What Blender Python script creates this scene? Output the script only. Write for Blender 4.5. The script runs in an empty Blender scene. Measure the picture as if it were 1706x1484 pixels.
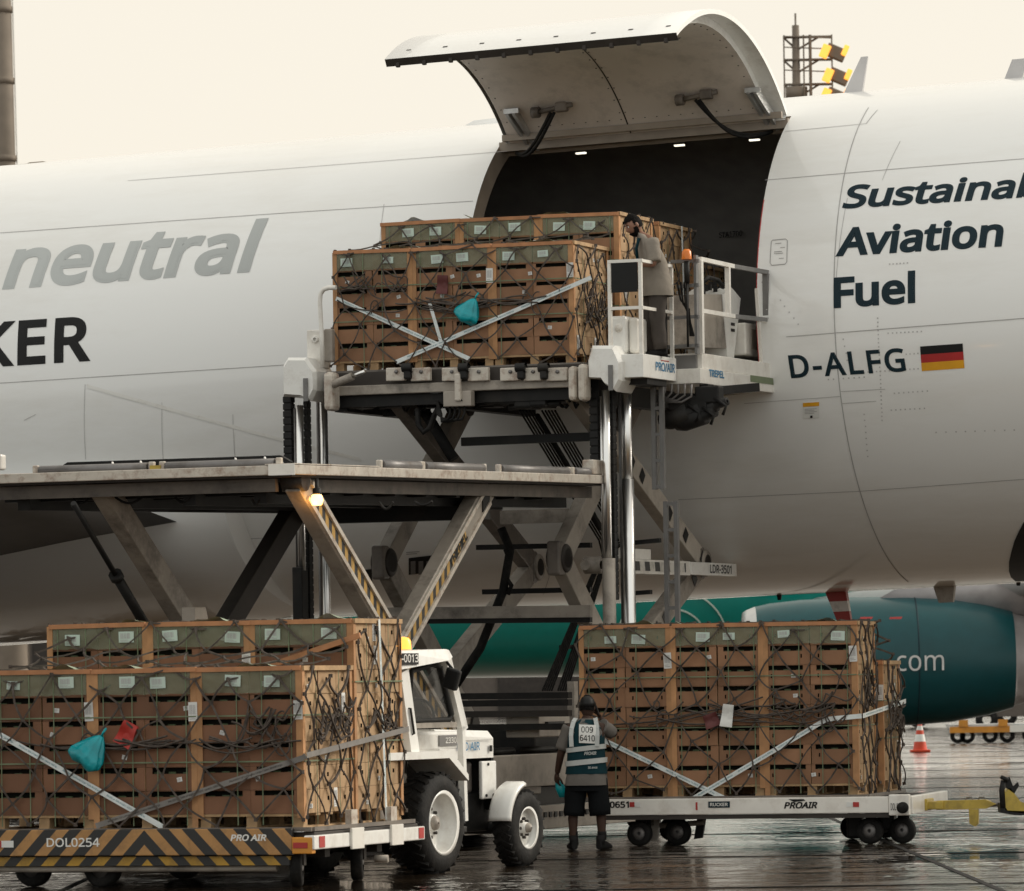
import bpy, bmesh, math, random
from mathutils import Vector, Matrix
from math import sin, cos, tan, atan2, sqrt, pi, radians as R
random.seed(7)
SC = bpy.context.scene
COL = SC.collection
# ---------------------------------------------------------------- camera
F = 9000.0; CX, HY = 853.0, 1138.0; CH = 1.77; ROLL = 0.0155     # focal length in photo pixels, principal point, eye height
cam_d = bpy.data.cameras.new('camera'); cam = bpy.data.objects.new('camera', cam_d); COL.objects.link(cam)
cam.location = (0, 0, CH); cam.rotation_euler = (R(90), ROLL, 0)
cam_d.sensor_width = 36; cam_d.lens = 36 * F / 1706; cam_d.shift_y = (HY - 742) / 1706
cam_d.clip_start = 1; cam_d.clip_end = 4000
cam_d.dof.use_dof = True; cam_d.dof.focus_distance = 60; cam_d.dof.aperture_fstop = 7.0
SC.camera = cam
# ---------------------------------------------------------------- sky, sun, exposure
SUN_EL, SUN_AZ = R(30), R(68)          # azimuth measured from +Y (away) towards +X (right)
w = bpy.data.worlds.new('World'); SC.world = w; w.use_nodes = True
nt = w.node_tree; nt.nodes.clear()
o = nt.nodes.new('ShaderNodeOutputWorld'); bg = nt.nodes.new('ShaderNodeBackground')
sky = nt.nodes.new('ShaderNodeTexSky'); sky.sky_type = 'NISHITA'; sky.sun_disc = False
sky.sun_elevation = SUN_EL; sky.sun_rotation = SUN_AZ; sky.dust_density = 4
mx = nt.nodes.new('ShaderNodeMix'); mx.data_type = 'RGBA'; mx.inputs[0].default_value = 0.93
# closed cloud deck over the clear sky: cream towards the hidden sun, cooler and a little brighter away from it
gtc = nt.nodes.new('ShaderNodeTexCoord'); gdt = nt.nodes.new('ShaderNodeVectorMath'); gdt.operation = 'DOT_PRODUCT'
gdt.inputs[1].default_value = (sin(R(25)), cos(R(25)), 0)
nt.links.new(gtc.outputs['Generated'], gdt.inputs[0])
gmr = nt.nodes.new('ShaderNodeMapRange'); gmr.interpolation_type = 'SMOOTHSTEP'; gmr.inputs[1].default_value = -.6; gmr.inputs[2].default_value = .75
nt.links.new(gdt.outputs['Value'], gmr.inputs[0])
gmx = nt.nodes.new('ShaderNodeMix'); gmx.data_type = 'RGBA'; gmx.inputs[6].default_value = (9.9, 9.9, 9.35, 1); gmx.inputs[7].default_value = (10.1, 9.4, 8.1, 1)
nt.links.new(gmr.outputs[0], gmx.inputs[0]); nt.links.new(gmx.outputs[2], mx.inputs[7])
nt.links.new(sky.outputs[0], mx.inputs[6]); nt.links.new(mx.outputs[2], bg.inputs[0])
bg.inputs[1].default_value = 0.1
nt.links.new(bg.outputs[0], o.inputs[0])
sl = bpy.data.lights.new('sun', 'SUN'); sl.energy = 2.6; sl.angle = R(25); sl.color = (1, .93, .82)
so = bpy.data.objects.new('sun', sl); COL.objects.link(so)
sd = Vector((sin(SUN_AZ) * cos(SUN_EL), cos(SUN_AZ) * cos(SUN_EL), sin(SUN_EL)))
so.rotation_euler = sd.to_track_quat('Z', 'Y').to_euler(); so.location = sd * 100
SC.view_settings.view_transform = 'Standard'; SC.view_settings.look = 'None'
SC.view_settings.exposure = 0; SC.view_settings.gamma = 1; SC.view_settings.use_curve_mapping = False
SC.cycles.max_bounces = 6; SC.cycles.diffuse_bounces = 3; SC.cycles.glossy_bounces = 4
SC.cycles.transparent_max_bounces = 6; SC.cycles.caustics_reflective = False
# ---------------------------------------------------------------- measuring helpers
def ray(px, py):
    u = (px - CX) / F; v = (HY - py) / F
    return Vector((u * cos(ROLL) + v * sin(ROLL), 1, -u * sin(ROLL) + v * cos(ROLL)))
EYE = Vector((0, 0, CH))
def P(px, py, Y): return EYE + ray(px, py) * Y
def frame(loc, yaw_deg):            # x to the right and nearer, y away
    return Matrix.Translation(loc) @ Matrix.Rotation(-R(yaw_deg), 4, 'Z')
def onplane(M, px, py, axis, val):  # pixel ray met with a plane of a thing's own frame
    I = M.inverted(); a = I @ EYE; d = I.to_3x3() @ ray(px, py)
    t = (val - a[axis]) / d[axis]
    return a + d * t
# ---------------------------------------------------------------- materials
MATS = {}
def mat(name, col, rough=.5, metal=0, var=.12, scale=4, bump=0, bscale=40, dirt=None, damt=.5, dscale=2.5, coat=0,
        rand=0, stretch=(1, 1, 1), emit=None, es=0, alpha=1, spec=.5):
    m = bpy.data.materials.new(name); m.use_nodes = True; t = m.node_tree; n = t.nodes; l = t.links
    b = n['Principled BSDF']; b.inputs['Roughness'].default_value = rough; b.inputs['Metallic'].default_value = metal
    b.inputs['Coat Weight'].default_value = coat; b.inputs['Coat Roughness'].default_value = .07
    b.inputs['Specular IOR Level'].default_value = spec
    tc = n.new('ShaderNodeTexCoord'); mp = n.new('ShaderNodeMapping'); mp.inputs['Scale'].default_value = stretch
    l.new(tc.outputs['Object'], mp.inputs[0])
    nz = n.new('ShaderNodeTexNoise'); nz.inputs['Scale'].default_value = scale; nz.inputs['Detail'].default_value = 6
    l.new(mp.outputs[0], nz.inputs['Vector'])
    cr = n.new('ShaderNodeValToRGB'); cr.color_ramp.elements[0].position = .3; cr.color_ramp.elements[1].position = .7
    cr.color_ramp.elements[0].color = tuple(c * (1 - var) for c in col) + (1,)
    cr.color_ramp.elements[1].color = tuple(min(1, c * (1 + var)) for c in col) + (1,)
    l.new(nz.outputs['Fac'], cr.inputs[0]); out = cr.outputs[0]
    if rand:
        oi = n.new('ShaderNodeObjectInfo'); mr = n.new('ShaderNodeMapRange')
        mr.inputs[3].default_value = 1 - rand; mr.inputs[4].default_value = 1 + rand
        l.new(oi.outputs['Random'], mr.inputs[0])
        mm = n.new('ShaderNodeMix'); mm.data_type = 'RGBA'; mm.blend_type = 'MULTIPLY'; mm.inputs[0].default_value = 1
        l.new(out, mm.inputs[6]); l.new(mr.outputs[0], mm.inputs[7]); out = mm.outputs[2]
    if dirt:
        n2 = n.new('ShaderNodeTexNoise'); n2.inputs['Scale'].default_value = dscale; n2.inputs['Detail'].default_value = 9
        n2.inputs['Roughness'].default_value = .7
        l.new(mp.outputs[0], n2.inputs['Vector'])
        r2 = n.new('ShaderNodeValToRGB'); r2.color_ramp.elements[0].position = .48; r2.color_ramp.elements[1].position = .72
        r2.color_ramp.elements[1].color = (damt,) * 3 + (1,)
        l.new(n2.outputs['Fac'], r2.inputs[0])
        m2 = n.new('ShaderNodeMix'); m2.data_type = 'RGBA'; m2.inputs[7].default_value = dirt + (1,)
        l.new(r2.outputs[0], m2.inputs[0]); l.new(out, m2.inputs[6]); out = m2.outputs[2]
    l.new(out, b.inputs['Base Color'])
    if bump:
        n3 = n.new('ShaderNodeTexNoise'); n3.inputs['Scale'].default_value = bscale; n3.inputs['Detail'].default_value = 5
        l.new(mp.outputs[0], n3.inputs['Vector'])
        bp = n.new('ShaderNodeBump'); bp.inputs['Strength'].default_value = bump; bp.inputs['Distance'].default_value = .02
        l.new(n3.outputs['Fac'], bp.inputs['Height']); l.new(bp.outputs[0], b.inputs['Normal'])
    if emit:
        b.inputs['Emission Color'].default_value = emit + (1,); b.inputs['Emission Strength'].default_value = es
    if alpha < 1: b.inputs['Alpha'].default_value = alpha
    MATS[name] = m
    return m
def stripes(name, ca, cb, dirv, period, rough=.5, duty=.5, off=0, mirror=None):
    m = mat(name, ca, rough, dirt=(.05, .04, .03), damt=.55, dscale=6); t = m.node_tree; n = t.nodes; l = t.links
    tc = n.new('ShaderNodeTexCoord'); src = tc.outputs['Object']
    sep = n.new('ShaderNodeSeparateXYZ'); l.new(src, sep.inputs[0])
    xs = sep.outputs[0]
    if mirror is not None:
        a = n.new('ShaderNodeMath'); a.operation = 'SUBTRACT'; a.inputs[1].default_value = mirror; l.new(xs, a.inputs[0])
        b_ = n.new('ShaderNodeMath'); b_.operation = 'ABSOLUTE'; l.new(a.outputs[0], b_.inputs[0]); xs = b_.outputs[0]
    cb_ = n.new('ShaderNodeCombineXYZ'); l.new(xs, cb_.inputs[0]); l.new(sep.outputs[1], cb_.inputs[1]); l.new(sep.outputs[2], cb_.inputs[2])
    d = n.new('ShaderNodeVectorMath'); d.operation = 'DOT_PRODUCT'; d.inputs[1].default_value = Vector(dirv) / period
    l.new(cb_.outputs[0], d.inputs[0])
    ad = n.new('ShaderNodeMath'); ad.operation = 'ADD'; ad.inputs[1].default_value = off + 100; l.new(d.outputs['Value'], ad.inputs[0])
    fr = n.new('ShaderNodeMath'); fr.operation = 'FRACT'; l.new(ad.outputs[0], fr.inputs[0])
    gt = n.new('ShaderNodeMath'); gt.operation = 'GREATER_THAN'; gt.inputs[1].default_value = duty; l.new(fr.outputs[0], gt.inputs[0])
    b = n['Principled BSDF']; old = b.inputs['Base Color'].links[0].from_socket
    mm = n.new('ShaderNodeMix'); mm.data_type = 'RGBA'; mm.inputs[7].default_value = cb + (1,)
    l.new(gt.outputs[0], mm.inputs[0]); l.new(old, mm.inputs[6]); l.new(mm.outputs[2], b.inputs['Base Color'])
    return m
GR = (.07, .055, .045)
mat('fuselage_white', (.87, .87, .85), .38, var=.025, scale=.6, dirt=(.66, .63, .57), damt=.5, dscale=.6, coat=1, stretch=(.25, 1, 1), bump=.05, bscale=.9)
mat('door_liner', (.74, .67, .61), .55, var=.06, scale=1.2, dirt=(.34, .31, .28), damt=.5)
mat('hold_dark', (.34, .32, .30), .85)
mat('frame_brown', (.30, .25, .20), .5)
mat('seam', (.42, .41, .40), .6)
mat('seam_faint', (.52, .51, .50), .6)
mat('navy', (.008, .024, .034), .5, var=.05, spec=.2)
mat('text_grey', (.46, .48, .47), .4, var=.08, scale=.6)
mat('black_paint', (.008, .008, .008), .5, spec=.25)
mat('black_metal', (.012, .0115, .011), .55, spec=.25, dirt=(.035, .03, .025), damt=.7)
mat('rubber', (.010, .0095, .009), .7, spec=.2, bump=.3, bscale=30, dirt=(.05, .045, .04), damt=.6, dscale=7)
mat('white_paint', (.80, .77, .71), .35, var=.05, dirt=(.40, .33, .26), damt=.45, dscale=3.5, coat=.3)
mat('white_clean', (.83, .82, .78), .35, var=.05, dirt=(.40, .35, .29), damt=.5, dscale=4, coat=.3)
mat('grimy_white', (.34, .30, .255), .5, var=.15, dirt=(.06, .05, .042), damt=.9, dscale=2.2)
mat('beige_paint', (.47, .42, .36), .5, var=.1, dirt=(.16, .13, .10), damt=.7, dscale=2.5)
mat('grimy_mid', (.17, .145, .122), .5, var=.2, dirt=(.04, .034, .03), damt=.85, dscale=2.2)
mat('grimy_dark', (.042, .035, .030), .6, spec=.3, var=.25, dirt=(.025, .022, .02), damt=.8, dscale=2)
mat('rusty_white', (.56, .51, .44), .45, var=.12, dirt=(.22, .11, .06), damt=.8, dscale=9)
mat('chrome', (.80, .79, .77), .30, metal=1, var=.03)
mat('steel', (.20, .19, .185), .5, metal=.6, var=.15, dirt=(.1, .08, .06), damt=.6, dscale=6)
mat('grey_paint', (.18, .175, .17), .5, dirt=(.07, .06, .05), damt=.5)
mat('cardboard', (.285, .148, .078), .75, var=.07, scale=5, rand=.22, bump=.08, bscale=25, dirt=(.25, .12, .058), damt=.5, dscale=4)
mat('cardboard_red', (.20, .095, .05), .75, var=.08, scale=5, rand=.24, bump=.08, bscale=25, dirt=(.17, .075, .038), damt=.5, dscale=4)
mat('cardboard_side_lit', (.43, .28, .15), .75, var=.07, scale=5, rand=.2, bump=.08, bscale=25, dirt=(.36, .2, .1), damt=.5, dscale=4)  # plain kraft sides, with the yellowish glow from the right mixed into the colour
mat('cardboard_plain', (.46, .29, .16), .75, var=.07, scale=5, rand=.1, bump=.05, bscale=30)
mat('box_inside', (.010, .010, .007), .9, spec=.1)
mat('produce', (.06, .09, .03), .5, var=.5, scale=30)
mat('board', (.45, .235, .105), .7, var=.15, scale=8, stretch=(1, 1, 1), rand=.12)
mat('top_wood', (.42, .19, .085), .7, var=.2, scale=6, rand=.12)
mat('pallet_wood', (.42, .27, .14), .75, var=.25, scale=8)
mat('film', (.23, .26, .17), .35, var=.15, scale=12, alpha=.52, bump=.35, bscale=14)
mat('film_loose', (.36, .44, .32), .35, var=.2, scale=9, alpha=.85, bump=.5, bscale=9)
mat('strap_green', (.16, .20, .11), .5)
mat('paper', (.72, .72, .69), .6, var=.05)
mat('paper_green', (.55, .66, .58), .6, var=.05)
mat('rope', (.085, .070, .060), .9, spec=.15, var=.4, scale=14, rand=.1)
mat('rope_grey', (.17, .155, .14), .85, var=.4, scale=14)
mat('web_white', (.70, .74, .73), .6, var=.12, scale=6, dirt=(.35, .33, .3), damt=.5, dscale=7)
mat('web_grey', (.20, .185, .17), .7, var=.2, scale=6)
mat('teal_print', (.0, .20, .26), .6)
mat('teal_bag', (.0, .30, .34), .28, var=.25, scale=7, bump=.5, bscale=16)
mat('red_cloth', (.42, .03, .02), .5, var=.2, bump=.4, bscale=15)
mat('dark_red', (.10, .02, .018), .6, var=.2)
mat('red_paint', (.40, .03, .025), .45)
mat('blue_print', (.02, .18, .36), .45)
mat('amber_lit', (.9, .35, .05), .3, emit=(1, .40, .06), es=1.5)
mat('amber_core', (1, .7, .3), .3, emit=(1, .50, .12), es=6)
mat('amber_dull', (.75, .20, .02), .25)
mat('lamp_strip', (1, .95, .85), .3, emit=(1, .93, .75), es=1.6)
mat('yellow_paint', (.50, .36, .06), .45, dirt=(.12, .09, .04), damt=.7, dscale=5)
mat('alu', (.55, .55, .54), .4, metal=.6, dirt=(.2, .18, .16), damt=.6, dscale=5)
mat('glass_dark', (.02, .022, .022), .05, alpha=.38)
mat('skin_dark', (.055, .030, .021), .6, spec=.25, var=.08)
mat('skin_tan', (.25, .125, .08), .5, var=.08)
mat('hair', (.006, .005, .0045), .8, bump=.6, bscale=60, spec=.1)
mat('shirt_grey', (.15, .138, .125), .9, spec=.1, var=.12, bump=.35, bscale=10)
mat('shirt_brown', (.25, .22, .185), .9, spec=.1, var=.12, bump=.45, bscale=12)
mat('trousers', (.075, .065, .058), .9, spec=.1, var=.15, bump=.4, bscale=10)
mat('shorts_black', (.007, .008, .009), .9, spec=.1, var=.2, bump=.3, bscale=12)
mat('vest_navy', (.004, .028, .036), .75, spec=.15, var=.15, bump=.25, bscale=9)
mat('reflective', (.46, .48, .47), .35, var=.08)
mat('shoe', (.009, .0085, .0085), .7, spec=.2)
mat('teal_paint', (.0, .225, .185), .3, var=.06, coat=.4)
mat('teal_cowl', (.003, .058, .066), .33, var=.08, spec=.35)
mat('cowl_lip', (.55, .55, .54), .4, metal=.4)
mat('cowl_grey', (.36, .34, .34), .45, metal=.3)
mat('wing_grey', (.46, .45, .45), .45, var=.05)
mat('wing_dark', (.11, .105, .10), .5, var=.08)
mat('pole_brown', (.19, .155, .12), .8, var=.2, scale=.8)
mat('cone_orange', (.62, .06, .02), .5)
mat('orange_paint', (.62, .26, .03), .5, dirt=(.2, .1, .04), damt=.5)
mat('flag_red', (.42, .02, .02), .45); mat('flag_gold', (.75, .36, .015), .45)
mat('foliage_dark', (.05, .055, .035), .9, var=.5, scale=1)
mat('hangar', (.12, .10, .085), .8, var=.1)
stripes('haz_arm', (.50, .30, .08), (.02, .02, .02), (0, 1, 0), .16)
stripes('haz_axle', (.66, .63, .57), (.012, .012, .012), (0, 1, .22), .34)
stripes('haz_dolly', (.42, .22, .075), (.014, .013, .012), (1, 0, .95), .245, mirror=-1.46)
stripes('haz_low', (.48, .27, .03), (.014, .013, .012), (1, 0, .95), .245, mirror=-1.46, off=.5)
stripes('red_white', (.6, .56, .52), (.30, .035, .03), (0, 0, 1), .26)
# ---------------------------------------------------------------- mesh building
class MB:
    def __init__(s): s.bm = bmesh.new(); s.mi = 0
    def box(s, c, d, rot=None, bev=0, taper=None):
        x, y, z = (k / 2 for k in d); M = Matrix.Translation(Vector(c))
        if rot is not None: M = M @ (rot if isinstance(rot, Matrix) else Matrix.Rotation(rot, 4, 'Z'))
        v = []
        for dz in (-1, 1):
            k = taper if (taper and dz > 0) else 1
            for dx, dy in ((-1, -1), (1, -1), (1, 1), (-1, 1)):
                v.append(s.bm.verts.new(M @ Vector((dx * x * k, dy * y * k, dz * z))))
        fs = [s.bm.faces.new([v[i] for i in f]) for f in ((3, 2, 1, 0), (4, 5, 6, 7), (0, 1, 5, 4), (1, 2, 6, 5), (2, 3, 7, 6), (3, 0, 4, 7))]
        for f in fs: f.material_index = s.mi
        if bev:
            es = list({e for f in fs for e in f.edges})
            r = bmesh.ops.bevel(s.bm, geom=es, offset=bev, segments=2, affect='EDGES', profile=.5)
            for f in r['faces']: f.material_index = s.mi
        return s
    def span(s, x0, x1, y0, y1, z0, z1, bev=0):
        return s.box(((x0 + x1) / 2, (y0 + y1) / 2, (z0 + z1) / 2), (abs(x1 - x0), abs(y1 - y0), abs(z1 - z0)), bev=bev)
    def beam(s, a, b, wd, h, bev=0, up=(0, 0, 1)):      # wd across, h along 'up'
        a, b = Vector(a), Vector(b); d = b - a; L = d.length; d.normalize()
        up = Vector(up); side = d.cross(up)
        if side.length < 1e-4: side = d.cross(Vector((1, 0, 0)))
        side.normalize(); u = side.cross(d)
        rot = Matrix((d, side, u)).transposed().to_4x4()
        return s.box((a + b) / 2, (L, wd, h), rot, bev)
    def tube(s, pts, r, n=8, cap=True, closed=False):
        pts = [Vector(p) for p in pts]; rings = []; N = len(pts)
        prev = None
        for i, p in enumerate(pts):
            if closed: d = pts[(i + 1) % N] - pts[i - 1]
            else: d = (pts[min(i + 1, N - 1)] - pts[max(i - 1, 0)])
            if d.length < 1e-9: d = Vector((0, 0, 1))
            d.normalize()
            if prev is None:
                x = d.orthogonal().normalized()
            else:
                x = prev - d * prev.dot(d)
                x = x.normalized() if x.length > 1e-6 else d.orthogonal().normalized()
            prev = x; y = d.cross(x)
            rr = r[i] if isinstance(r, (list, tuple)) else r
            rings.append([s.bm.verts.new(p + (x * cos(2 * pi * k / n) + y * sin(2 * pi * k / n)) * rr) for k in range(n)])
        for i in range(N if closed else N - 1):
            a, b = rings[i], rings[(i + 1) % N]
            for k in range(n):
                f = s.bm.faces.new((a[k], a[(k + 1) % n], b[(k + 1) % n], b[k])); f.smooth = n > 5; f.material_index = s.mi
        if cap and not closed:
            f = s.bm.faces.new(rings[0][::-1]); f.material_index = s.mi
            f = s.bm.faces.new(rings[-1]); f.material_index = s.mi
        return s
    def lathe(s, prof, c, axis, n=32, close=False):      # prof: (along axis, radius)
        ax = Vector(axis).normalized(); x = ax.orthogonal().normalized(); y = ax.cross(x); c = Vector(c); rings = []
        for t, r in prof:
            rings.append([s.bm.verts.new(c + ax * t + (x * cos(2 * pi * k / n) + y * sin(2 * pi * k / n)) * max(r, 1e-4)) for k in range(n)])
        for a, b in zip(rings, rings[1:]):
            for k in range(n):
                f = s.bm.faces.new((a[k], a[(k + 1) % n], b[(k + 1) % n], b[k])); f.smooth = True; f.material_index = s.mi
        return s
    def prism(s, poly, ext):                             # poly: 3-D points, ext: extrusion vector
        ext = Vector(ext); a = [s.bm.verts.new(Vector(p)) for p in poly]; b = [s.bm.verts.new(Vector(p) + ext) for p in poly]
        n = len(a); fs = [s.bm.faces.new(a[::-1]), s.bm.faces.new(b)]
        for i in range(n): fs.append(s.bm.faces.new((a[i], a[(i + 1) % n], b[(i + 1) % n], b[i])))
        for f in fs: f.material_index = s.mi
        return s
    def quad(s, *p, smooth=False):
        f = s.bm.faces.new([s.bm.verts.new(Vector(q)) for q in p]); f.material_index = s.mi; f.smooth = smooth
        return s
    def grid(s, fn, nu, nv, smooth=True, skip=None):
        V = [[s.bm.verts.new(Vector(fn(i / nu, j / nv))) for j in range(nv + 1)] for i in range(nu + 1)]
        for i in range(nu):
            for j in range(nv):
                if skip and skip(i, j): continue
                f = s.bm.faces.new((V[i][j], V[i + 1][j], V[i + 1][j + 1], V[i][j + 1])); f.smooth = smooth; f.material_index = s.mi
        return s
    def loft(s, rings, cap=True, smooth=True):           # rings: list of lists of points
        V = [[s.bm.verts.new(Vector(p)) for p in r] for r in rings]; n = len(V[0])
        for a, b in zip(V, V[1:]):
            for k in range(n):
                f = s.bm.faces.new((a[k], a[(k + 1) % n], b[(k + 1) % n], b[k])); f.smooth = smooth; f.material_index = s.mi
        if cap:
            for r in (V[0][::-1], V[-1]):
                f = s.bm.faces.new(r); f.material_index = s.mi
        return s
    def build(s, name, mats, parent=None, label=None, kind=None, bevel=0):
        if bevel:
            pass
        bmesh.ops.recalc_face_normals(s.bm, faces=s.bm.faces)
        me = bpy.data.meshes.new(name); s.bm.to_mesh(me); s.bm.free()
        for m in ([mats] if isinstance(mats, str) else mats): me.materials.append(MATS[m])
        ob = bpy.data.objects.new(name, me); COL.objects.link(ob)
        if parent: ob.parent = parent
        if label: ob['label'] = label
        if kind: ob['kind'] = kind
        return ob
def tag(ob, label, cat, group=None):
    ob['label'] = label; ob['category'] = cat
    if group: ob['group'] = group
    return ob
def thing(name, label, cat, M, group=None):
    e = bpy.data.objects.new(name, None); COL.objects.link(e); e.matrix_world = M; e.empty_display_size = .2
    return tag(e, label, cat, group)
def inst(name, me, parent=None, loc=None, M=None):
    ob = bpy.data.objects.new(name, me); COL.objects.link(ob)
    if parent: ob.parent = parent
    if M is not None: ob.matrix_basis = M
    elif loc is not None: ob.location = loc
    return ob
FONT = None
try:                                    # the grotesque that ships with Blender, if it is there
    import os
    FONT = bpy.data.fonts.load(os.path.join(bpy.utils.system_resource('DATAFILES'), 'fonts', 'NotoSansHebrew-Regular.woff2'))
except Exception:
    FONT = None
LIFT = .00012
def text_bm(txt, shear=0, bold=0.0, space=1.0, sx=1.0):
    cu = bpy.data.curves.new('t', 'FONT'); cu.body = txt; cu.size = 1; cu.shear = shear; cu.space_character = space
    if FONT: cu.font = FONT
    cu.resolution_u = 4; cu.fill_mode = 'FRONT'; cu.bevel_depth = bold; cu.bevel_resolution = 0
    ob = bpy.data.objects.new('t', cu); COL.objects.link(ob)
    dg = bpy.context.evaluated_depsgraph_get(); me = bpy.data.meshes.new_from_object(ob.evaluated_get(dg))
    bm = bmesh.new(); bm.from_mesh(me); bpy.data.objects.remove(ob); bpy.data.curves.remove(cu); bpy.data.meshes.remove(me)
    if bold > 0:                          # heavier strokes: keep the front half of the bevel and lay it flat
        bmesh.ops.delete(bm, geom=[v for v in bm.verts if v.co.z < -1e-5], context='VERTS')
        lay = bm.faces.layers.int.new('lift')
        ring = [f for f in bm.faces if any(v.co.z < bold * .9 for v in f.verts)]
        for k, f in enumerate(ring): f[lay] = -(3 + k % 17)
        bmesh.ops.split_edges(bm, edges=bm.edges)
        for f in bm.faces:
            for v in f.verts: v.co.z = f[lay]
    bmesh.ops.triangulate(bm, faces=bm.faces)
    xs = [v.co.x for v in bm.verts]; ys = [v.co.y for v in bm.verts]
    return bm, (min(xs), max(xs), min(ys), max(ys))
def lettering(parent, txt, a, xd, ud, height, m, width=None, bold=.02, shear=0, name='lettering', space=1.0, off=.003):
    """flat print: a = lower-left corner, xd / ud = directions"""
    bm, (x0, x1, y0, y1) = text_bm(txt, shear, bold, space)
    xd = Vector(xd).normalized(); ud = Vector(ud).normalized(); nn = xd.cross(ud)
    k = height / (y1 - y0); kx = (width / (x1 - x0)) if width else k
    for v in bm.verts: v.co = Vector(a) + xd * ((v.co.x - x0) * kx) + ud * ((v.co.y - y0) * k) + nn * (off + LIFT * v.co.z)
    me = bpy.data.meshes.new(name); bm.to_mesh(me); bm.free(); me.materials.append(MATS[m])
    ob = bpy.data.objects.new(name, me); COL.objects.link(ob); ob.parent = parent
    return ob
ORD = ['first', 'second', 'third', 'fourth', 'fifth', 'sixth', 'seventh', 'eighth', 'ninth']
# ================================================================ SETTING: wet apron
def ground():
    m = bpy.data.materials.new('wet_apron'); m.use_nodes = True; t = m.node_tree; n = t.nodes; l = t.links; b = n['Principled BSDF']
    tc = n.new('ShaderNodeTexCoord')
    def noise(sc, scale, detail=5, rough=.55):
        mp = n.new('ShaderNodeMapping'); mp.inputs['Scale'].default_value = sc; l.new(tc.outputs['Object'], mp.inputs[0])
        z = n.new('ShaderNodeTexNoise'); z.inputs['Scale'].default_value = scale; z.inputs['Detail'].default_value = detail; z.inputs['Roughness'].default_value = rough
        l.new(mp.outputs[0], z.inputs['Vector']); return z.outputs['Fac']
    def ramp(f, p0, p1, c0, c1):
        r = n.new('ShaderNodeValToRGB'); r.color_ramp.elements[0].position = p0; r.color_ramp.elements[1].position = p1
        r.color_ramp.elements[0].color = tuple(c0) + (1,); r.color_ramp.elements[1].color = tuple(c1) + (1,); l.new(f, r.inputs[0]); return r.outputs[0]
    pud = noise((.5, .22, 1), .55, 6, .6)
    base = ramp(noise((1, 1, 1), 1.6, 9, .7), .3, .7, (.055, .038, .024), (.095, .066, .042))
    l.new(base, b.inputs['Base Color'])
    l.new(ramp(pud, .40, .58, (.05, .05, .05), (.10, .10, .10)), b.inputs['Roughness'])
    rip = ramp(pud, .38, .56, (.06, .06, .06), (1, 1, 1))        # still puddles against rippled film
    h1 = noise((1, 1, 1), 1.2, 4, .5); h2 = noise((1, 1, 1), 9, 4)
    mm = n.new('ShaderNodeMath'); mm.operation = 'MULTIPLY_ADD'; mm.inputs[1].default_value = .10; l.new(h2, mm.inputs[0]); l.new(h1, mm.inputs[2])
    mu = n.new('ShaderNodeMath'); mu.operation = 'MULTIPLY'; l.new(mm.outputs[0], mu.inputs[0]); l.new(rip, mu.inputs[1])
    bp = n.new('ShaderNodeBump'); bp.inputs['Strength'].default_value = 1; bp.inputs['Distance'].default_value = .11
    l.new(mu.outputs[0], bp.inputs['Height']); l.new(bp.outputs[0], b.inputs['Normal']); l.new(bp.outputs[0], b.inputs['Coat Normal'])
    b.inputs['Coat Weight'].default_value = 1; b.inputs['Coat Roughness'].default_value = .06; b.inputs['Coat IOR'].default_value = 1.6   # standing water film
    MATS['wet_apron'] = m
    mb = MB(); mb.quad((-900, -60, 0), (900, -60, 0), (900, 2500, 0), (-900, 2500, 0))
    g = mb.build('apron', 'wet_apron', kind='structure')
    # expansion joints of the concrete slabs
    mb = MB()
    for y in range(30, 150, 8): mb.span(-80, 80, y - .03, y + .03, .001, .006)
    for x in range(-60, 61, 8): mb.span(x - .03, x + .03, 20, 150, .0012, .0063)
    mb.build('slab_joint', 'rubber', g, kind='stuff')
ground()
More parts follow.
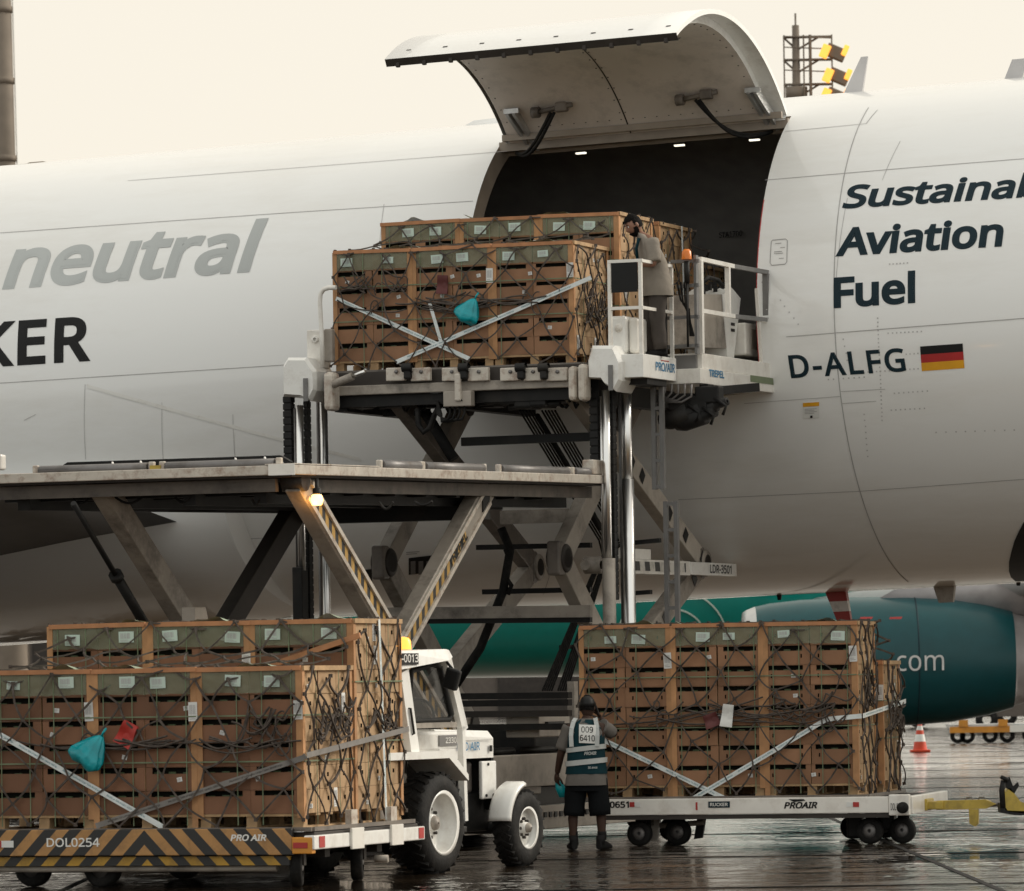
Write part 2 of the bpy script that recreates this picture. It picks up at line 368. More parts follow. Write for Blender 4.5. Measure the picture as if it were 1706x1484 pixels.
# ================================================================ BACKGROUND
def background():
    # far treeline and hangar beyond the apron
    rnd = random.Random(3)
    mb = MB()
    x = -260
    while x < 420:
        h = rnd.uniform(3, 6.5); r = rnd.uniform(2.5, 5)
        for k in range(60):
            a = rnd.uniform(0, 2 * pi); e = rnd.uniform(0, 1); q = Vector((x + cos(a) * r * rnd.random(), 420 + sin(a) * r, .3 + h * e))
            d = rnd.uniform(.5, 1.3); nrm = Vector((rnd.uniform(-1, 1), -1, rnd.uniform(-.5, 1))).normalized()
            u = nrm.orthogonal().normalized() * d; v = nrm.cross(u)
            mb.quad(q - u - v, q + u - v * .6, q + u * .7 + v, q - u * .8 + v * .7)
        x += r * 1.1
    mb.build('treeline', 'foliage_dark', kind='stuff')
    hg = thing('hangar', 'long low dark hangar far behind the teal airliner', 'building', Matrix.Translation((-30, 300, 0)))
    mb = MB(); mb.prism([(-34, 0, 0), (38, 0, 0), (38, 0, 6), (2, 0, 8.2), (-34, 0, 6)], (0, 30, 0)); mb.build('wall', 'hangar', hg)
    for i in range(8):
        MB().span(-31 + i * 8.6, -24.5 + i * 8.6, -.2, -.02, 0, 4.6).build('hangar_door', 'grimy_dark', hg)
    # left concrete lighting mast
    b0 = P(19, 1150, 250); M = Matrix.Translation((b0.x, b0.y, 0))
    t = thing('lighting_mast', 'tall tapered brown concrete mast rising behind the fuselage at far left', 'mast', M)
    MB().lathe([(0, .82), (24, .60), (36, .46), (36, 0)], (0, 0, 0), (0, 0, 1), 20).build('mast_shaft', 'pole_brown', t)
    for z in (22.0, 26.4, 30.0, 33.3):
        mb = MB(); r = .82 - .0095 * z + .05
        mb.lathe([(-.14, r - .08), (-.14, r), (.14, r), (.14, r - .08)], (0, 0, z), (0, 0, 1), 20); mb.build('clamp_ring', 'pole_brown', t)
    mb = MB(); mb.tube([(.86, -.1, 3), (.68, -.1, 24), (.52, -.1, 36)], .02, 5); mb.build('mast_cable', 'pole_brown', t)
    # right floodlight mast with lit amber lamps
    D = 165; s = D / F
    base = P(1327, 150, D); M = Matrix.Translation((base.x, D, 0)); B0 = base.z
    t = thing('floodlight_mast', 'blurred floodlight mast with lit amber lamps behind the open cargo door', 'mast', M)
    zz = lambda py: P(1327, py, D).z
    MB().lathe([(0, .2), (zz(165) , .2), (zz(165), .34), (zz(145), .34), (zz(145), .13), (zz(42), .11), (zz(42), .03), (zz(22), .03)], (0, 0, 0), (0, 0, 1), 12).build('mast_shaft', 'pole_brown', t)
    for py in (62, 100, 141):
        z = zz(py)
        mb = MB(); mb.span(-.38, 1.1, -.15, .15, z - .02, z + .03)
        mb.beam((-.38, 0, z), (0, 0, z - .35), .05, .06); mb.beam((.7, 0, z), (.1, 0, z - .35), .05, .06)
        mb.build('platform', 'pole_brown', t)
    mb = MB()
    for x in (-.38, .22, .42, 1.08):
        mb.tube([(x, -.3, zz(172)), (x, -.3, zz(60))], .025 if x != .42 else .05, 5)
    for py in (62, 80, 118): mb.tube([(-.38, -.3, zz(py)), (1.08, -.3, zz(py + 4))], .02, 5)
    mb.build('railing', 'pole_brown', t)
    for px, py in ((1385, 87), (1390, 127), (1386, 160)):
        c = P(px, py, D - .4) - Vector((base.x, D, 0))
        rot = Matrix.Rotation(R(24), 4, 'Y')
        mb = MB(); mb.box(c + Vector((.14, .12, 0)), (.62, .4, .38), rot, .03); h = mb.build('lamp_housing', 'pole_brown', t)
        mb = MB(); mb.box(c + Vector((-.20, -.12, .02)), (.26, .14, .42), rot, .03); mb.build('lamp_lens', 'amber_lit', h)
        MB().box(c + Vector((.42, -.1, .04)), (.16, .1, .34), rot, .03).build('lamp_lens', 'amber_lit', h)
    # teal airliner parked beyond
    Y = 113
    t = thing('teal_airliner', 'teal green airliner with dark teal engine parked beyond the freighter', 'airplane', Matrix.Translation((4, Y, 0)))
    zc = 3.85
    mb = MB(); mb.lathe([(-13, .1), (-12, .8), (-10, 1.5), (-7, 1.95), (12, 2.0), (17, 1.7), (24, .5), (25, .1)], (0, 0, zc), (1, 0, 0), 48)
    mb.build('fuselage', 'teal_paint', t)
    mb = MB()
    c = onplane(Matrix.Identity(4), 1120, 1070, 1, Y - 2)
    for rr in (1.15, .72):
        pts = []
        for k in range(24):
            a = pi * (0.03 + .94 * k / 23); x = c.x - 4 + cos(a) * rr; z = c.z + sin(a) * rr * .95
            dz = z - zc
            if abs(dz) < 1.99: pts.append((x, -sqrt(4.0 - dz * dz) - .005, z))
        mb.tube(pts, .022, 4)
    mb.build('livery_ring', 'paper_green', t)
    mb = MB(); mb.tube([(-9, 0, 2.6), (-9, 0, .4)], .1, 8); mb.tube([(2, 2.8, 2.2), (2, 2.8, .5)], .14, 8); mb.tube([(2, -2.8, 2.4), (2, -2.8, .5)], .14, 8)
    mb.build('landing_leg', 'alu', t)
    for x, y in ((-9, -.25), (-9, .25), (2, 2.5), (2, 3.1), (2, -2.5), (2, -3.1)):
        MB().lathe([(-.16, .2), (-.16, .45), (-.1, .52), (.1, .52), (.16, .45), (.16, .2)], (x, y, .52), (0, 1, 0), 24).build('wheel', 'rubber', t)
    # wing and engine on the near side
    Ye = -8.0                                            # local
    mb = MB()
    def sec(y, xl, xt, z, th):
        c_ = xt - xl
        return [(xl, y, z), (xl + .12 * c_, y, z + th * .5), (xl + .45 * c_, y, z + th * .55), (xt, y, z), (xl + .5 * c_, y, z - th * .35), (xl + .1 * c_, y, z - th * .4)]
    mb.loft([sec(-1.5, 1, 9.5, 2.9, 1.0), sec(-8, 5.3, 10.2, 3.55, .7), sec(-17, 10.5, 13.2, 4.6, .35)]); mb.build('wing', 'wing_grey', t)
    ec = P(1450, 1102, Y + Ye); x0 = P(1240, 1102, Y + Ye).x - 4; zc2 = ec.z; k = (Y + Ye) / F
    prof = [(0, .93), (.0, .98), (.06, 1.03), (.22, 1.1), (.5, 1.16), (1.1, 1.22), (2.1, 1.25), (3.2, 1.25), (4.0, 1.2), (4.7, 1.08), (5.2, .95)]
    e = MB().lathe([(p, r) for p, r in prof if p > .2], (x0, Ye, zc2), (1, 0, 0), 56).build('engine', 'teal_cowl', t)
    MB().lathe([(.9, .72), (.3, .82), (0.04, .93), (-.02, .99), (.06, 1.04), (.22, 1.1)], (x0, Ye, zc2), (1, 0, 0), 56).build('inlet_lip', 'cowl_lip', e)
    MB().lathe([(5.2, .94), (5.24, .90), (5.9, .74), (6.4, .55), (6.4, .45), (6.0, .4)], (x0, Ye, zc2), (1, 0, 0), 40).build('exhaust_nozzle', 'cowl_grey', e)
    MB().lathe([(.95, .75), (.9, .2), (.6, .02)], (x0, Ye, zc2), (1, 0, 0), 30).build('fan_spinner', 'black_metal', e)
    MB().lathe([(3.3, 1.251), (3.3, 1.256), (3.32, 1.256), (3.32, 1.251)], (x0, Ye, zc2), (1, 0, 0), 56).build('cowl_seam', 'navy', e)
    a = P(1494, 1118, Y + Ye - 1.26); b = P(1573, 1116, Y + Ye - 1.26)
    lettering(e, 'com', (a.x - 4, Ye - 1.262, a.z), (1, 0, 0), (0, 0, 1), .30, 'cowl_lip', width=b.x - a.x, bold=0)
    for px in (1443, 1492):
        q = P(px, 1030, Y + Ye - 1) - Vector((4, Y, 0)); dz = q.z - zc2; yy = Ye - sqrt(max(.01, 1.258 ** 2 - dz * dz))
        mb = MB(); mb.quad((q.x - .13, yy - .006, q.z - .03), (q.x + .1, yy - .006, q.z - .03), (q.x + .14, yy + .02, q.z + .03), (q.x - .1, yy + .02, q.z + .03)); mb.build('warning_decal', 'red_paint', e)
    mb = MB(); mb.loft([[(x0 + 2.4, Ye - .22, zc2 + 1.1), (x0 + 6.2, Ye - .16, zc2 + .8), (x0 + 6.2, Ye + .16, zc2 + .8), (x0 + 2.4, Ye + .22, zc2 + 1.1)],
                        [(x0 + 3.6, Ye - .25, zc2 + 1.75), (x0 + 7.4, Ye - .2, zc2 + 1.6), (x0 + 7.4, Ye + .2, zc2 + 1.6), (x0 + 3.6, Ye + .25, zc2 + 1.75)]]); mb.build('pylon', 'cowl_grey', t)
    # cone
    q = P(1533, 1252, 127)
    t = thing('traffic_cone', 'red and white traffic cone on wet apron beyond the cartons', 'cone', Matrix.Translation((q.x, q.y, 0)))
    MB().box((0, 0, .03), (.46, .46, .06), bev=.015).build('cone_base', 'cone_orange', t)
    MB().lathe([(.06, .17), (.25, .135)], (0, 0, 0), (0, 0, 1), 20).build('cone_body', 'cone_orange', t)
    MB().lathe([(.25, .135), (.42, .1)], (0, 0, 0), (0, 0, 1), 20).build('white_band', 'white_clean', t)
    MB().lathe([(.42, .1), (.52, .08)], (0, 0, 0), (0, 0, 1), 20).build('cone_body', 'cone_orange', t)
    MB().lathe([(.52, .08), (.62, .06)], (0, 0, 0), (0, 0, 1), 20).build('white_band', 'white_clean', t)
    MB().lathe([(.62, .06), (.76, .035), (.76, 0)], (0, 0, 0), (0, 0, 1), 20).build('cone_body', 'cone_orange', t)
    # far trailer with orange frame
    Yd = 143; q = P(1640, 1236, Yd)
    t = thing('flat_trailer', 'empty orange and white dolly trailer far off under the teal engine', 'trailer', Matrix.Translation((q.x, Yd, 0)))
    k = Yd / F
    MB().span(-.95, 2.6, -.8, .8, .42, .5).build('bed', 'alu', t)
    MB().span(-.98, .6, -.86, -.8, .28, .44).build('side_rail', 'orange_paint', t)
    MB().span(.6, 2.6, -.86, -.8, .28, .46).build('side_rail', 'white_paint', t)
    for x in (-.62, .42): MB().span(x - .12, x + .12, -.9, -.8, .44, .62).build('corner_stop', 'orange_paint', t)
    for x in (-.75, -.5, .1, .55, 1.15, 1.35):
        MB().lathe([(-.08, .1), (-.08, .2), (.08, .2), (.08, .1)], (x, -.6, .2), (0, 1, 0), 16).build('wheel', 'rubber', t)
    # baggage tractor and van beyond it
    for px, Yv, L, h, lab in ((1600, 190, 5.2, 2.0, 'dark parked service van far off at the right edge'), (1725, 175, 5.5, 2.3, 'dark box truck half out of frame at far right')):
        q = P(px, 1200, Yv)
        t = thing('parked_van', lab, 'van', Matrix.Translation((q.x, Yv, 0)))
        mb = MB(); mb.prism([(-L / 2, -.9, .45), (L / 2, -.9, .45), (L / 2, -.9, h), (-L * .2, -.9, h), (-L * .38, -.9, h * .6), (-L / 2, -.9, h * .52)], (0, 1.8, 0)); mb.build('body', 'hangar', t)
        mb = MB(); mb.prism([(-L * .34, -.93, h * .62), (L * .1, -.93, h * .62), (L * .1, -.93, h * .92), (-L * .19, -.93, h * .92)], (0, .02, 0)); mb.build('window', 'glass_dark', t)
        for x in (-L * .3, L * .3):
            MB().lathe([(-.1, .15), (-.1, .36), (.1, .36), (.1, .15)], (x, -.85, .36), (0, 1, 0), 20).build('wheel', 'rubber', t)
background()
# ================================================================ FREIGHTER
AY = R(22); AP = .027; RAD = 3.135
A0 = P(1140, 590, 69.0)
ex = Vector((cos(AY), -sin(AY), AP)).normalized(); ey = Vector((sin(AY), cos(AY), 0)); ey = (ey - ex * ey.dot(ex)).normalized(); ez = ex.cross(ey)
AM = Matrix.Translation(A0) @ Matrix((ex, ey, ez)).transposed().to_4x4()
AI = AM.inverted()
def AF(px, py):                       # pixel ray met with the near side of the fuselage: station, angle above the waterline
    a = AI @ EYE; d = AI.to_3x3() @ ray(px, py)
    qa = d.y ** 2 + d.z ** 2; qb = 2 * (a.y * d.y + a.z * d.z); qc = a.y ** 2 + a.z ** 2 - RAD ** 2
    disc = max(0, qb * qb - 4 * qa * qc); t = (-qb - sqrt(disc)) / (2 * qa); p = a + d * t
    return p.x, atan2(p.z, -p.y)
def skin(s, th, off=0): return Vector((s, -(RAD + off) * cos(th), (RAD + off) * sin(th)))
def freighter():
    T = thing('cargo_airplane', 'white freighter fuselage with raised side cargo door above the loader', 'airplane', AM)
    sr = AF(1250, 440)[0] + .09; slf = AF(790, 352)[0]
    thh = AF(1085, 213)[1]; ths = R(-14)

    # skin
    S = sorted([-30 + i for i in range(47)] + [slf, sr]); S = [x for i, x in enumerate(S)]
    TH = sorted([2 * pi * i / 96 - pi for i in range(96)] + [thh, ths]) ; TH.append(TH[0] + 2 * pi)
    def shape(s):                     # radius factor and rise
        if s > 9: k = min(1, (s - 9) / 20); return 1 - .85 * k ** 1.5, .55 * RAD * k ** 1.5
        if s < -24: k = min(1, (-24 - s) / 6.5); return sqrt(max(.02, 1 - k * k)), -.4 * k * k
        return 1, 0
    mb = MB()
    V = [[mb.bm.verts.new((s, -RAD * shape(s)[0] * cos(th), RAD * shape(s)[0] * sin(th) + shape(s)[1])) for th in TH[:-1]] for s in S]
    n = len(TH) - 1
    for i in range(len(S) - 1):
        for j in range(n):
            s_ = (S[i] + S[i + 1]) / 2; t_ = (TH[j] + TH[j + 1]) / 2
            if slf < s_ < sr and ths < t_ < thh: continue
            f = mb.bm.faces.new((V[i][j], V[i + 1][j], V[i + 1][(j + 1) % n], V[i][(j + 1) % n])); f.smooth = True
    fus = mb.build('fuselage', 'fuselage_white', T)
    # tail cap far aft, tail fin (outside the picture)
    mb = MB(); mb.prism([(9, -.2, 3.0), (17, -.2, 10), (19.5, -.2, 10), (16.5, -.2, 2.6)], (0, .4, 0)); mb.build('tail_fin', 'fuselage_white', T)
    # hold
    mb = MB(); r2 = 2.93; SS = [slf - 5 + i * .5 for i in range(int((sr - slf + 9) / .5) + 2)]
    SS = sorted(SS + [slf + .02, sr - .02]); TT = sorted([2 * pi * i / 64 - pi for i in range(64)] + [thh - .02, ths]); n = len(TT)
    V = [[mb.bm.verts.new((s, -r2 * cos(th), r2 * sin(th))) for th in TT] for s in SS]
    for i in range(len(SS) - 1):
        for j in range(n):
            s_ = (SS[i] + SS[i + 1]) / 2; t_ = (TT[j] + (TT[(j + 1) % n] if j < n - 1 else TT[0] + 2 * pi)) / 2
            if slf < s_ < sr and ths < t_ < thh: continue
            f = mb.bm.faces.new((V[i][j], V[i + 1][j], V[i + 1][(j + 1) % n], V[i][(j + 1) % n])); f.smooth = True
    for s in (SS[0], SS[-1]):
        mb.bm.faces.new([mb.bm.verts.new((s, -r2 * cos(th), r2 * sin(th))) for th in TT])
    hold = mb.build('hold_liner', 'hold_dark', T)
    MB().span(SS[0], SS[-1], -2.92, 2.8, -.75, -.6).build('hold_floor', 'hold_dark', T)
    for px, py in ((968, 255), (1132, 242), (1257, 233)):
        p = onplane(AM, px, py, 1, -.2); mb = MB(); mb.box(p, (.13, .05, .02)); mb.build('ceiling_lamp', 'lamp_strip', T)
    yw = 2.4
    for _ in range(4): p = onplane(AM, 1198, 396, 1, yw); q = onplane(AM, 1237, 393, 1, yw); yw = sqrt(2.93 ** 2 - min(2.7, p.z + .15) ** 2) - .03
    lettering(T, 'STA1700', p, (1, 0, 0), (0, 0, 1), .075, 'black_paint', width=q.x - p.x, bold=.02)
    # door surround
    mb = MB(); N = 20
    ths_ = [ths + (thh - ths) * k / N for k in range(N + 1)]
    for s, d in ((slf, 1), (sr, -1)):
        for a, b in zip(ths_, ths_[1:]):
            p = [skin(s, a), skin(s, b), skin(s + d * .03, b, -.22), skin(s + d * .03, a, -.22)]
            mb.quad(*p)
    for th in (ths, thh): mb.quad(skin(slf, th), skin(sr, th), skin(sr, th, -.22), skin(slf, th, -.22))
    mb.build('door_frame', 'frame_brown', T)
    for s in (slf, sr):
        mb = MB(); mb.tube([skin(s, a, -.003) for a in ths_[:13]], .008, 5); mb.build('edge_stripe', 'red_paint', T)
    # ---- cargo door, swung up about its top hinge
    phi = R(DOOR_PHI); hy, hz = -(RAD) * cos(thh), RAD * sin(thh)
    def rot(s, th, off):
        y = -(RAD + off) * cos(th) - hy; z = (RAD + off) * sin(th) - hz
        return Vector((s, hy - .03 + y * cos(phi) + z * sin(phi), hz + .02 - y * sin(phi) + z * cos(phi)))
    e = .03; da, db = slf + e + .07, sr - e; N = 36
    thd = R(-17); tt = [thh - .01 + (thd - thh) * k / N for k in range(N + 1)]
    mb = MB()
    outer = [rot(0, th, 0) for th in tt]; inner = [rot(0, th, -.15 + .05 * max(0, k_ - N + 4) / 4) for k_, th in enumerate(tt)]
    def sx(v, s): return Vector((s, v.y, v.z))
    ns = 8
    for a in range(N):
        for k in range(ns):
            s0, s1 = da + (db - da) * k / ns, da + (db - da) * (k + 1) / ns
            mb.quad(sx(outer[a], s0), sx(outer[a], s1), sx(outer[a + 1], s1), sx(outer[a + 1], s0), smooth=True)
    for s in (da, db):
        dd_ = [p.lerp(q_, .4) for p, q_ in zip(outer, inner)] if s == db else inner
        for a in range(N): mb.quad(sx(outer[a], s), sx(outer[a + 1], s), sx(dd_[a + 1], s), sx(dd_[a], s))
    mb.quad(sx(outer[0], da), sx(outer[0], db), sx(inner[0], db), sx(inner[0], da))
    bmesh.ops.remove_doubles(mb.bm, verts=mb.bm.verts, dist=.0005)
    door = mb.build('cargo_door', 'fuselage_white', T, label='white cargo door swung open above the hold')
    mb = MB()
    Ni = N - 1
    for a in range(Ni):
        for k in range(ns):
            s0, s1 = da + .05 + (db - da - .27) * k / ns, da + .05 + (db - da - .27) * (k + 1) / ns
            mb.quad(sx(inner[a], s0), sx(inner[a], s1), sx(inner[a + 1], s1), sx(inner[a + 1], s0), smooth=True)
    bmesh.ops.remove_doubles(mb.bm, verts=mb.bm.verts, dist=.0005)
    mb.build('door_liner', 'door_liner', door)
    mb = MB(); fl = [rot(0, th, -.05) for th in tt]
    for a in range(N):
        mb.quad(sx(fl[a], db - .22), sx(fl[a], db - .006), sx(fl[a + 1], db - .006), sx(fl[a + 1], db - .22), smooth=True)
        mb.quad(sx(fl[a], db - .22), sx(inner[a], db - .22), sx(inner[a + 1], db - .22), sx(fl[a + 1], db - .22), smooth=True)
    mb.build('edge_flange', 'white_clean', door)
    # dark latch recess along the lower edge, latches and fasteners
    mb = MB(); mb.quad(sx(outer[N], da), sx(outer[N], db), sx(inner[N], db), sx(inner[N], da)); mb.quad(sx(inner[N - 1], da), sx(inner[N - 1], db), sx(inner[N], db), sx(inner[N], da)); mb.build('latch_recess', 'grimy_dark', door)
    for k in range(11):
        s = da + .15 + (db - da - .3) * k / 10; c = (inner[N] * .75 + outer[N] * .25); c = sx(c, s)
        mb = MB(); mb.box(c + Vector((0, .01, -.01)), (.05, .05, .06), bev=.01); mb.build('latch', 'grimy_dark', door)
    for k in range(8):
        s = da + .2 + (db - da - .4) * k / 7; q = rot(s, tt[N] + R(4), .004); q2 = rot(s + .06, tt[N] + R(4), .004); dd = (rot(s, tt[N] + R(4.6), .004) - q)
        mb = MB(); mb.quad(q, q2, q2 + dd, q + dd); mb.build('vent_slot', 'grimy_dark', door)
    # liner panel seams and screws
    mb = MB()
    for f in (.36, .37):
        pass
    for s in (da + (db - da) * .45,):
        for a in range(N - 2): mb.quad(*(sx(inner[a + d_], s + g) + Vector((0, 0, -.004)) for d_, g in ((0, 0), (0, .018), (1, .018), (1, 0))))
    for a in (26,):
        v0 = rot(0, tt[a], -.153); v1 = rot(0, tt[a] - .004, -.153); mb.quad(sx(v0, da + .06), sx(v0, db - .24), sx(v1, db - .24), sx(v1, da + .06))
    mb.build('liner_seam', 'grimy_dark', door)
    mb = MB(); rnd = random.Random(1)
    for a in range(1, N - 1, 2):
        for s in (da + .12, da + (db - da) * .44, da + (db - da) * .46, db - .30):
            q = sx(rot(0, tt[a], -.154), s); mb.box(q, (.014, .014, .008))
    for k in range(22):
        q = rot(da + .2 + (db - da - .4) * k / 21, tt[2], -.154); mb.box(q, (.014, .014, .008))
    mb.build('liner_screw', 'black_metal', door, kind='stuff')
    # hinge beam, hinge arms and actuators with hoses
    mb = MB(); h0 = skin(slf, thh, -.06); mb.beam(skin(slf, thh - .035, -.05), skin(sr, thh - .035, -.05), .16, .12); mb.build('hinge_beam', 'frame_brown', T)
    mb = MB(); mb.beam(rot(da, tt[1], -.19), rot(db, tt[1], -.19), .05, .08); mb.build('door_edge_rail', 'frame_brown', door)
    for s in (da + .22, db - .30):
        mb = MB()
        mb.beam(rot(s, tt[5], -.2), skin(s + .08, thh - .03, -.10), .045, .10); mb.beam(rot(s + .09, tt[5], -.2), skin(s + .17, thh - .03, -.10), .045, .10)
        mb.box(rot(s + .05, tt[5], -.19), (.2, .06, .06)); mb.build('hinge_arm', 'alu', door)
    for s, dr in ((da + .85, -1), (db - .95, 1)):
        c = rot(s, tt[5], -.22); mb = MB(); mb.tube([c - Vector((.24, 0, .02)), c + Vector((.24, 0, .04))], .032, 8); mb.box(c + Vector((.1, 0, .02)), (.16, .1, .12), bev=.02); mb.tube([c - Vector((.3, 0, .02)), c - Vector((.2, 0, .02))], .07, 8)
        mb.build('door_actuator', 'grimy_mid', door)
        e_ = skin(s + dr * .75, thh - .05, -.12)
        for k in range(2):
            mb = MB(); c2 = c + Vector((-.04 + .05 * k, -.03, -.04)); pts = []
            for i in range(13):
                u = i / 12; q = c2.lerp(e_, u); q = q + Vector((0, -.12 * sin(pi * u), -.20 * sin(pi * u) - .04 * k * sin(pi * u))); pts.append(q)
            mb.tube(pts, .022, 7); mb.build('hydraulic_hose', 'rubber', door)
    # ---- seams on the skin
    def seam(pts, wd=.009, m='seam', lift=.004):
        st = [AF(*p) for p in pts]; mb = MB()
        for (s0, t0), (s1, t1) in zip(st, st[1:]):
            nseg = max(2, int(max(abs(s1 - s0) / .8, abs(t1 - t0) * RAD / .12)))
            along = abs(s1 - s0) > abs(t1 - t0) * RAD
            for k in range(nseg):
                a, b = k / nseg, (k + 1) / nseg
                p0 = (s0 + (s1 - s0) * a, t0 + (t1 - t0) * a); p1 = (s0 + (s1 - s0) * b, t0 + (t1 - t0) * b)
                if along: mb.quad(skin(p0[0], p0[1] - wd / 2 / RAD, lift), skin(p1[0], p1[1] - wd / 2 / RAD, lift), skin(p1[0], p1[1] + wd / 2 / RAD, lift), skin(p0[0], p0[1] + wd / 2 / RAD, lift))
                else: mb.quad(skin(p0[0] - wd / 2, p0[1], lift), skin(p0[0] + wd / 2, p0[1], lift), skin(p1[0] + wd / 2, p1[1], lift), skin(p1[0] - wd / 2, p1[1], lift))
        mb.build('panel_seam', m, T)
    for pts in ([(-60, 392), (0, 388), (255, 370), (500, 353), (788, 335)], [(213, 301), (500, 279), (845, 252)], [(-60, 642), (0, 638), (471, 608), (560, 602)],
                [(1275, 300), (1508, 280), (1760, 260)], [(1308, 219), (1443, 206), (1462, 183)], [(1310, 561), (1510, 545), (1760, 526)],
                [(1130, 832), (1432, 818), (1760, 794)], [(275, 905), (490, 893)], [(-40, 944), (0, 947), (140, 980), (152, 1005), (185, 1045)],
                [(345, 908), (365, 985)],
                [(850, 880), (905, 930), (915, 960), (905, 990)]):
        seam(pts)
    for pts in ([(142, 640), (143, 765)], [(270, 670), (272, 765), (277, 850), (300, 1010)], [(388, 690), (392, 765), (398, 898)], [(1240, 672), (1400, 660)], [(1400, 652), (1475, 648)], [(1402, 672), (1460, 668)], [(1412, 330), (1392, 480), (1390, 500)], [(1500, 235), (1470, 300)], [(40, 700), (60, 690)], [(640, 340), (632, 480)]):
        seam(pts, .008, 'seam_faint')
    s_ring = AF(1400, 660)[0]
    mb = MB()
    for k in range(70):
        a = R(62) - k * R(2.0); b = a - R(2.0)
        mb.quad(skin(s_ring, a, .004), skin(s_ring + .012, a, .004), skin(s_ring + .012, b, .004), skin(s_ring, b, .004))
    mb.build('panel_seam', 'seam', T)
    seam([(145, 643), (270, 678), (480, 735), (600, 765)], .05, 'white_clean', .006)  # pale diagonal streak laid over the skin, not a panel joint
    # rivet rows
    mb = MB(); rnd = random.Random(4)
    for (x0, y0, x1, y1, n) in ((1440, 620, 1530, 614, 14), (1480, 555, 1535, 552, 9), (1462, 530, 1470, 700, 26), (1390, 510, 1398, 512, 3), (1405, 565, 1412, 600, 4), (1510, 590, 1536, 588, 5), (1490, 655, 1545, 651, 8), (1485, 683, 1540, 680, 8), (1380, 632, 1440, 628, 8),
                               (1482, 440, 1512, 438, 6), (1560, 720, 1690, 716, 9), (1440, 690, 1446, 760, 8), (1270, 470, 1280, 530, 5), (1300, 500, 1330, 540, 5)):
        for k in range(n):
            u = k / max(1, n - 1); s, th = AF(x0 + (x1 - x0) * u + rnd.uniform(-.4, .4), y0 + (y1 - y0) * u); d = .009
            mb.quad(skin(s - d, th - d / RAD, .004), skin(s + d, th - d / RAD, .004), skin(s + d, th + d / RAD, .004), skin(s - d, th + d / RAD, .004))
    mb.build('rivet_row', 'seam_faint', T, kind='stuff')
    # ---- lettering wrapped on the skin
    def wrap(txt, bl, br, top, m, shear=0, bold=.02, ref=None, space=1.0, name='lettering'):
        """bl, br: baseline ends in the photo; top: a photo point at the height of the capitals"""
        s0, t0 = AF(*bl); s1, t1 = AF(*br); tt = AF(*top)
        bm, bb = text_bm(txt, shear, bold, space)
        if ref:
            b2, rb = text_bm(ref, shear, bold, space); b2.free()
        else: rb = bb
        kx = (s1 - s0) / (rb[1] - rb[0]); u = (tt[0] - s0) / max(1e-6, (s1 - s0)); tb = t0 + (t1 - t0) * u
        H = (tt[1] - tb); y1 = bb[3]
        for k in range(1, 14):
            bmesh.ops.bisect_plane(bm, geom=bm.verts[:] + bm.edges[:] + bm.faces[:], plane_co=(0, y1 * k / 14, 0), plane_no=(0, 1, 0))
        for v in bm.verts:
            s = s0 + (v.co.x - bb[0]) * kx; th = t0 + (t1 - t0) * (s - s0) / (s1 - s0) + (v.co.y - min(0, 0)) / y1 * H
            v.co = skin(s, th, .006 + LIFT * v.co.z)
        me = bpy.data.meshes.new(name); bm.to_mesh(me); bm.free(); me.materials.append(MATS[m])
        ob = bpy.data.objects.new(name, me); COL.objects.link(ob); ob.parent = T
    wrap('neutral', (4, 478), (430, 448), (436, 364), 'text_grey', .13, .03)
    wrap('KER', (-38, 610), (151, 598), (62, 532), 'black_paint', 0, .026, space=1.08)
    wrap('Sustainable', (1403, 346), (1690, 328), (1440, 305), 'navy', .12, .03, ref='Sustaina')
    wrap('Aviation', (1392, 425), (1671, 408), (1425, 377), 'navy', .07, .032)
    wrap('Fuel', (1389, 511), (1525, 502), (1398, 459), 'navy', 0, .032)
    wrap('D-ALFG', (1316, 629), (1510, 617), (1333, 590), 'navy', -.06, .02, space=1.12)
    # flag
    c = [AF(1533, 577), AF(1604, 572), AF(1607, 613), AF(1536, 618)]
    for k, m in enumerate(('black_paint', 'flag_red', 'flag_gold')):
        mb = MB()
        for i in range(4):
            a, b = (k + i / 4) / 3, (k + (i + 1) / 4) / 3
            L = lambda p, q, u: (p[0] + (q[0] - p[0]) * u, p[1] + (q[1] - p[1]) * u)
            mb.quad(skin(*L(c[0], c[3], a), .005), skin(*L(c[1], c[2], a), .005), skin(*L(c[1], c[2], b), .005), skin(*L(c[0], c[3], b), .005))
        mb.build('flag_stripe', m, T)
    # placards, control door outline, vents
    def patch(x0, y0, x1, y1, m, name, lift=.005, kind=None, sl=-.065):
        mb = MB(); n = 3
        for i in range(n):
            ya, yb = y0 + (y1 - y0) * i / n, y0 + (y1 - y0) * (i + 1) / n; d = (x1 - x0) * sl
            p = [AF(x0, ya), AF(x1, ya + d), AF(x1, yb + d), AF(x0, yb)]; mb.quad(*[skin(*q, lift) for q in p])
        return mb.build(name, m, T)
    patch(1338, 671, 1365, 697, 'paper', 'placard'); patch(1338, 671, 1365, 677.5, 'flag_gold', 'placard_header', .008)
    for k in range(4): patch(1341, 681 + k * 2.4, 1361 - 4 * (k % 2), 682 + k * 2.4, 'seam', 'placard_print', .008)
    patch(1350, 692, 1354, 696, 'black_paint', 'placard_mark', .008)
    ol = [(1285, 403), (1287, 400), (1309, 398), (1312, 401), (1311, 436), (1308, 440), (1286, 442), (1283, 438), (1285, 403)]
    seam(ol, .012, 'seam')
    for yy, a, b in ((405, 1292, 1302), (419, 1290, 1303), (422, 1290, 1305), (412, 1300, 1308), (430, 1298, 1306)): patch(a, yy, b, yy + 1.2, 'seam', 'placard_print')
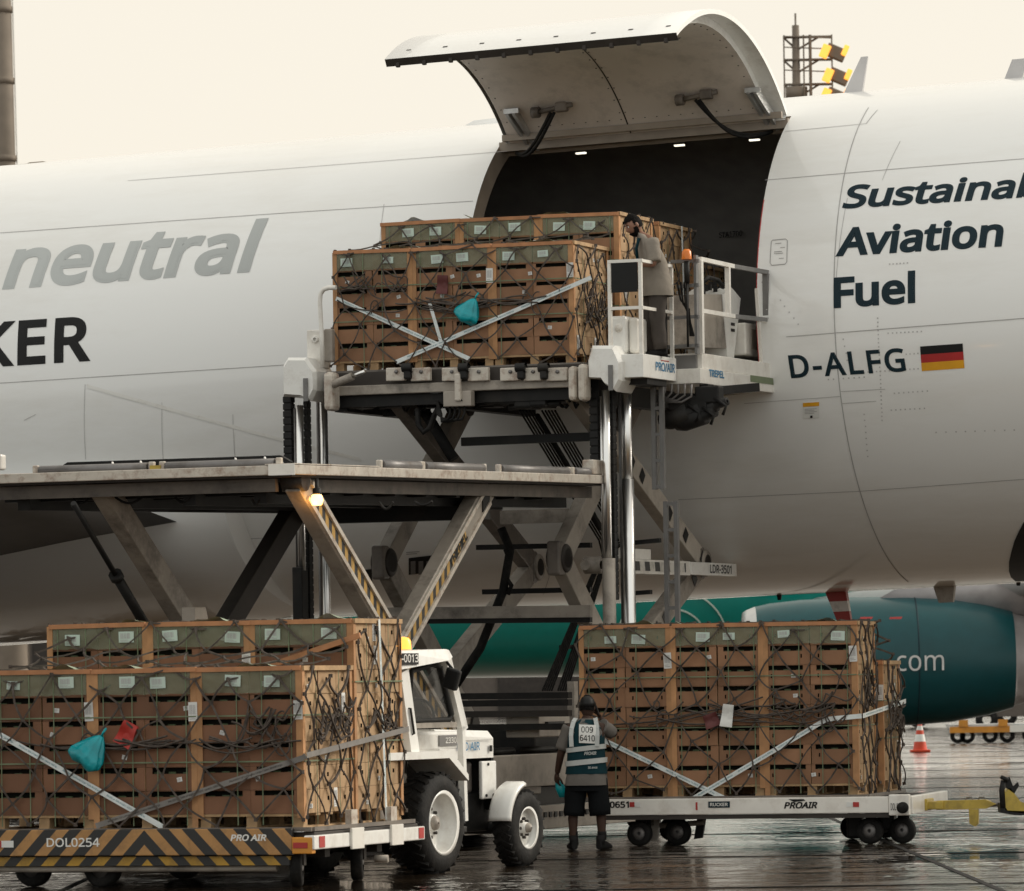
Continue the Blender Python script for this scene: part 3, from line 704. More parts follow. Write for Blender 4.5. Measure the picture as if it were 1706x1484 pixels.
    for cx_, cy_, kx_ in ((705, 943, 1), (600, 966, .9)):
        x0, y0, x1, y1 = cx_ - 24 * kx_, cy_ - 14, cx_ + 22 * kx_, cy_ + 14
        patch(x0, y0, x1, y1, 'black_metal', 'outflow_vent', .006, sl=-.12)
        for k in range(3):
            xa = x0 + 4 + k * 13 * kx_; patch(xa, y0 + 3, xa + 8 * kx_, y1 - 3, 'grey_paint', 'vent_vane', .03, sl=-.12)
        for k in range(2): patch(cx_ - 28, cy_ - 24 + 3 * k, cx_ - 6 - 4 * k, cy_ - 22.6 + 3 * k, 'seam', 'placard_print', .006)
    # antennas on the crown and drains under the belly
    def fin(px, py, base_px, hgt, swept, ch, m='wing_grey', name='antenna'):
        s, th = AF(base_px, py); a = skin(s, R(88), -.02)
        mb = MB(); mb.loft([[a + Vector((0, -.03, 0)), a + Vector((ch, -.03, 0)), a + Vector((ch, .03, 0)), a + Vector((0, .03, 0))],
                            [a + Vector((swept, -.012, hgt)), a + Vector((swept + ch * .3, -.012, hgt)), a + Vector((swept + ch * .3, .012, hgt)), a + Vector((swept, .012, hgt))]], smooth=False)
        mb.build(name, m, T)
    s0 = onplane(AM, 1404, 168, 1, 0).x; s1 = onplane(AM, 1672, 148, 1, 0).x
    for s, hh, sw, ch in ((s0, .46, .27, .26), (s1, .26, .13, .24)):
        mb = MB(); mb.loft([[(s, -.03, 3.1), (s + ch, -.03, 3.1), (s + ch, .03, 3.1), (s, .03, 3.1)], [(s + sw, -.015, 3.13 + hh), (s + sw + (.09 if hh > .3 else .2), -.015, 3.13 + hh), (s + sw + (.09 if hh > .3 else .2), .015, 3.13 + hh), (s + sw, .015, 3.13 + hh)]], smooth=False)
        mb.build('antenna', 'wing_grey', T)
    s = onplane(AM, 772, 214, 1, 0).x
    MB().loft([[(s, -.18, 3.1), (s + .9, -.18, 3.1), (s + .9, .18, 3.1), (s, .18, 3.1)], [(s + .2, -.12, 3.2), (s + .8, -.12, 3.22), (s + .8, .12, 3.22), (s + .2, .12, 3.2)]]).build('antenna_fairing', 'fuselage_white', T)
    s = onplane(AM, 38, 270, 1, 0).x
    MB().loft([[(s, -.15, 3.1), (s + .5, -.15, 3.1), (s + .5, .15, 3.1), (s, .15, 3.1)], [(s + .15, -.1, 3.16), (s + .35, -.1, 3.16), (s + .35, .1, 3.16), (s + .15, .1, 3.16)]]).build('antenna_fairing', 'pole_brown', T)
    for px, py, py2, m, ch, sw in ((1384, 984, 1046, 'red_white', .30, .22), (1565, 974, 1004, 'grimy_white', .34, .1)):
        a = onplane(AM, px - 14, py, 1, 0); b = onplane(AM, px, py2, 1, 0); hh = a.z - b.z
        mb = MB(); mb.loft([[(a.x, -.05, a.z + .12), (a.x + ch, -.05, a.z + .14), (a.x + ch, .05, a.z + .14), (a.x, .05, a.z + .12)],
                            [(a.x + sw, -.03, b.z), (a.x + sw + ch * .55, -.03, b.z), (a.x + sw + ch * .55, .03, b.z), (a.x + sw, .03, b.z)]], smooth=False)
        mb.build('drain_mast', m, T)
    for px in (505 + 787, 1690): 
        a = onplane(AM, px, 992 if px < 1500 else 968, 1, 0); MB().loft([[(a.x, -.02, a.z + .1), (a.x + .1, -.02, a.z + .1), (a.x + .1, .02, a.z + .1), (a.x, .02, a.z + .1)], [(a.x + .03, -.01, a.z - .06), (a.x + .07, -.01, a.z - .06), (a.x + .07, .01, a.z - .06), (a.x + .03, .01, a.z - .06)]]).build('antenna', 'black_metal', T)
    # dark aft entry door at the right edge
    s, th = AF(1716, 930)
    mb = MB()
    pts = [(1706 - 2, 868), (1690, 900), (1681, 935), (1683, 960), (1700, 968), (1790, 962), (1790, 850)]
    lx = [(868, 1706), (885, 1697), (900, 1690), (918, 1685), (935, 1681), (950, 1681), (960, 1684), (967, 1692)]
    for (ya, xa), (yb, xb) in zip(lx, lx[1:]):
        for k in range(10):
            u0, u1 = k / 10, (k + 1) / 10; g = lambda x, y, u: skin(*AF(x + (1800 - x) * u, y - 5 * u), .012)
            mb.quad(g(xa, ya, u0), g(xa, ya, u1), g(xb, yb, u1), g(xb, yb, u0), smooth=True)
    bmesh.ops.remove_doubles(mb.bm, verts=mb.bm.verts, dist=.001); mb.build('belly_hatch', 'black_metal', T)
    # ---- wing root, wing and fairing at the left
    rs, rt = AF(352, 912); rp = skin(rs, rt)
    mb = MB()
    def wsec(d, chord, dz, th, xt):
        y = rp.y + .35 - d; z = rp.z + dz; out = []
        for u, t in ((0, 0), (.02, .18), (.1, .42), (.3, .6), (.6, .42), (.85, .16), (1, .015)): out.append((xt - chord * (1 - u), y, z + th * t * .9))
        for u, t in ((.85, -.10), (.6, -.30), (.3, -.55), (.1, -.42), (.02, -.2)): out.append((xt - chord * (1 - u), y, z + th * t))
        return out
    mb.loft([wsec(0, 11, -.02, 1.5, rp.x), wsec(1, 10.8, .26, 1.5, rp.x - .05), wsec(2, 10.5, .46, 1.5, rp.x - .2), wsec(4, 10.0, .72, 1.5, rp.x - .3), wsec(9, 8.2, .78, 1.2, rp.x + .2), wsec(27, 3.2, 2.8, .35, rp.x + 6.5)])
    mb.build('wing', 'wing_dark', T)
    mb = MB(); rings = []
    for k in range(15):
        u = k / 14; s = rp.x + .6 - u * 17; g = sin(min(1, u * 2.4) * pi / 2) ** .7 if u > 0 else 0.02
        rings.append([(s, -(RAD + .16 * g - .05 * (1 - g)) * cos(a) * (1 if True else 0), -1.45 + (1.55 + .35 * g) * sin(a) * .98 - .12 * (1 - g)) if sin(a) < 0 else (s, -(RAD + .16 * g - .05 * (1 - g)) * cos(a), -1.45 + (.5 * g) * sin(a)) for a in [2 * pi * i / 40 for i in range(40)]])
    mb.loft(rings); mb.build('wing_fairing', 'fuselage_white', T)
    # main landing gear, mostly hidden behind the cartons
    for yy in (-5.4, 5.4):
        gs = -10.6; gz = -AM.translation.z - gs * ex.z
        lg = MB(); lg.tube([(gs, yy, -3.0), (gs, yy, gz + .8)], .16, 14); lg = lg.build('landing_gear', 'alu', T)
        MB().beam((gs - 1.5, yy, gz + .68), (gs + 1.5, yy, gz + .68), .2, .25).build('bogie_beam', 'alu', lg)
        MB().span(gs - 1.1, gs + 1.2, yy + .28, yy + .34, gz + 1.6, -2.8).build('gear_door', 'black_metal', lg)
        for dx in (-1.45, 0, 1.45):
            for dy in (-.55, .55): MB().lathe([(-.22, .3), (-.22, .55), (-.14, .66), (.14, .66), (.22, .55), (.22, .3)], (gs + dx, yy + dy, gz + .66), (0, 1, 0), 28).build('wheel', 'rubber', lg)
    mb = MB(); mb.span(-11.5, -8.9, -2.6, -2.5, -3.75, -3.2); mb.build('gear_door', 'black_metal', T)
    # light tip of the root fairing
    c0 = skin(*AF(268, 900), .30); mb = MB(); mb.lathe([(-2.6 + 3.3 * k / 20, .24 * (1 - max(0, (k - 8) / 12) ** 2) ** .8 if k < 20 else .001) for k in range(21)], c0, (1, 0, -.12), 24); mb.build('fairing_tip', 'fuselage_white', T)
    return T
DOOR_PHI = 77
freighter()
# ================================================================ CARTON LOADS
BW, BD, BH = .5, .4, .2115
PAL = .13
def panel(mb, o, xd, zd, nin, W, H, holes, depth):
    """rectangle with real recesses: o corner, xd / zd unit directions, nin inward direction"""
    o, xd, zd, nin = map(Vector, (o, xd, zd, nin))
    xs = sorted({0, W} | {h[0] for h in holes} | {h[1] for h in holes}); zs = sorted({0, H} | {h[2] for h in holes} | {h[3] for h in holes})
    for a, b in zip(xs, xs[1:]):
        for c, d in zip(zs, zs[1:]):
            if any(h[0] <= a and b <= h[1] and h[2] <= c and d <= h[3] for h in holes): continue
            mb.mi = 0; mb.quad(o + xd * a + zd * c, o + xd * b + zd * c, o + xd * b + zd * d, o + xd * a + zd * d)
    for a, b, c, d in holes:
        q = [o + xd * a + zd * c, o + xd * b + zd * c, o + xd * b + zd * d, o + xd * a + zd * d]; r = [p + nin * depth for p in q]
        mb.mi = 1; mb.quad(*r)
        for i in range(4): mb.quad(q[i], q[(i + 1) % 4], r[(i + 1) % 4], r[i])
        mb.mi = 0
def box_mesh(name, kind, front='cardboard', seed=0):
    w_, d_, h_ = BW - .008, BD - .006, BH - .003; mb = MB(); g = .004
    rq = random.Random(seed); slot = (.035 + rq.uniform(0, .03), w_ - .05 - rq.uniform(0, .035), h_ - .054 + rq.uniform(-.006, .012), h_ - .003)
    fh = {'plain': [slot], 'slit': [slot, (.075, .090, .075, .115), (w_ - .10, w_ - .085, .075, .115)],
          'top': [], 'topslit': [(.12, .135, .085, .125), (w_ - .14, w_ - .125, .085, .125)]}[kind]
    panel(mb, (g, 0, 0), (1, 0, 0), (0, 0, 1), (0, 1, 0), w_, h_, fh, .05)
    sh = [(d_ / 2 - .022, d_ / 2 + .022, .105, .142)]
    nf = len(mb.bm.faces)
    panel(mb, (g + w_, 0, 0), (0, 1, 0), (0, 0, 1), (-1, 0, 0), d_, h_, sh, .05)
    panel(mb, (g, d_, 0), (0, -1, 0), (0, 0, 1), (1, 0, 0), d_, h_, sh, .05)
    mb.quad((g, d_, 0), (g + w_, d_, 0), (g + w_, d_, h_), (g, d_, h_)); mb.quad((g, 0, h_), (g + w_, 0, h_), (g + w_, d_, h_), (g, d_, h_)); mb.quad((g, 0, 0), (g + w_, 0, 0), (g + w_, d_, 0), (g, d_, 0))
    if 'top' not in kind:
        for k in range(3): # fruit seen through the slot
            x = .10 + k * .14; mb.mi = 2; mb.box((x + g, .042, h_ - .052), (.07, .014, .012 + .010 * (k % 2)))
    mb.bm.faces.ensure_lookup_table()
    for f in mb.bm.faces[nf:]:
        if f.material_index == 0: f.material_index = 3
    mb.mi = 0
    bmesh.ops.recalc_face_normals(mb.bm, faces=mb.bm.faces)
    me = bpy.data.meshes.new(name); mb.bm.to_mesh(me); mb.bm.free()
    for m in (front, 'box_inside', 'produce', 'cardboard_side_lit'): me.materials.append(MATS[m])
    return me
BOXM = {}
for k in ('plain', 'slit', 'top', 'topslit'):
    for v_ in range(5):
        BOXM[k, v_] = box_mesh('box_' + k, k, 'cardboard', v_); BOXM[k + '_red', v_] = box_mesh('box_' + k + '_red', k, 'cardboard_red', v_)
def label_mesh(name, w_, h_, m):
    mb = MB(); mb.quad((0, 0, 0), (w_, 0, 0), (w_, 0, h_), (0, 0, h_)); mb.mi = 1; rnd = random.Random(len(name))
    x = w_ * .12
    while x < w_ * .75:
        b = rnd.uniform(.003, .008); mb.quad((x, -.001, h_ * .35), (x + b, -.001, h_ * .35), (x + b, -.001, h_ * .85), (x, -.001, h_ * .85)); x += b + rnd.uniform(.003, .007)
    for k in range(2): mb.quad((w_ * .1, -.001, h_ * (.1 + .1 * k)), (w_ * (.8 - .2 * k), -.001, h_ * (.1 + .1 * k)), (w_ * (.8 - .2 * k), -.001, h_ * (.14 + .1 * k)), (w_ * .1, -.001, h_ * (.14 + .1 * k)))
    me = bpy.data.meshes.new(name); mb.bm.to_mesh(me); mb.bm.free(); me.materials.append(MATS[m]); me.materials.append(MATS['seam']); return me
LABM = {'wide': label_mesh('label_wide', .15, .10, 'paper_green'), 'tall': label_mesh('label_tall', .085, .17, 'paper'), 'tiny': label_mesh('label_tiny', .05, .04, 'paper'), 'band': label_mesh('label_band', .13, .075, 'paper_green')}
DECK = None
def pallet_thing(M, h, desc, rnd, front=True, right=False, film=True):
    """wooden pallet with its corner boards, straps and film; local origin front-left-bottom, 1.0 x 1.2"""
    t = thing('pallet', desc, 'pallet', M, 'wooden pallets under the carton stacks')
    W, D = 1.0, 1.2; top = PAL + h
    for y in (0, .3, .6, .9, 1.09) : MB().span(.0, W, y + .005, y + .105, PAL - .024, PAL - .002).build('deck_board', 'pallet_wood', t)
    for x in (.01, .45, .89):
        MB().span(x, x + .1, .01, 1.19, 0, .02).build('bottom_board', 'pallet_wood', t)
        for y in (.02, .55, 1.08): MB().span(x, x + .1, y, y + .1, .02, PAL - .024).build('block', 'pallet_wood', t)
    if front:
        for x0, x1 in ((-.004, .052), (W - .052, W + .004)):
            mb = MB(); mb.span(x0, x1, -.012, -.003, .0 if rnd.random() < .5 else .09, top + .015)
            xx = x0 if x0 < .5 else x1
            mb.build('corner_board', 'board', t)
        mb = MB(); mb.box((W / 2, -.012, top + .014), (W + rnd.uniform(-.05, .03), .03, .042), Matrix.Rotation(rnd.uniform(-.012, .012), 4, 'Y')); mb.build('top_board', 'top_wood', t)
        for x in (.10, .38, .62, .9):
            if rnd.random() < .8: MB().span(x, x + .009, -.017, -.0135, .03, top + .03).build('strap', 'strap_green', t)
        for z in (PAL + h * .36, PAL + h * .68): MB().span(-.004, W + .004, -.021, -.0175, z, z + .012).build('strap', 'strap_green', t)
    if right:
        for y0, y1 in ((-.008, .05), (D - .06, D)):
            MB().span(W + .003, W + .012, y0, y1, .05, top + .015).build('corner_board', 'board', t)
        MB().box((W + .012, D / 2, top + .014), (.03, D, .042)).build('top_board', 'pallet_wood', t)
        for y in (.3, .85): MB().span(W + .0135, W + .017, y, y + .009, .03, top + .03).build('strap', 'strap_green', t)
        for z in (PAL + h * .36, PAL + h * .68): MB().span(W + .0175, W + .021, 0, D, z, z + .012).build('strap', 'strap_green', t)
    # closed filling of the stack behind the cartons in view
    MB().span(.012, W - .41 if right else W - .012, .41, D - .01, PAL, top - .006).build('inner_cartons', 'cardboard_plain', t, kind='stuff')
    if front and film:
        r = random.Random(rnd.random()); x0, x1 = .055, W - .055
        mb = MB(); mb.grid(lambda u, v: (x0 + (x1 - x0) * u, -.008 - .008 * r.random(), top - .205 + .20 * v + .012 * r.random()), 14, 4); mb.build('film', 'film', t)
        mb = MB(); ph = r.random() * 6
        mb.grid(lambda u, v: (x0 + (x1 - x0) * u, -.026 + 1.0 * v, top + .012 + .008 * r.random() + .07 * max(0, sin(u * 5 + ph)) ** 2 * (1 - v) ** 2 * (.75 + .25 * sin(u * 21 + ph))), 24, 6); mb.build('film', 'film_loose', t)
        for k in range(2):
            ob = inst('paper_label', LABM['wide' if r.random() < .7 else 'band'], t); ob.location = (.09 + .47 * k + r.uniform(0, .22), -.022, top - .15 + r.uniform(-.02, .02)); ob.rotation_euler = (0, r.uniform(-.06, .06), 0)
    if front and rnd.random() < .75:
        ob = inst('paper_label', LABM['tall'], t); ob.location = (W - .07, -.018, top - .42 + rnd.uniform(-.03, .03)); ob.rotation_euler = (0, rnd.uniform(-.05, .05), 0)
    if front:
        for k in range(3):
            ob = inst('paper_label', LABM['tiny'], t); ob.location = (rnd.uniform(.1, .9), -.004, PAL + (rnd.randrange(int(h / BH)) + .35) * BH); ob.rotation_euler = (0, rnd.uniform(-.3, .3), 0)
    if right:
        for k in range(6):
            ob = inst('paper_label', LABM['tiny' if k % 3 else 'tall'], t); ob.rotation_euler = (0, 0, R(90)); ob.location = (W + .004, rnd.uniform(.1, 1.0), PAL + (rnd.randrange(int(h / BH)) + .2) * BH)
    return t
def carton(M, kind, label):
    ob = bpy.data.objects.new('cardboard_box', BOXM[kind, rnd.randrange(5)]); COL.objects.link(ob); ob.matrix_world = M
    return tag(ob, label, 'box', 'cardboard fruit boxes in the netted loads')
def stack_row(M, du, v0, n, slit, desc, rnd, front_layers, side, film=True, red=False):
    """three pallets side by side; front_layers: set of layer indices (from the bottom) whose fronts are seen"""
    for k in range(3):
        pm = M @ Matrix.Translation((du + k * 1.005, v0, 0)) @ Matrix.Rotation(rnd.uniform(-.006, .006), 4, 'Z')
        right = side and k == 2
        pallet_thing(pm, n * BH, ('wooden pallet strapped with corner boards, %s of three, %s' % (('left', 'middle', 'right')[k], desc)), rnd, front=bool(front_layers) or (right), right=right, film=film)
        for lay in range(n):
            z = PAL + lay * BH; lt = n - 1 - lay
            for c in range(2):
                fr = lay in front_layers; end = right and c == 1
                for dpt in range(3 if end else 1):
                    if not (fr or end): continue
                    if not fr and not end: continue
                    j = rnd.uniform(-.006, .006)
                    bm_ = pm @ Matrix.Translation((c * BW + j, dpt * BD + rnd.uniform(-.003, .010), z)) @ Matrix.Rotation(rnd.uniform(-.014, .014), 4, 'Z')
                    kind = ('topslit' if slit else 'top') if lt == 0 else ('slit' if slit else 'plain')
                    if red: kind += '_red'
                    if dpt == 0: lab = 'cardboard box, %s layer down, %s column from left, %s' % (ORD[lt], ORD[k * 2 + c], desc)
                    else: lab = 'cardboard box, %s layer down, %s column of right end, %s' % (ORD[lt], ('', 'middle', 'far')[dpt], desc)
                    carton(bm_, kind, lab)
# ---------------------------------------------------------------- nets and straps
def net(M, faces, label, rnd, group='cargo nets over the carton loads', loops=26, grey=False):
    """faces: list of (fn(u, v) -> local point, nu, nv): diamond lattice with knots and sag, every cord a tube"""
    mb = MB(); r0 = .0115
    def cord(a, b, n, sag, r=r0):
        pts = []; a, b = Vector(a), Vector(b)
        off = Vector((rnd.uniform(-1, 1), rnd.uniform(-.6, 0), rnd.uniform(-1, .3))) * sag
        for i in range(n + 1):
            u = i / n; pts.append(a.lerp(b, u) + off * sin(pi * u))
        mb.tube(pts, r, 4, cap=False)
    for fn, nu, nv, jit in faces:
        N = {}
        for i in range(nu + 1):
            for j in range(nv + 1):
                if (i + j) % 2 == 0:
                    u = min(1.0, max(0.0, i / nu + rnd.uniform(-jit, jit) / nu)); v = min(1.0, max(0, j / nv + rnd.uniform(-jit, jit) / nv))
                    N[i, j] = Vector(fn(u, v))
        for (i, j), p in N.items():
            mb.box(p, (.030, .024, .034), rnd.uniform(0, 1))
            for di in (-1, 1):
                q = N.get((i + di, j + 1))
                if q is not None: cord(p, q, 4, .035, r0 * rnd.uniform(.8, 1.15))
    ob = mb.build('cargo_net', 'rope_grey' if grey else 'rope')
    return tag(ob, label, 'net', group)
def slack_ropes(name_label, M, fn, rnd, n, zc, zs, W, m='rope'):
    """gathered slack of the net: ropes hanging along the middle of the face"""
    mb = MB()
    for k in range(n):
        a = rnd.uniform(-.05, .75); b = min(1, a + rnd.uniform(.15, .45)); a = max(0, a); z0 = zc + rnd.uniform(-zs, zs); z1 = zc + rnd.uniform(-zs, zs); sg = rnd.uniform(.0, .10); pts = []
        ph = rnd.uniform(0, 6); lift = Vector((rnd.uniform(-.02, .02), -rnd.uniform(0, .03), 0)); am = rnd.uniform(.004, .02)
        for i in range(17):
            u = i / 16; pts.append(fn(a + (b - a) * u, z0 + (z1 - z0) * u - sg * sin(pi * u) + am * sin(u * 8 + ph)) + lift)
        mb.tube(pts, rnd.uniform(.007, .012), 5, cap=False)
    for k in range(n // 4):
        u0 = rnd.uniform(.05, .95); z0 = zc + rnd.uniform(-zs, zs); r = rnd.uniform(.03, .08); pts = []; ph = rnd.uniform(0, 6); tot = rnd.uniform(3.5, 6.0); lift = Vector((0, -rnd.uniform(0, .03), 0))
        for i in range(18):
            a = ph + i / 17 * tot; pts.append(fn(min(1, max(0, u0 + cos(a) * r / W)), z0 + sin(a) * r * 1.5 - .06 * i / 17) + lift)
        mb.tube(pts, .008, 5, cap=False)
    ob = mb.build('slack_rope', m)
    return tag(ob, name_label, 'rope', 'slack ropes bundled on the nets')
def web_strap(pts, wd, m, label, txt=None, tm='teal_print', side=(0, -1, 0), rep=3, start=.06):
    pts = [Vector(p) for p in pts]; mb = MB(); d0 = (pts[1] - pts[0]).normalized(); nrm = Vector(side)
    for a, b in zip(pts, pts[1:]):
        d = (b - a).normalized(); s = d.cross(nrm).normalized() * wd / 2; nn = nrm.normalized() * .004
        mb.prism([a - s, b - s, b + s, a + s], nn)
    ob = mb.build('webbing_strap', m); tag(ob, label, 'strap', 'printed lashing straps')
    if txt:
        a, b = max(zip(pts, pts[1:]), key=lambda q: (q[1] - q[0]).length); d = (b - a); L = d.length; d.normalize()
        s = nrm.cross(d).normalized()
        if s.z < 0: s = -s
        if d.cross(s).dot(nrm) < 0: a, d, s = b, -d, s
        for k in range(rep):
            p0 = a + d * (L * (start + k * (.94 - start) / rep))
            lettering(ob, txt[k % len(txt)], p0 - s * wd * .22, d, s, wd * .44, tm, width=L * (.94 - start) / rep * .86, bold=.01, off=.006)
    return ob
def bag(M, L, w_, ang, m, label, cat, rnd, name='plastic_bag'):
    """limp sack: gathered at the tied neck, widening, folded, hanging along 'ang' (0 = straight down, + = to the left)"""
    d = Vector((-sin(ang), 0, -cos(ang))); s = Vector((cos(ang), 0, -sin(ang))); n = Vector((0, -1, 0)); mb = MB(); rings = []; ph = rnd.uniform(0, 6); N = 40
    for i in range(19):
        u = i / 18; rr = (.10 + .90 * min(1, u * 1.5) ** .8) * (1 - .35 * max(0, u - .86) / .14); fold = .16 * (1 - u) + .05
        ring = []
        for k in range(N):
            t = 2 * pi * k / N; f = 1 + fold * sin(9 * t + ph + 2.5 * u) * .6 + fold * .5 * sin(17 * t + 4 * u) + .05 * sin(3 * t + 7 * u)
            ring.append(d * (L * u * (1 + .05 * sin(3 * t + ph))) + s * (cos(t) * w_ / 2 * rr * f) + n * (.015 + (.06 * rr + .01) * (1 + sin(t) * f * .9)))
        rings.append(ring)
    mb.loft(rings); ob = mb.build(name, m); ob.matrix_world = M
    mt = MB(); mt.tube([(0, -.03, 0), (.02, -.05, .03), (.05, -.04, .07)], .012, 6); tail = mt.build('bag_tie', m, ob)
    return tag(ob, label, cat)
def rag(M, w_, h_, m, label, cat, rnd, rot=0, name='tag_bag'):
    mb = MB(); ph = rnd.uniform(0, 6)
    mb.grid(lambda u, v: ((u - .5) * w_ * (1 - .15 * v), -.02 - .012 * sin(u * 5 + ph) - .01 * sin(v * 7 + ph), (v - .5) * h_), 8, 8)
    mb.grid(lambda u, v: ((u - .5) * w_ * (1 - .15 * v), -.005, (v - .5) * h_), 2, 2)
    ob = mb.build(name, m); ob.matrix_world = M @ Matrix.Rotation(rot, 4, 'Y'); return tag(ob, label, cat)
def base_plate(M, W, D, label):
    t = thing('cargo_base_plate', label, 'cargo pallet', M, 'aluminium base sheets under the loads')
    MB().span(-.09, W + .09, -.06, D + .02, -.022, -.001).build('sheet', 'alu', t)
    mb = MB(); mb.span(-.11, W + .11, -.10, -.06, -.024, .012); mb.build('edge_rail', 'grimy_mid', t)
    mb = MB(); mb.span(W + .09, W + .13, -.06, D + .02, -.024, .012); mb.build('edge_rail', 'grimy_mid', t)
    return t
def profile_pt(prof, t):
    """point on an open polyline (list of (v,z)) at fraction t of its length"""
    L = [math.dist(a, b) for a, b in zip(prof, prof[1:])]; s = t * sum(L)
    for (a, b), l in zip(zip(prof, prof[1:]), L):
        if s <= l or (a, b) == (prof[-2], prof[-1]): k = min(1, s / l); return a[0] + (b[0] - a[0]) * k, a[1] + (b[1] - a[1]) * k
        s -= l
STW = 3.01
# lower-left load -------------------------------------------------
rnd = random.Random(11)
def to_local(M, p): return M.inverted() @ p
c = P(506, 1380, 47.6); LM = frame((c.x, c.y, 0), 19.5) @ Matrix.Translation((-STW, 0, .52))
base_plate(LM, STW, 2.44, 'aluminium base sheet under cartons on the hazard striped dolly')
stack_row(LM, 0, 0, 6, False, 'front row, striped dolly', rnd, set(range(6)), True, red=True)
stack_row(LM, .02, 1.215, 8, False, 'rear row, striped dolly', rnd, {5, 6, 7}, True, red=True)
h1, h2 = PAL + 6 * BH, PAL + 8 * BH
def load_net(M, lab, rnd, h1, h2, two=True, nfu=14, off2=0):
    prof = [(-.03, .02), (-.035, h1 * .5), (-.03, h1 + .03), (.5, h1 + .06), (1.19, h1 + .22), (1.185, h2 + .02), (2.4, h2 + .04)] if h2 > h1 else [(-.03, .02), (-.035, h1 * .5), (-.03, h1 + .03), (1.2, h1 + .05), (1.8, h2 + .2), (2.44, h2 + .03)]
    def front(u, v):
        y, z = profile_pt(prof, v); return M @ Vector((-.03 + u * (STW + .05) + (off2 if y > 1 else 0), y - .012 - .02 * rnd.random(), z + .01 * rnd.random()))
    L = sum(math.dist(a, b) for a, b in zip(prof, prof[1:]))
    faces = [(front, nfu, int(round(L / .26)), .34)]
    def side1(u, v): return M @ Vector((STW + .03 + .03 * rnd.random(), -.02 + 1.2 * u, .02 + v * h1))
    def side2(u, v): return M @ Vector((STW + .035 + off2 + .03 * rnd.random(), 1.23 + 1.2 * u, .02 + v * h2))
    faces += [(side1, 6, int(h1 / .24), .4), (side2, 6, int(h2 / .24), .4)]
    return net(M, faces, lab, rnd)
load_net(LM, 'dark rope net over the cartons on the hazard striped dolly', rnd, h1, h2)
fr = lambda M: (lambda u, z: M @ Vector((u * STW, -.055, z)))
sd = lambda M, y0, y1: (lambda u, z: M @ Vector((STW + .07, y0 + (y1 - y0) * u, z)))
slack_ropes('bundled slack rope across front of striped dolly load', LM, fr(LM), rnd, 12, .78, .06, STW)
slack_ropes('tangled slack rope near front corner of striped dolly load', LM, lambda u, z: fr(LM)(.78 + .22 * u, z), rnd, 14, .92, .18, .7)
slack_ropes('rope tangle hanging on right end of striped dolly load', LM, sd(LM, .2, 1.1), rnd, 22, .95, .2, .9)
slack_ropes('rope tangle on tall rear stack of striped dolly load', LM, sd(LM, 1.4, 2.4), rnd, 12, .95, .12, .9)
def on(M, px, py, off=-.055):
    return onplane(M, px, py, 1, off)
PR = ['PROPERTY OF Lufthansa Cargo / Swiss WorldCargo', 'PM 028 Lot  Date of expiry 12.2023  capacity 5000 kg']
def lw(M, L): return [M @ Vector(p) for p in L]
def strapset(M, A, B, m, lab, txt=PR, wd=.05, rep=3, extra=None, tm='teal_print', off=-.055):
    a, b = on(M, *A, off), on(M, *B, off); pts = lw(M, [a, b] + (extra or []))
    nn = (M.to_3x3() @ Vector((0, -1, 0)))
    return web_strap(pts, wd, m, lab, txt, side=nn, rep=rep, tm=tm)
strapset(LM, (-60, 1190), (272, 1378), 'web_white', 'white printed lashing strap falling to the right on striped dolly load', rep=4)
a, b = on(LM, 160, 1376, -.06), on(LM, 506, 1262, -.06)
e1 = Vector((STW + .066, -.07, b.z + .02)); e2 = Vector((STW + .10, 2.4, b.z + .22))
web_strap(lw(LM, [a, b, Vector((STW + .06, -.07, b.z + .02))]), .05, 'web_grey', 'grey lashing strap rising right across front of striped dolly load', PR, side=LM.to_3x3() @ Vector((0, -1, 0)), tm='black_paint', rep=3)
web_strap(lw(LM, [e1, e2]), .05, 'web_grey', 'grey lashing strap round right end of striped dolly load', None, side=LM.to_3x3() @ Vector((1, 0, 0)))
web_strap(lw(LM, [Vector((STW + .075, 1.85, .02)), Vector((STW + .06, 1.78, h2 + .03))]), .045, 'web_white', 'white vertical strap on tall rear stack of striped dolly load', PR, side=LM.to_3x3() @ Vector((1, 0, 0)), rep=3)
p = on(LM, 172, 1226); bag(LM @ Matrix.Translation(p), .31, .33, R(34), 'teal_bag', 'crumpled teal plastic bag hung on net of striped dolly load', 'bag', rnd)
p = on(LM, 212, 1223); rag(LM @ Matrix.Translation(p), .17, .22, 'red_cloth', 'bright red pouch tied to net beside the teal bag', 'pouch', rnd, R(28))
# loose plank lying across the rear stack
a, b = onplane(LM, 440, 1112, 1, 1.12), onplane(LM, 600, 1058, 1, 1.12)
mb = MB(); mb.beam(LM @ a, LM @ b, .03, .05); tag(mb.build('loose_plank', 'top_wood'), 'loose orange plank slanting over rear stack of striped dolly load', 'plank')
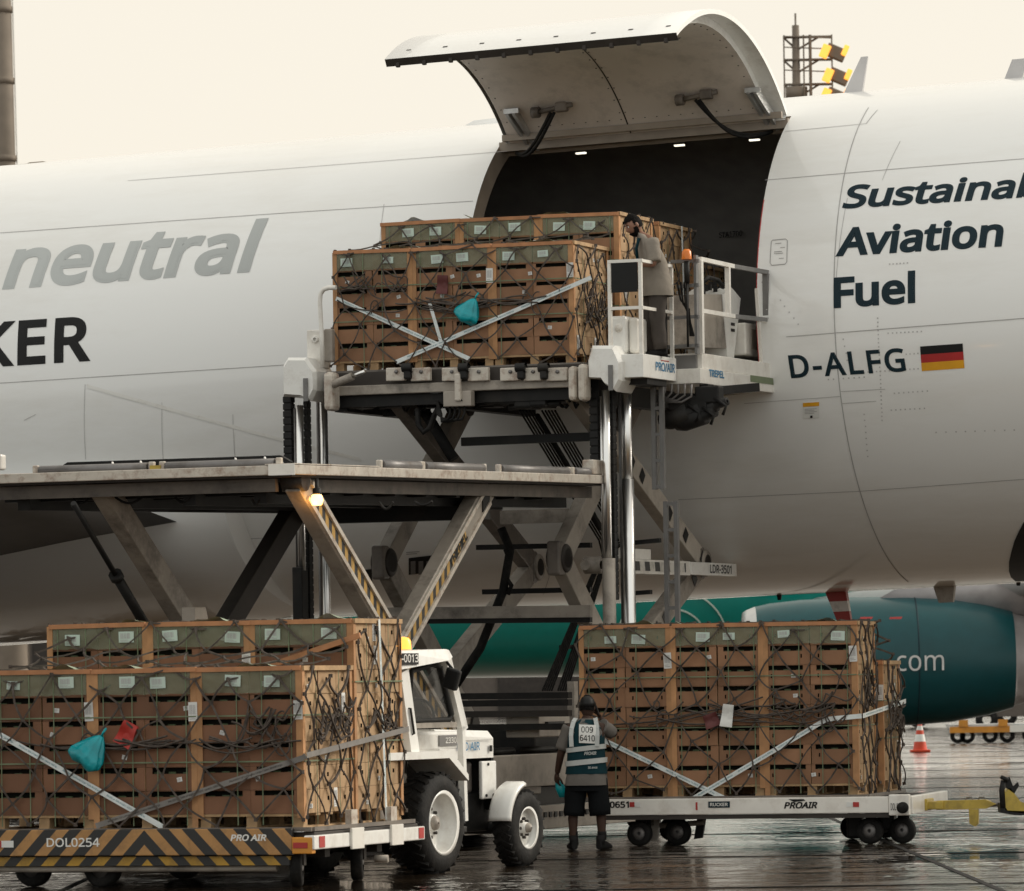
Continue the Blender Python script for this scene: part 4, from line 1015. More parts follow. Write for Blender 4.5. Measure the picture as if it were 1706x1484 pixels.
# right load ------------------------------------------------------
c = P(1430, 1325, 57.4); RM = frame((c.x, c.y, 0), 13) @ Matrix.Translation((-STW, 0, .52))
base_plate(RM, STW, 2.44, 'aluminium base sheet under cartons on the white dolly')
stack_row(RM, 0, 0, 8, True, 'front row, white dolly', rnd, set(range(8)), True)
stack_row(RM, .07, 1.26, 6, True, 'rear row, white dolly', rnd, set(), True)
load_net(RM, 'dark rope net over the cartons on the white dolly', rnd, h2, h1, off2=.07)
slack_ropes('bundled slack rope across front of white dolly load', RM, fr(RM), rnd, 14, .92, .14, STW)
slack_ropes('rope tangle near right front corner of white dolly load', RM, lambda u, z: fr(RM)(.7 + .3 * u, z), rnd, 12, .98, .14, .9)
slack_ropes('rope tangle on right end of tall white dolly stack', RM, sd(RM, .1, 1.1), rnd, 16, 1.15, .2, .9)
slack_ropes('rope tangle on low rear stack of white dolly', RM, lambda u, z: sd(RM, 1.3, 2.4)(u, z) + RM.to_3x3() @ Vector((.07, 0, 0)), rnd, 20, .85, .2, .9)
strapset(RM, (1004, 1232), (1216, 1334), 'web_white', 'white printed strap falling right on front of white dolly load', rep=2)
strapset(RM, (1150, 1333), (1377, 1198), 'web_white', 'white printed strap rising right on front of white dolly load', rep=3, off=-.06)
b = on(RM, 1377, 1198, -.06)
web_strap(lw(RM, [Vector((b.x, -.06, b.z)), Vector((STW + .06, -.065, b.z + .03))]), .05, 'web_white', 'white strap piece at right corner of white dolly load', None, side=RM.to_3x3() @ Vector((0, -1, 0)))
web_strap(lw(RM, [Vector((STW + .07, -.05, b.z + .03)), Vector((STW + .15, 2.4, b.z + .17))]), .05, 'web_white', 'white strap round right end of white dolly load', PR, side=RM.to_3x3() @ Vector((1, 0, 0)), rep=2)
p = on(RM, 1212, 1192, -.10); rag(RM @ Matrix.Translation(p), .13, .24, 'paper', 'white paper sheet tied to net of white dolly load', 'paper', rnd, R(8), 'paper_sheet')
p = on(RM, 1186, 1200, -.09); rag(RM @ Matrix.Translation(p), .17, .15, 'dark_red', 'dark red pouch on net beside white paper sheet', 'pouch', rnd, R(-20))
# raised load on the loader ---------------------------------------
UZ = P(955, 606, 62.75).z
c = P(957, 606, 62.75); UM = frame((c.x, c.y, 0), 20.5) @ Matrix.Translation((-STW, 0, UZ))
base_plate(UM, STW, 2.44, 'aluminium base sheet under the raised cartons on the loader')
stack_row(UM, 0, 0, 6, False, 'front row, raised load', rnd, set(range(6)), True)
stack_row(UM, .14, 1.215, 8, False, 'rear row, raised load', rnd, {5, 6, 7}, True)
load_net(UM, 'dark rope net over the raised cartons on the loader', rnd, h1, h2, off2=.14)
slack_ropes('bundled slack rope across front of raised load', UM, fr(UM), rnd, 13, .80, .09, STW)
slack_ropes('rope knot at upper left of raised load', UM, lambda u, z: fr(UM)(.02 + .3 * u, z), rnd, 12, 1.05, .14, .8)
slack_ropes('rope tangle at right end of raised load', UM, sd(UM, .2, 1.1), rnd, 22, .75, .3, .9)
strapset(UM, (560, 497), (783, 598), 'web_white', 'white printed strap falling right on raised load', rep=2)
strapset(UM, (660, 603), (985, 462), 'web_white', 'white printed strap rising right on raised load', rep=3, off=-.06)
strapset(UM, (716, 505), (735, 570), 'web_white', 'short white strap with hook hanging on raised load', None, wd=.04, rep=0, off=-.065)
p = on(UM, 793, 498); bag(UM @ Matrix.Translation(p), .29, .31, R(25), 'teal_bag', 'crumpled teal plastic bag hung on net of raised load', 'bag', rnd)
p = on(UM, 738, 474); rag(UM @ Matrix.Translation(p), .14, .22, 'dark_red', 'dark maroon pouch on net above strap of raised load', 'pouch', rnd, R(4))
# second pallet behind it, already in the hold
c2 = UM @ Vector((STW, 0, 0)); 
q = P(1100, 580, 65.35); VM = frame((q.x, q.y, 0), 20.5) @ Matrix.Translation((-STW, 0, UZ))
base_plate(VM, STW, 2.44, 'aluminium base sheet under the cartons entering the hold')
stack_row(VM, 0, 0, 8, False, 'front row, hold load', rnd, set(), True)
stack_row(VM, .06, 1.24, 6, False, 'rear row, hold load', rnd, set(), True)
load_net(VM, 'dark rope net over the cartons entering the hold', rnd, h2, h1, off2=.06)
web_strap(lw(VM, [Vector((STW + .075, .75, .02)), Vector((STW + .06, .7, h2 + .03))]), .045, 'web_white', 'white vertical strap on end of cartons entering the hold', None, side=VM.to_3x3() @ Vector((1, 0, 0)))
# ================================================================ CARGO LOADER
LO = Vector((-.708, 63.03, 0)); LDM = frame(LO, 22)
def lp(px, py, v): return onplane(LDM, px, py, 1, v)
def lu(px, py, u): return onplane(LDM, px, py, 0, u)
def loader():
    T = thing('cargo_loader', 'white scissor lift cargo loader with raised bridge and lower platform', 'cargo loader', LDM)
    # ---------------- rear platform
    UR = 1.95; UL = -2.05; VN = -8.45
    n0 = lu(490, 790, UR); VN = n0.y; zN = n0.z
    f0 = lu(1021, 806, UR); VF = f0.y; zF = f0.z
    zz = lambda v: zN + (zF - zN) * (v - VN) / (VF - VN)

    H = .098
    pl = MB(); pl.prism([(UL, VN + .05, zN - .02), (UR - .05, VN + .05, zN - .02), (UR - .05, VF, zF - .02), (UL, VF, zF - .02)], (0, 0, .06)); P_ = pl.build('platform_deck', 'grimy_dark', T)
    mb = MB(); mb.beam((UR - .03, VN, zN + H / 2), (UR - .03, VF, zF + H / 2), .06, H, bev=.008, up=(0, 0, 1)); mb.build('side_rail', 'rusty_white', P_)
    mb = MB(); mb.beam((UL, VN + .03, zN + H / 2), (UR - .07, VN + .03, zN + H / 2), .06, H, bev=.008); mb.build('rear_rail', 'rusty_white', P_)
    mb = MB(); mb.beam((UL + .03, VN + .07, zN + H / 2), (UL + .03, VF, zF + H / 2), .06, H); mb.build('side_rail', 'rusty_white', P_)
    a = lu(632, 790, UR)
    mb = MB(); mb.prism([(UR - .32, VN - .004, zN + H + .004), (UR + .004, VN - .004, zN + H + .004), (UR + .004, a.y, zz(a.y) + H + .004), (UR - .32, a.y, zz(a.y) + H + .004)], (0, 0, .012)); mb.build('corner_plate', 'rusty_white', P_)
    mb = MB(); mb.span(UR - .28, UR + .012, VN - .012, VN - .003, zN - .005, zN + H + .012); mb.build('corner_plate', 'white_paint', P_)
    # frame below the deck
    mb = MB(); mb.beam((UL + .3, VN + .35, zN - .09), (UR - .35, VN + .35, zN - .09), .08, .13); mb.build('frame_beam', 'grimy_mid', P_)
    mb = MB(); mb.beam((UR - .3, VN + .45, zN - .09), (UR - .3, VF, zF - .09), .08, .13); mb.build('frame_beam', 'grimy_mid', P_)
    for u in (-1.4, -.5, .5, 1.3):
        mb = MB(); mb.beam((u, VN + .6, zN - .16), (u, VF, zF - .16), .14, .2); mb.build('frame_beam', 'black_metal', P_)
    for k in range(9):
        v = VN + .9 + k * .85; mb = MB(); mb.beam((UL + .3, v, zz(v) - .12), (UR - .36, v, zz(v) - .12), .1, .12); mb.build('cross_beam', 'black_metal', P_)
    # rollers
    def roller(a, b, r=.05, m='steel'):
        mb = MB(); a, b = Vector(a), Vector(b); mb.tube([a, b], r, 12); d = (b - a).normalized(); mb.tube([a - d * .03, a], r * .5, 8); mb.tube([b, b + d * .03], r * .5, 8); mb.build('roller', m, P_)
        for p in (a - d * .045, b + d * .045):
            MB().box(p, (.06, .06, .11) , bev=.01).build('roller_bracket', 'rusty_white', P_)
    for x0, x1 in ((64, 244), (275, 456)):
        a, b = lp(x0, 790, VN + .06), lp(x1, 780, VN + .06); roller((a.x, VN + .10, zN + H + .025), (b.x, VN + .10, zN + H + .025))
    for x0, x1 in ((635, 697), (706, 803), (833, 944), (955, 1000)):
        a, b = lu(x0, 790, UR - .1), lu(x1, 800, UR - .1); roller((UR - .10, a.y, zz(a.y) + H + .03), (UR - .10, b.y, zz(b.y) + H + .03), .055)
    for k in range(26):
        v = VN + .7 + k * .28
        if v < VF - .2: mb = MB(); mb.tube([(UL + .2, v, zz(v) + .07), (UR - .3, v, zz(v) + .07)], .045, 8); mb.build('roller', 'steel', P_)
    mb = MB(); a = lp(258, 778, VN + .05); mb.box((a.x, VN + .08, zN + H + .015), (.12, .05, .05)); mb.build('stop_latch', 'yellow_paint', P_)
    a, b = lp(95, 778, VN + .7), lp(484, 766, VN + .7); zt = lp(290, 764, VN + .7).z
    mb = MB(); mb.prism([(a.x, VN + .7, a.z - .02), (a.x + .12, VN + .7, zt), (b.x - .12, VN + .7, zt), (b.x, VN + .7, a.z - .02)], (0, .07, 0)); mb.build('guide_rail', 'black_metal', P_)
    for px in (186, 233, 391, 440):
        a = lp(px, 772, VN + .2); MB().prism([(a.x - .03, VN + .2, zN + H), (a.x + .04, VN + .2, zN + H), (a.x, VN + .2, zN + H + .10)], (0, .04, 0)).build('stop_tooth', 'alu', P_)
    a = lu(992, 776, UR - .1); mb = MB(); mb.box((UR - .1, a.y, zz(a.y) + H + .09), (.14, .5, .17), bev=.015); mb.build('end_stop', 'rusty_white', P_)
    mb = MB(); a = lp(3, 770, VN + .2); mb.box((a.x - .25, VN + .2, a.z), (.55, .12, .16), bev=.02); mb.build('guide_bracket', 'white_paint', P_)
    uR = lp(494, 830, VN + .5).x
    # amber working lamp under the corner
    a = lu(528, 833, uR + .2); mb = MB(); mb.lathe([(-.055, .02), (-.05, .05), (0, .065), (.05, .05), (.06, .03)], a, (0, 0, 1), 16); mb.build('amber_lamp', 'amber_core', T)
    mb = MB(); mb.lathe([(.06, .045), (.12, .045), (.12, .02), (.22, .02)], a, (0, 0, 1), 10); mb.build('lamp_socket', 'black_metal', T)
    pl_ = bpy.data.lights.new('amber_lamp_light', 'POINT'); pl_.energy = 2.5; pl_.color = (1, .45, .1); pl_.shadow_soft_size = .07
    lo = bpy.data.objects.new('amber_lamp_light', pl_); COL.objects.link(lo); lo.parent = T; lo.location = a + Vector((.0, -.09, -.06))
    # cables sagging under the platform
    for px0, px1, dip, y in ((118, 150, 14, 826), (190, 240, 12, 826), (292, 318, 9, 828), (420, 432, 8, 832), (632, 655, 12, 836), (690, 720, 6, 835)):
        q = [lp(px0 + (px1 - px0) * k / 8, y + dip * sin(pi * k / 8), VN + .6) for k in range(9)]; mb = MB(); mb.tube(q, .014, 5); mb.build('cable', 'rubber', P_)
    # ---------------- rear scissors
    uLf = lp(172, 830, VN + .5).x

    X = lu(671, 1110, uR); A = lu(492, 818, uR); B = lu(836, 838, uR)
    zt = zz(A.y) - .05; A.z = zt; B.z = zz(B.y) - .05
    vx, zx = X.y, X.z
    def arm(u, p, q, th, h, m, name='scissor_arm', side=None):
        mb = MB(); mb.beam((u, p[0], p[1]), (u, q[0], q[1]), th, h, bev=.01, up=(0, 0, 1)); ob = mb.build(name, m, T)
        for e in (p, q): mb = MB(); mb.tube([(u - th * .7, e[0], e[1]), (u + th * .7, e[0], e[1])], h * .42, 14); mb.build('pivot_pin', 'grimy_dark', ob)
        return ob
    def ext(p, c, z): k = (z - c[1]) / (c[1] - p[1]); return (c[0] + (c[0] - p[0]) * k, z)
    zb = .55
    for u, right in ((uR, True), (uLf, False)):
        pa, pb = (A.y, A.z), (B.y, B.z); c = (vx, zx); m = 'grimy_white' if right else 'grimy_white'
        qa, qb = ext(pa, c, zb), ext(pb, c, zb)
        a1 = arm(u, pa, qa, .17, .27, m if right else 'grimy_white'); b1 = arm(u - .2, pb, qb, .17, .27, m if right else 'grimy_dark')
        if right:
            for uu, p, q, ob in ((u, pa, qa, a1), (u - .2, pb, qb, b1)):
                p, q = Vector((0, *p)), Vector((0, *q)); d = (q - p)
                s = .06 if ob is a1 else .16
                mb = MB(); x_ = uu + .17 / 2 + .004; mb.beam(p + d * s + Vector((x_, 0, 0)), p + d * .9 + Vector((x_, 0, 0)), .006, .13); mb.build('hazard_strip', 'haz_arm', ob)
                for sg in (-1, 1):
                    nrm = Vector((0, -d.z, d.y)).normalized() * .095 * sg
                    mb = MB(); mb.beam(p + d * .03 + nrm + Vector((x_ + .01, 0, 0)), p + d * .95 + nrm + Vector((x_ + .01, 0, 0)), .03, .05); mb.build('arm_flange', 'rusty_white', ob)
            p, q = Vector((0, *pb)), Vector((0, *qb)); d = (q - p); st = p + d * .145
            upv = Vector((0, -d.z, d.y)).normalized(); upv = upv if upv.z > 0 else -upv
            lettering(b1, 'TREPEL', st + Vector((uu + .17 / 2 + .006, 0, 0)) - upv * .05, (0, -d.y * -1 if False else -d.y, -d.z), -upv if False else upv, .10, 'black_paint', width=.75, bold=.03) if False else None
            xd = -d.normalized()      # runs up the arm, to the right in the picture
            lettering(b1, 'TREPEL', p + d * .155 + Vector((uu + .17 / 2 + .008, 0, 0)) + d.normalized() * .0 - Vector(xd) * 0.62 - upv * .055, xd, upv, .11, 'black_paint', width=.60, bold=.03)
    mb = MB(); mb.beam((uLf - .1, B.y - .2, B.z - .22), (uR - .1, B.y - .2, B.z - .22), .2, .30); mb.build('cross_tube', 'black_metal', T)
    mb = MB(); mb.beam((uLf - .1, vx, zx), (uR, vx, zx), .16, .16); mb.build('cross_tube', 'grimy_dark', T)
    # lift ram beside the left scissor
    mb = MB(); a, b = lu(122, 838, uLf + .1), lu(262, 1075, uLf + .1); m_ = a.lerp(b, .5); mb.tube([a, m_], .03, 10); mb.build('ram_rod', 'black_metal', T)
    mb = MB(); mb.tube([m_, b], .055, 10); mb.tube([m_ - (b - a) * .01, m_ + (b - a) * .02], .075, 10); mb.build('ram_cylinder', 'black_metal', T)
    mb = MB(); a, b = lu(303, 1012, uLf + .6), lu(342, 1060, uLf + .6); mb.prism([(uLf + .6, a.y, a.z), (uLf + .6, b.y - .3, a.z), (uLf + .6, b.y, b.z - .3), (uLf + .6, a.y, b.z - .3)], (.15, 0, 0)); mb.build('ram_bracket', 'grimy_white', T)
    # ---------------- chassis
    uc = (uR + uLf) / 2
    for u in (uR + .25, uLf - .25):
        mb = MB(); mb.span(u - .08, u + .08, VN + .3, 3.2, .62, .98, bev=.01); mb.build('chassis_beam', 'beige_paint', T)
        mb = MB(); mb.span(u - .06, u + .06, VN + .5, 3.0, .14, .40, bev=.01); mb.build('side_skirt', 'beige_paint', T)
        mb = MB()
        for k in range(60): mb.span(u + .062, u + .075, VN + .6 + k * .16, VN + .68 + k * .16, .27, .33)
        mb.build('skirt_tread', 'black_metal', T, kind='stuff')
    mb = MB(); mb.span(uLf - .16, uR + .16, VN + .5, 2.8, .40, .60); mb.build('chassis_floor', 'black_metal', T)
    ub = uR + .34
    def sidebox(x0, y0, x1, y1, m, name, th=.3, u=ub):
        a, b = lu(x0, y0, u), lu(x1, y1, u); mb = MB(); mb.span(u - th, u, a.y, b.y, b.z, a.z, bev=.012); return mb.build(name, m, T)
    sidebox(850, 1262, 902, 1322, 'beige_paint', 'service_panel', .25, uR + .30)
    sidebox(898, 1192, 950, 1226, 'beige_paint', 'service_cabinet', .4)
    for k in range(7):                                    # blocky machinery on the chassis
        r_ = random.Random(k); v = -7.3 + k * 1.25; mb = MB(); w2 = r_.uniform(.5, .9)
        mb.span(uc - .8, uc + .8, v, v + w2, .6, r_.uniform(.95, 1.35), bev=.03); mb.tube([(uR, v, 1.02), (uR, v + 1.1, 1.02)], .04, 8); mb.build('engine_housing' if k % 2 else 'hydraulic_tank', 'black_metal', T)
    for y, m in ((1160, 'black_metal'), (1172, 'black_metal'), (1190, 'grimy_dark'), (1212, 'black_metal')):
        a, b = lp(770, y, -2.6), lp(950, y - 2, -2.6); mb = MB(); mb.beam(a, b, .12, .07); mb.build('cross_bar', m, T)
    a = lu(905, 1206, ub); MB().box((ub + .02, a.y + .3, a.z), (.04, .5, .05)).build('cabinet_handle', 'black_paint', T)
    a = lu(878, 1290, uR + .31); 
    mb = MB(); mb.prism([(uR + .303, a.y - .16, a.z - .05), (uR + .303, a.y + .16, a.z - .05), (uR + .303, a.y, a.z + .07)], (.004, 0, 0)); mb.build('warning_triangle', 'black_paint', T)
    for v in (-7.0, -5.9, 1.6):
        for u in (uR + .02, uLf - .02):
            MB().lathe([(-.14, .16), (-.14, .30), (-.1, .34), (.1, .34), (.14, .30), (.14, .16)], (u, v, .34), (1, 0, 0), 24).build('wheel', 'rubber', T)
    mb = MB(); a, b = lp(948, 1135, -.6), lp(961, 1230, -.6); mb.span(a.x, b.x, -.66, -.54, .6, a.z); mb.build('rear_post', 'grimy_white', T)
    # ---------------- masts
    def ymm(py, v, px=760): return lp(px, py, v).z
    def chain(x0, x1, ya, yb, v):
        a, b = lp(x0, ya, v), lp(x1, yb, v); w_ = b.x - a.x; cx = (a.x + b.x) / 2; mb = MB(); n = max(3, int((a.z - b.z) / .085)); h = (a.z - b.z) / n
        for k in range(n):
            z = b.z + (k + .5) * h; mb.box((cx, v, z), (w_, .12, h * .86), bev=.008); mb.box((cx, v, z + h / 2), (w_ * .8, .09, h * .3))
        mb.build('energy_chain', 'black_metal', T)
    def pole(px, ya, yb, v, rpx, m, name, n=16):
        a, b = lp(px, ya, v), lp(px, min(yb, 1130), v); r = rpx / 143; zb_ = b.z if yb < 1130 else .3; b.x = a.x
        mb = MB(); mb.tube([(a.x, v, a.z), (a.x, v, zb_)], r, n); return mb.build(name, m, T)
    # right
    chain(984, 1000, 652, 770, .10); chain(1015, 1029, 650, 1000, .16)
    pole(1009, 650, 935, -.02, 6.5, 'chrome', 'piston_rod'); pole(1014, 930, 1300, -.02, 11, 'grimy_white', 'piston_cylinder')
    pole(1001, 660, 930, .05, 2.2, 'chrome', 'guide_rod')
    pole(1043, 640, 800, .35, 8.5, 'chrome', 'guide_column'); pole(1046, 798, 1300, .35, 10, 'chrome', 'guide_column')
    pole(1032, 640, 1040, .42, 3, 'grey_paint', 'guide_rod')
    # left
    chain(474, 490, 660, 780, .10); chain(508, 521, 668, 1060, .16)
    pole(499, 675, 950, -.02, 6.5, 'chrome', 'piston_rod'); pole(491, 680, 950, .05, 2, 'steel', 'guide_rod')
    a, b = lp(491, 945, -.02), lp(510, 1100, -.02); MB().span(a.x, b.x, -.1, .08, .4, a.z, bev=.01).build('piston_cylinder', 'black_metal', T)
    pole(539, 640, 1300, .35, 6.5, 'chrome', 'guide_column'); pole(529, 640, 1300, .42, 3, 'steel', 'guide_rod')
    def cap(pts, v, d):
        q = [lp(x, y, v) for x, y in pts]; c = sum(q, Vector()) / len(q); mb = MB()
        f = [(c + (p - c) * .86) for p in q]
        for p in f: p.y = v
        bk = []; md = []
        for p in q: m2 = p.copy(); m2.y = v + .06; md.append(m2); b2 = p.copy(); b2.y = v + d; bk.append(b2)
        mb.loft([f, md, bk], smooth=False); mb.build('mast_cap', 'white_clean', T)
    cap([(469, 660), (469, 608), (477, 595), (508, 595), (524, 618), (525, 650), (516, 668), (500, 662)], -.22, .55)
    cap([(977, 630), (977, 600), (984, 575), (1022, 575), (1034, 602), (1034, 634), (1024, 652), (1006, 640), (1000, 631)], -.22, .55)
    for x, y0, y1 in ((509, 630, 668), (1017, 608, 650)):
        a, b = lp(x - 4, y0, -.235), lp(x + 4, y1, -.235); MB().span(a.x, b.x, -.24, -.225, b.z, a.z).build('cap_slot', 'grey_paint', T)
    a, b = lp(512, 550, .12), lp(541, 612, .12); MB().span(a.x, b.x, .10, .3, b.z, a.z, bev=.01).build('mast_plate', 'white_paint', T)
    a = lp(524, 565, .08); MB().lathe([(0, .05), (.03, .045), (.03, .02)], (a.x, .11, a.z), (0, -1, 0), 12).build('plate_knob', 'white_paint', T)
    q = [lp(*p, -.1) for p in ((537, 612), (536, 560), (533, 505), (534, 490), (539, 482), (548, 479), (560, 479))]; mb = MB(); mb.tube(q, .028, 8); mb.build('grab_rail', 'white_paint', T)
    a, b = lp(541, 548, .0), lp(556, 603, .0); MB().span(a.x, b.x, -.04, .06, b.z, a.z, bev=.02).build('rail_post', 'grimy_white', T)
    # ---------------- bridge
    z0 = lp(760, 612, -.1).z; a, b = lp(545, 630, -.1), lp(978, 630, -.1); uA, uB = a.x, b.x
    MB().span(uA, uB + .2, .0, 2.7, z0 - .12, z0 - .04).build('bridge_deck', 'grimy_dark', T)
    b_ = lp(760, 636, -.1).z; c_ = lp(760, 652, -.1).z
    MB().span(uA, uB, -.12, .0, c_, b_, bev=.01).build('front_beam', 'grimy_white', T)
    MB().span(uA + .05, uB, -.02, .06, lp(760, 672, 0).z, c_ - .002).build('front_frame', 'black_metal', T)
    MB().span(uA, uB, -.06, .0, b_, z0 - .01).build('front_plate', 'grimy_dark', T)
    for x0, x1 in ((644, 676), (685, 718), (737, 768), (780, 815), (834, 866), (873, 903), (911, 946)):
        a, b = lp(x0, 613, -.16), lp(x1, 634, -.16); mb = MB(); mb.span(a.x, b.x, -.19, -.12, b.z, a.z, bev=.012); s = mb.build('stop_block', 'rusty_white', T)
        c = lp((x0 + x1) / 2, 619, -.2); MB().lathe([(0, .022), (.02, .022), (.02, 0)], (c.x, -.19, c.z), (0, -1, 0), 8).build('bolt', 'steel', s)
    for x in (680, 774, 869, 907):
        c = lp(x, 618, -.2); mb = MB(); mb.box((c.x, -.18, c.z - .01), (.09, .14, .17), bev=.02); mb.lathe([(-.06, .055), (.06, .055)], (c.x, -.22, c.z + .04), (1, 0, 0), 12); mb.build('stop_roller', 'black_metal', T)
    for k in range(9):
        v = .15 + k * .28; mb = MB(); mb.tube([(uA + .1, v, z0 - .05), (uB, v, z0 - .05)], .045, 8); mb.build('roller', 'steel', T)
    for x0, x1, y0, y1 in ((541, 559, 620, 684), (948, 962, 610, 668), (964, 978, 606, 668)):
        a, b = lp(x0, y0, -.25), lp(x1, y1, -.25); MB().span(a.x, b.x, -.32, -.08, b.z, a.z, bev=.05).build('side_fender', 'rusty_white', T)
    a, b = lp(556, 640, -.3), lp(608, 618, -.3); mb = MB(); mb.tube([a, a.lerp(b, .6)], .05, 10); mb.build('latch_cylinder', 'grimy_white', T); mb = MB(); mb.tube([a.lerp(b, .6), b], .022, 8); mb.build('latch_rod', 'chrome', T)
    a, b = lp(757, 622, -.24), lp(768, 668, -.24); MB().span(a.x, b.x, -.26, -.2, b.z, a.z, bev=.02).build('locking_lever', 'rusty_white', T)
    a, b = lp(739, 652, -.2), lp(786, 676, -.2); jb = MB().span(a.x, b.x, -.22, -.1, b.z, a.z, bev=.01).build('junction_box', 'grimy_white', T)
    q = [lp(x, y, -.225) for x, y in ((760, 668), (771, 668), (765.5, 658))]; q2 = [lp(x, y, -.227) for x, y in ((763, 666.5), (768.5, 666.5), (765.7, 661))]
    mb = MB(); mb.prism(q, (0, -.003, 0)); mb.build('warning_triangle', 'black_paint', jb); mb = MB(); mb.prism(q2, (0, -.003, 0)); mb.build('warning_triangle', 'grimy_white', jb)
    for k, x in enumerate((750, 758, 766, 774)):
        mb = MB(); mb.tube([lp(x, 676, -.15), lp(x, 688, -.15), lp(x - 4, 698, -.15), lp(x - 14 - 5 * k, 702, -.12), lp(735 - k * 2, 690, -.1), lp(729, 668, -.05)], .016, 6); mb.build('cable', 'rubber', jb)
    mb = MB(); mb.tube([lp(x, y, .05) for x, y in ((695, 680), (697, 708), (706, 720), (716, 712), (724, 690), (735, 672))], .035, 7); mb.build('hydraulic_hose', 'rubber', T)
    for x in (600, 632, 664, 830, 855, 880, 905): # dark clutter below the bridge
        r_ = random.Random(x); c = lp(x, 662 + r_.uniform(0, 8), .2); mb = MB(); mb.box(c, (.22, .4, .16), bev=.03); mb.tube([c + Vector((-.2, -.1, -.06)), c + Vector((.25, -.1, -.04))], .035, 8); mb.build('hydraulic_valve', 'black_metal', T)
    for k in range(16):                                    # hoses looping below the bridge
        r_ = random.Random(50 + k); x = 590 + k * 24; y0 = 656 + r_.uniform(-4, 6); pts = [lp(x + 30 * u + r_.uniform(-3, 3), y0 + r_.uniform(6, 30) * sin(pi * u), r_.uniform(.1, .5)) for u in (0, .15, .3, .5, .7, .85, 1)]
        mb = MB(); mb.tube(pts, r_.uniform(.012, .024), 6); mb.build('hydraulic_hose', 'rubber', T)
    for k in range(9):
        r_ = random.Random(90 + k); c = lp(600 + k * 42, 658 + r_.uniform(0, 12), r_.uniform(.3, 1.6)); mb = MB(); mb.box(c, (r_.uniform(.15, .4), .3, r_.uniform(.1, .24)), bev=.02); mb.lathe([(-.1, .05), (.12, .05), (.12, .02), (.2, .02)], c + Vector((0, -.16, 0)), (r_.uniform(-1, 1), -1, r_.uniform(-.5, .5)), 10); mb.build('hydraulic_valve', 'black_metal', T)
    for u in (uA + .1, 0, uB):
        MB().span(u - .08, u + .08, .06, 2.6, z0 - .46, z0 - .125).build('bridge_beam', 'black_metal', T)
    # ---------------- bridge scissors
    u1 = lp(932, 930, .25).x; u2 = lp(640, 935, .25).x; vn = .25; vf = lu(1140, 930, u1).y; ze = lp(932, 930, .25).z
    zt = z0 - .3; vt = min(vf, 2.75); zb = max(.6, 2 * ze - zt)

    for u in (u1, u2):
        ms = 'grimy_white'
        arm(u, (vn, ze), (vt, zt), .16, .28, 'grimy_white'); arm(u + .2, (vf, ze), (vn, zt), .16, .26, 'beige_paint' if u == u1 else 'grimy_mid')
        arm(u, (vn, ze), (vt, zb), .16, .28, 'beige_paint' if u == u1 else ms); arm(u + .2, (vf, ze), (vn, zb), .16, .26, ms)
        for v in (vn, vf):
            u_ = u + (.2 if v == vf else 0); ej = MB().lathe([(-.11, .02), (-.11, .15), (-.09, .17), (.09, .17), (.11, .15), (.11, .02)], (u_, v, ze), (1, 0, 0), 20).build('elbow_joint', 'grimy_dark' if v == vn else 'grimy_white', T); MB().span(u_ - .085, u_ + .085, v - .2, v - .02, ze - .2, ze + .2, bev=.03).build('elbow_plate', 'grimy_mid', ej)
    ob = None
    d = (Vector((0, vn, zt)) - Vector((0, vf, ze))); x_ = u1 + .2 + .085
    mb = MB()
    for k in (.03, .17, .30, .52, .60, .68):
        c = Vector((x_, vf, ze)) + d * k; w_ = .10; mb = MB(); mb.prism([c + Vector((0, -w_, -.01)), c + Vector((0, 0, -.1)), c + Vector((0, w_, .01)), c + Vector((0, 0, .1))], (.004, 0, 0)); mb.build('black_marker', 'black_paint', T)
    d2 = (Vector((0, vn, zb)) - Vector((0, vf, ze)))
    for k in (.1, .35, .42): c = Vector((x_, vf, ze)) + d2 * k; mb = MB(); mb.prism([c + Vector((0, -.1, .01)), c + Vector((0, 0, -.1)), c + Vector((0, .1, -.01)), c + Vector((0, 0, .1))], (.004, 0, 0)); mb.build('black_marker', 'black_paint', T)
    for (xa, ya, xb, yb, v, th, m) in ((770, 736, 992, 727, .9, .10, 'black_metal'), (835, 862, 965, 858, .9, .16, 'grimy_white'), (795, 912, 985, 908, 1.2, .06, 'black_metal'), (805, 986, 985, 982, 1.0, .06, 'black_metal'), (640, 1022, 985, 1018, .3, .14, 'grimy_white'), (640, 1034, 985, 1031, .35, .08, 'black_metal'), (640, 690, 712, 688, .6, .06, 'black_metal'),
                                       (1056, 904, 1100, 900, .8, .05, 'black_metal'), (1056, 988, 1085, 986, .8, .05, 'black_metal')):
        mb = MB(); mb.beam(lp(xa, ya, v), lp(xb, yb, v), .08, th); mb.build('cross_bar', m, T)
    for pts, r in ((((708, 686), (756, 765)), .07), (((835, 880), (850, 915), (838, 985), (800, 1080), (740, 1170)), .055), (((842, 915), (850, 935), (842, 960), (852, 975), (846, 990)), .03)):
        mb = MB(); mb.tube([lp(*p, .6) for p in pts], r, 8); mb.build('hydraulic_hose', 'rubber', T)
    # axle beam LDR-3501
    ua = u1 + .45
    a, b = lu(985, 938, ua), lu(1226, 943, ua); k1 = lu(1170, 942, ua).y
    MB().span(ua - .12, ua, lu(1055, 940, ua).y, lu(1150, 940, ua).y, a.z - .10, a.z + .07, bev=.006).build('axle_beam', 'white_paint', T)
    MB().span(ua + .002, ua + .006, lu(1058, 940, ua).y, lu(1142, 940, ua).y, a.z - .065, a.z + .045).build('hazard_strip', 'haz_axle', T)
    MB().span(ua - .14, ua + .01, lu(1150, 940, ua).y, b.y, a.z - .09, a.z + .065, bev=.006).build('number_plate', 'white_clean', T)
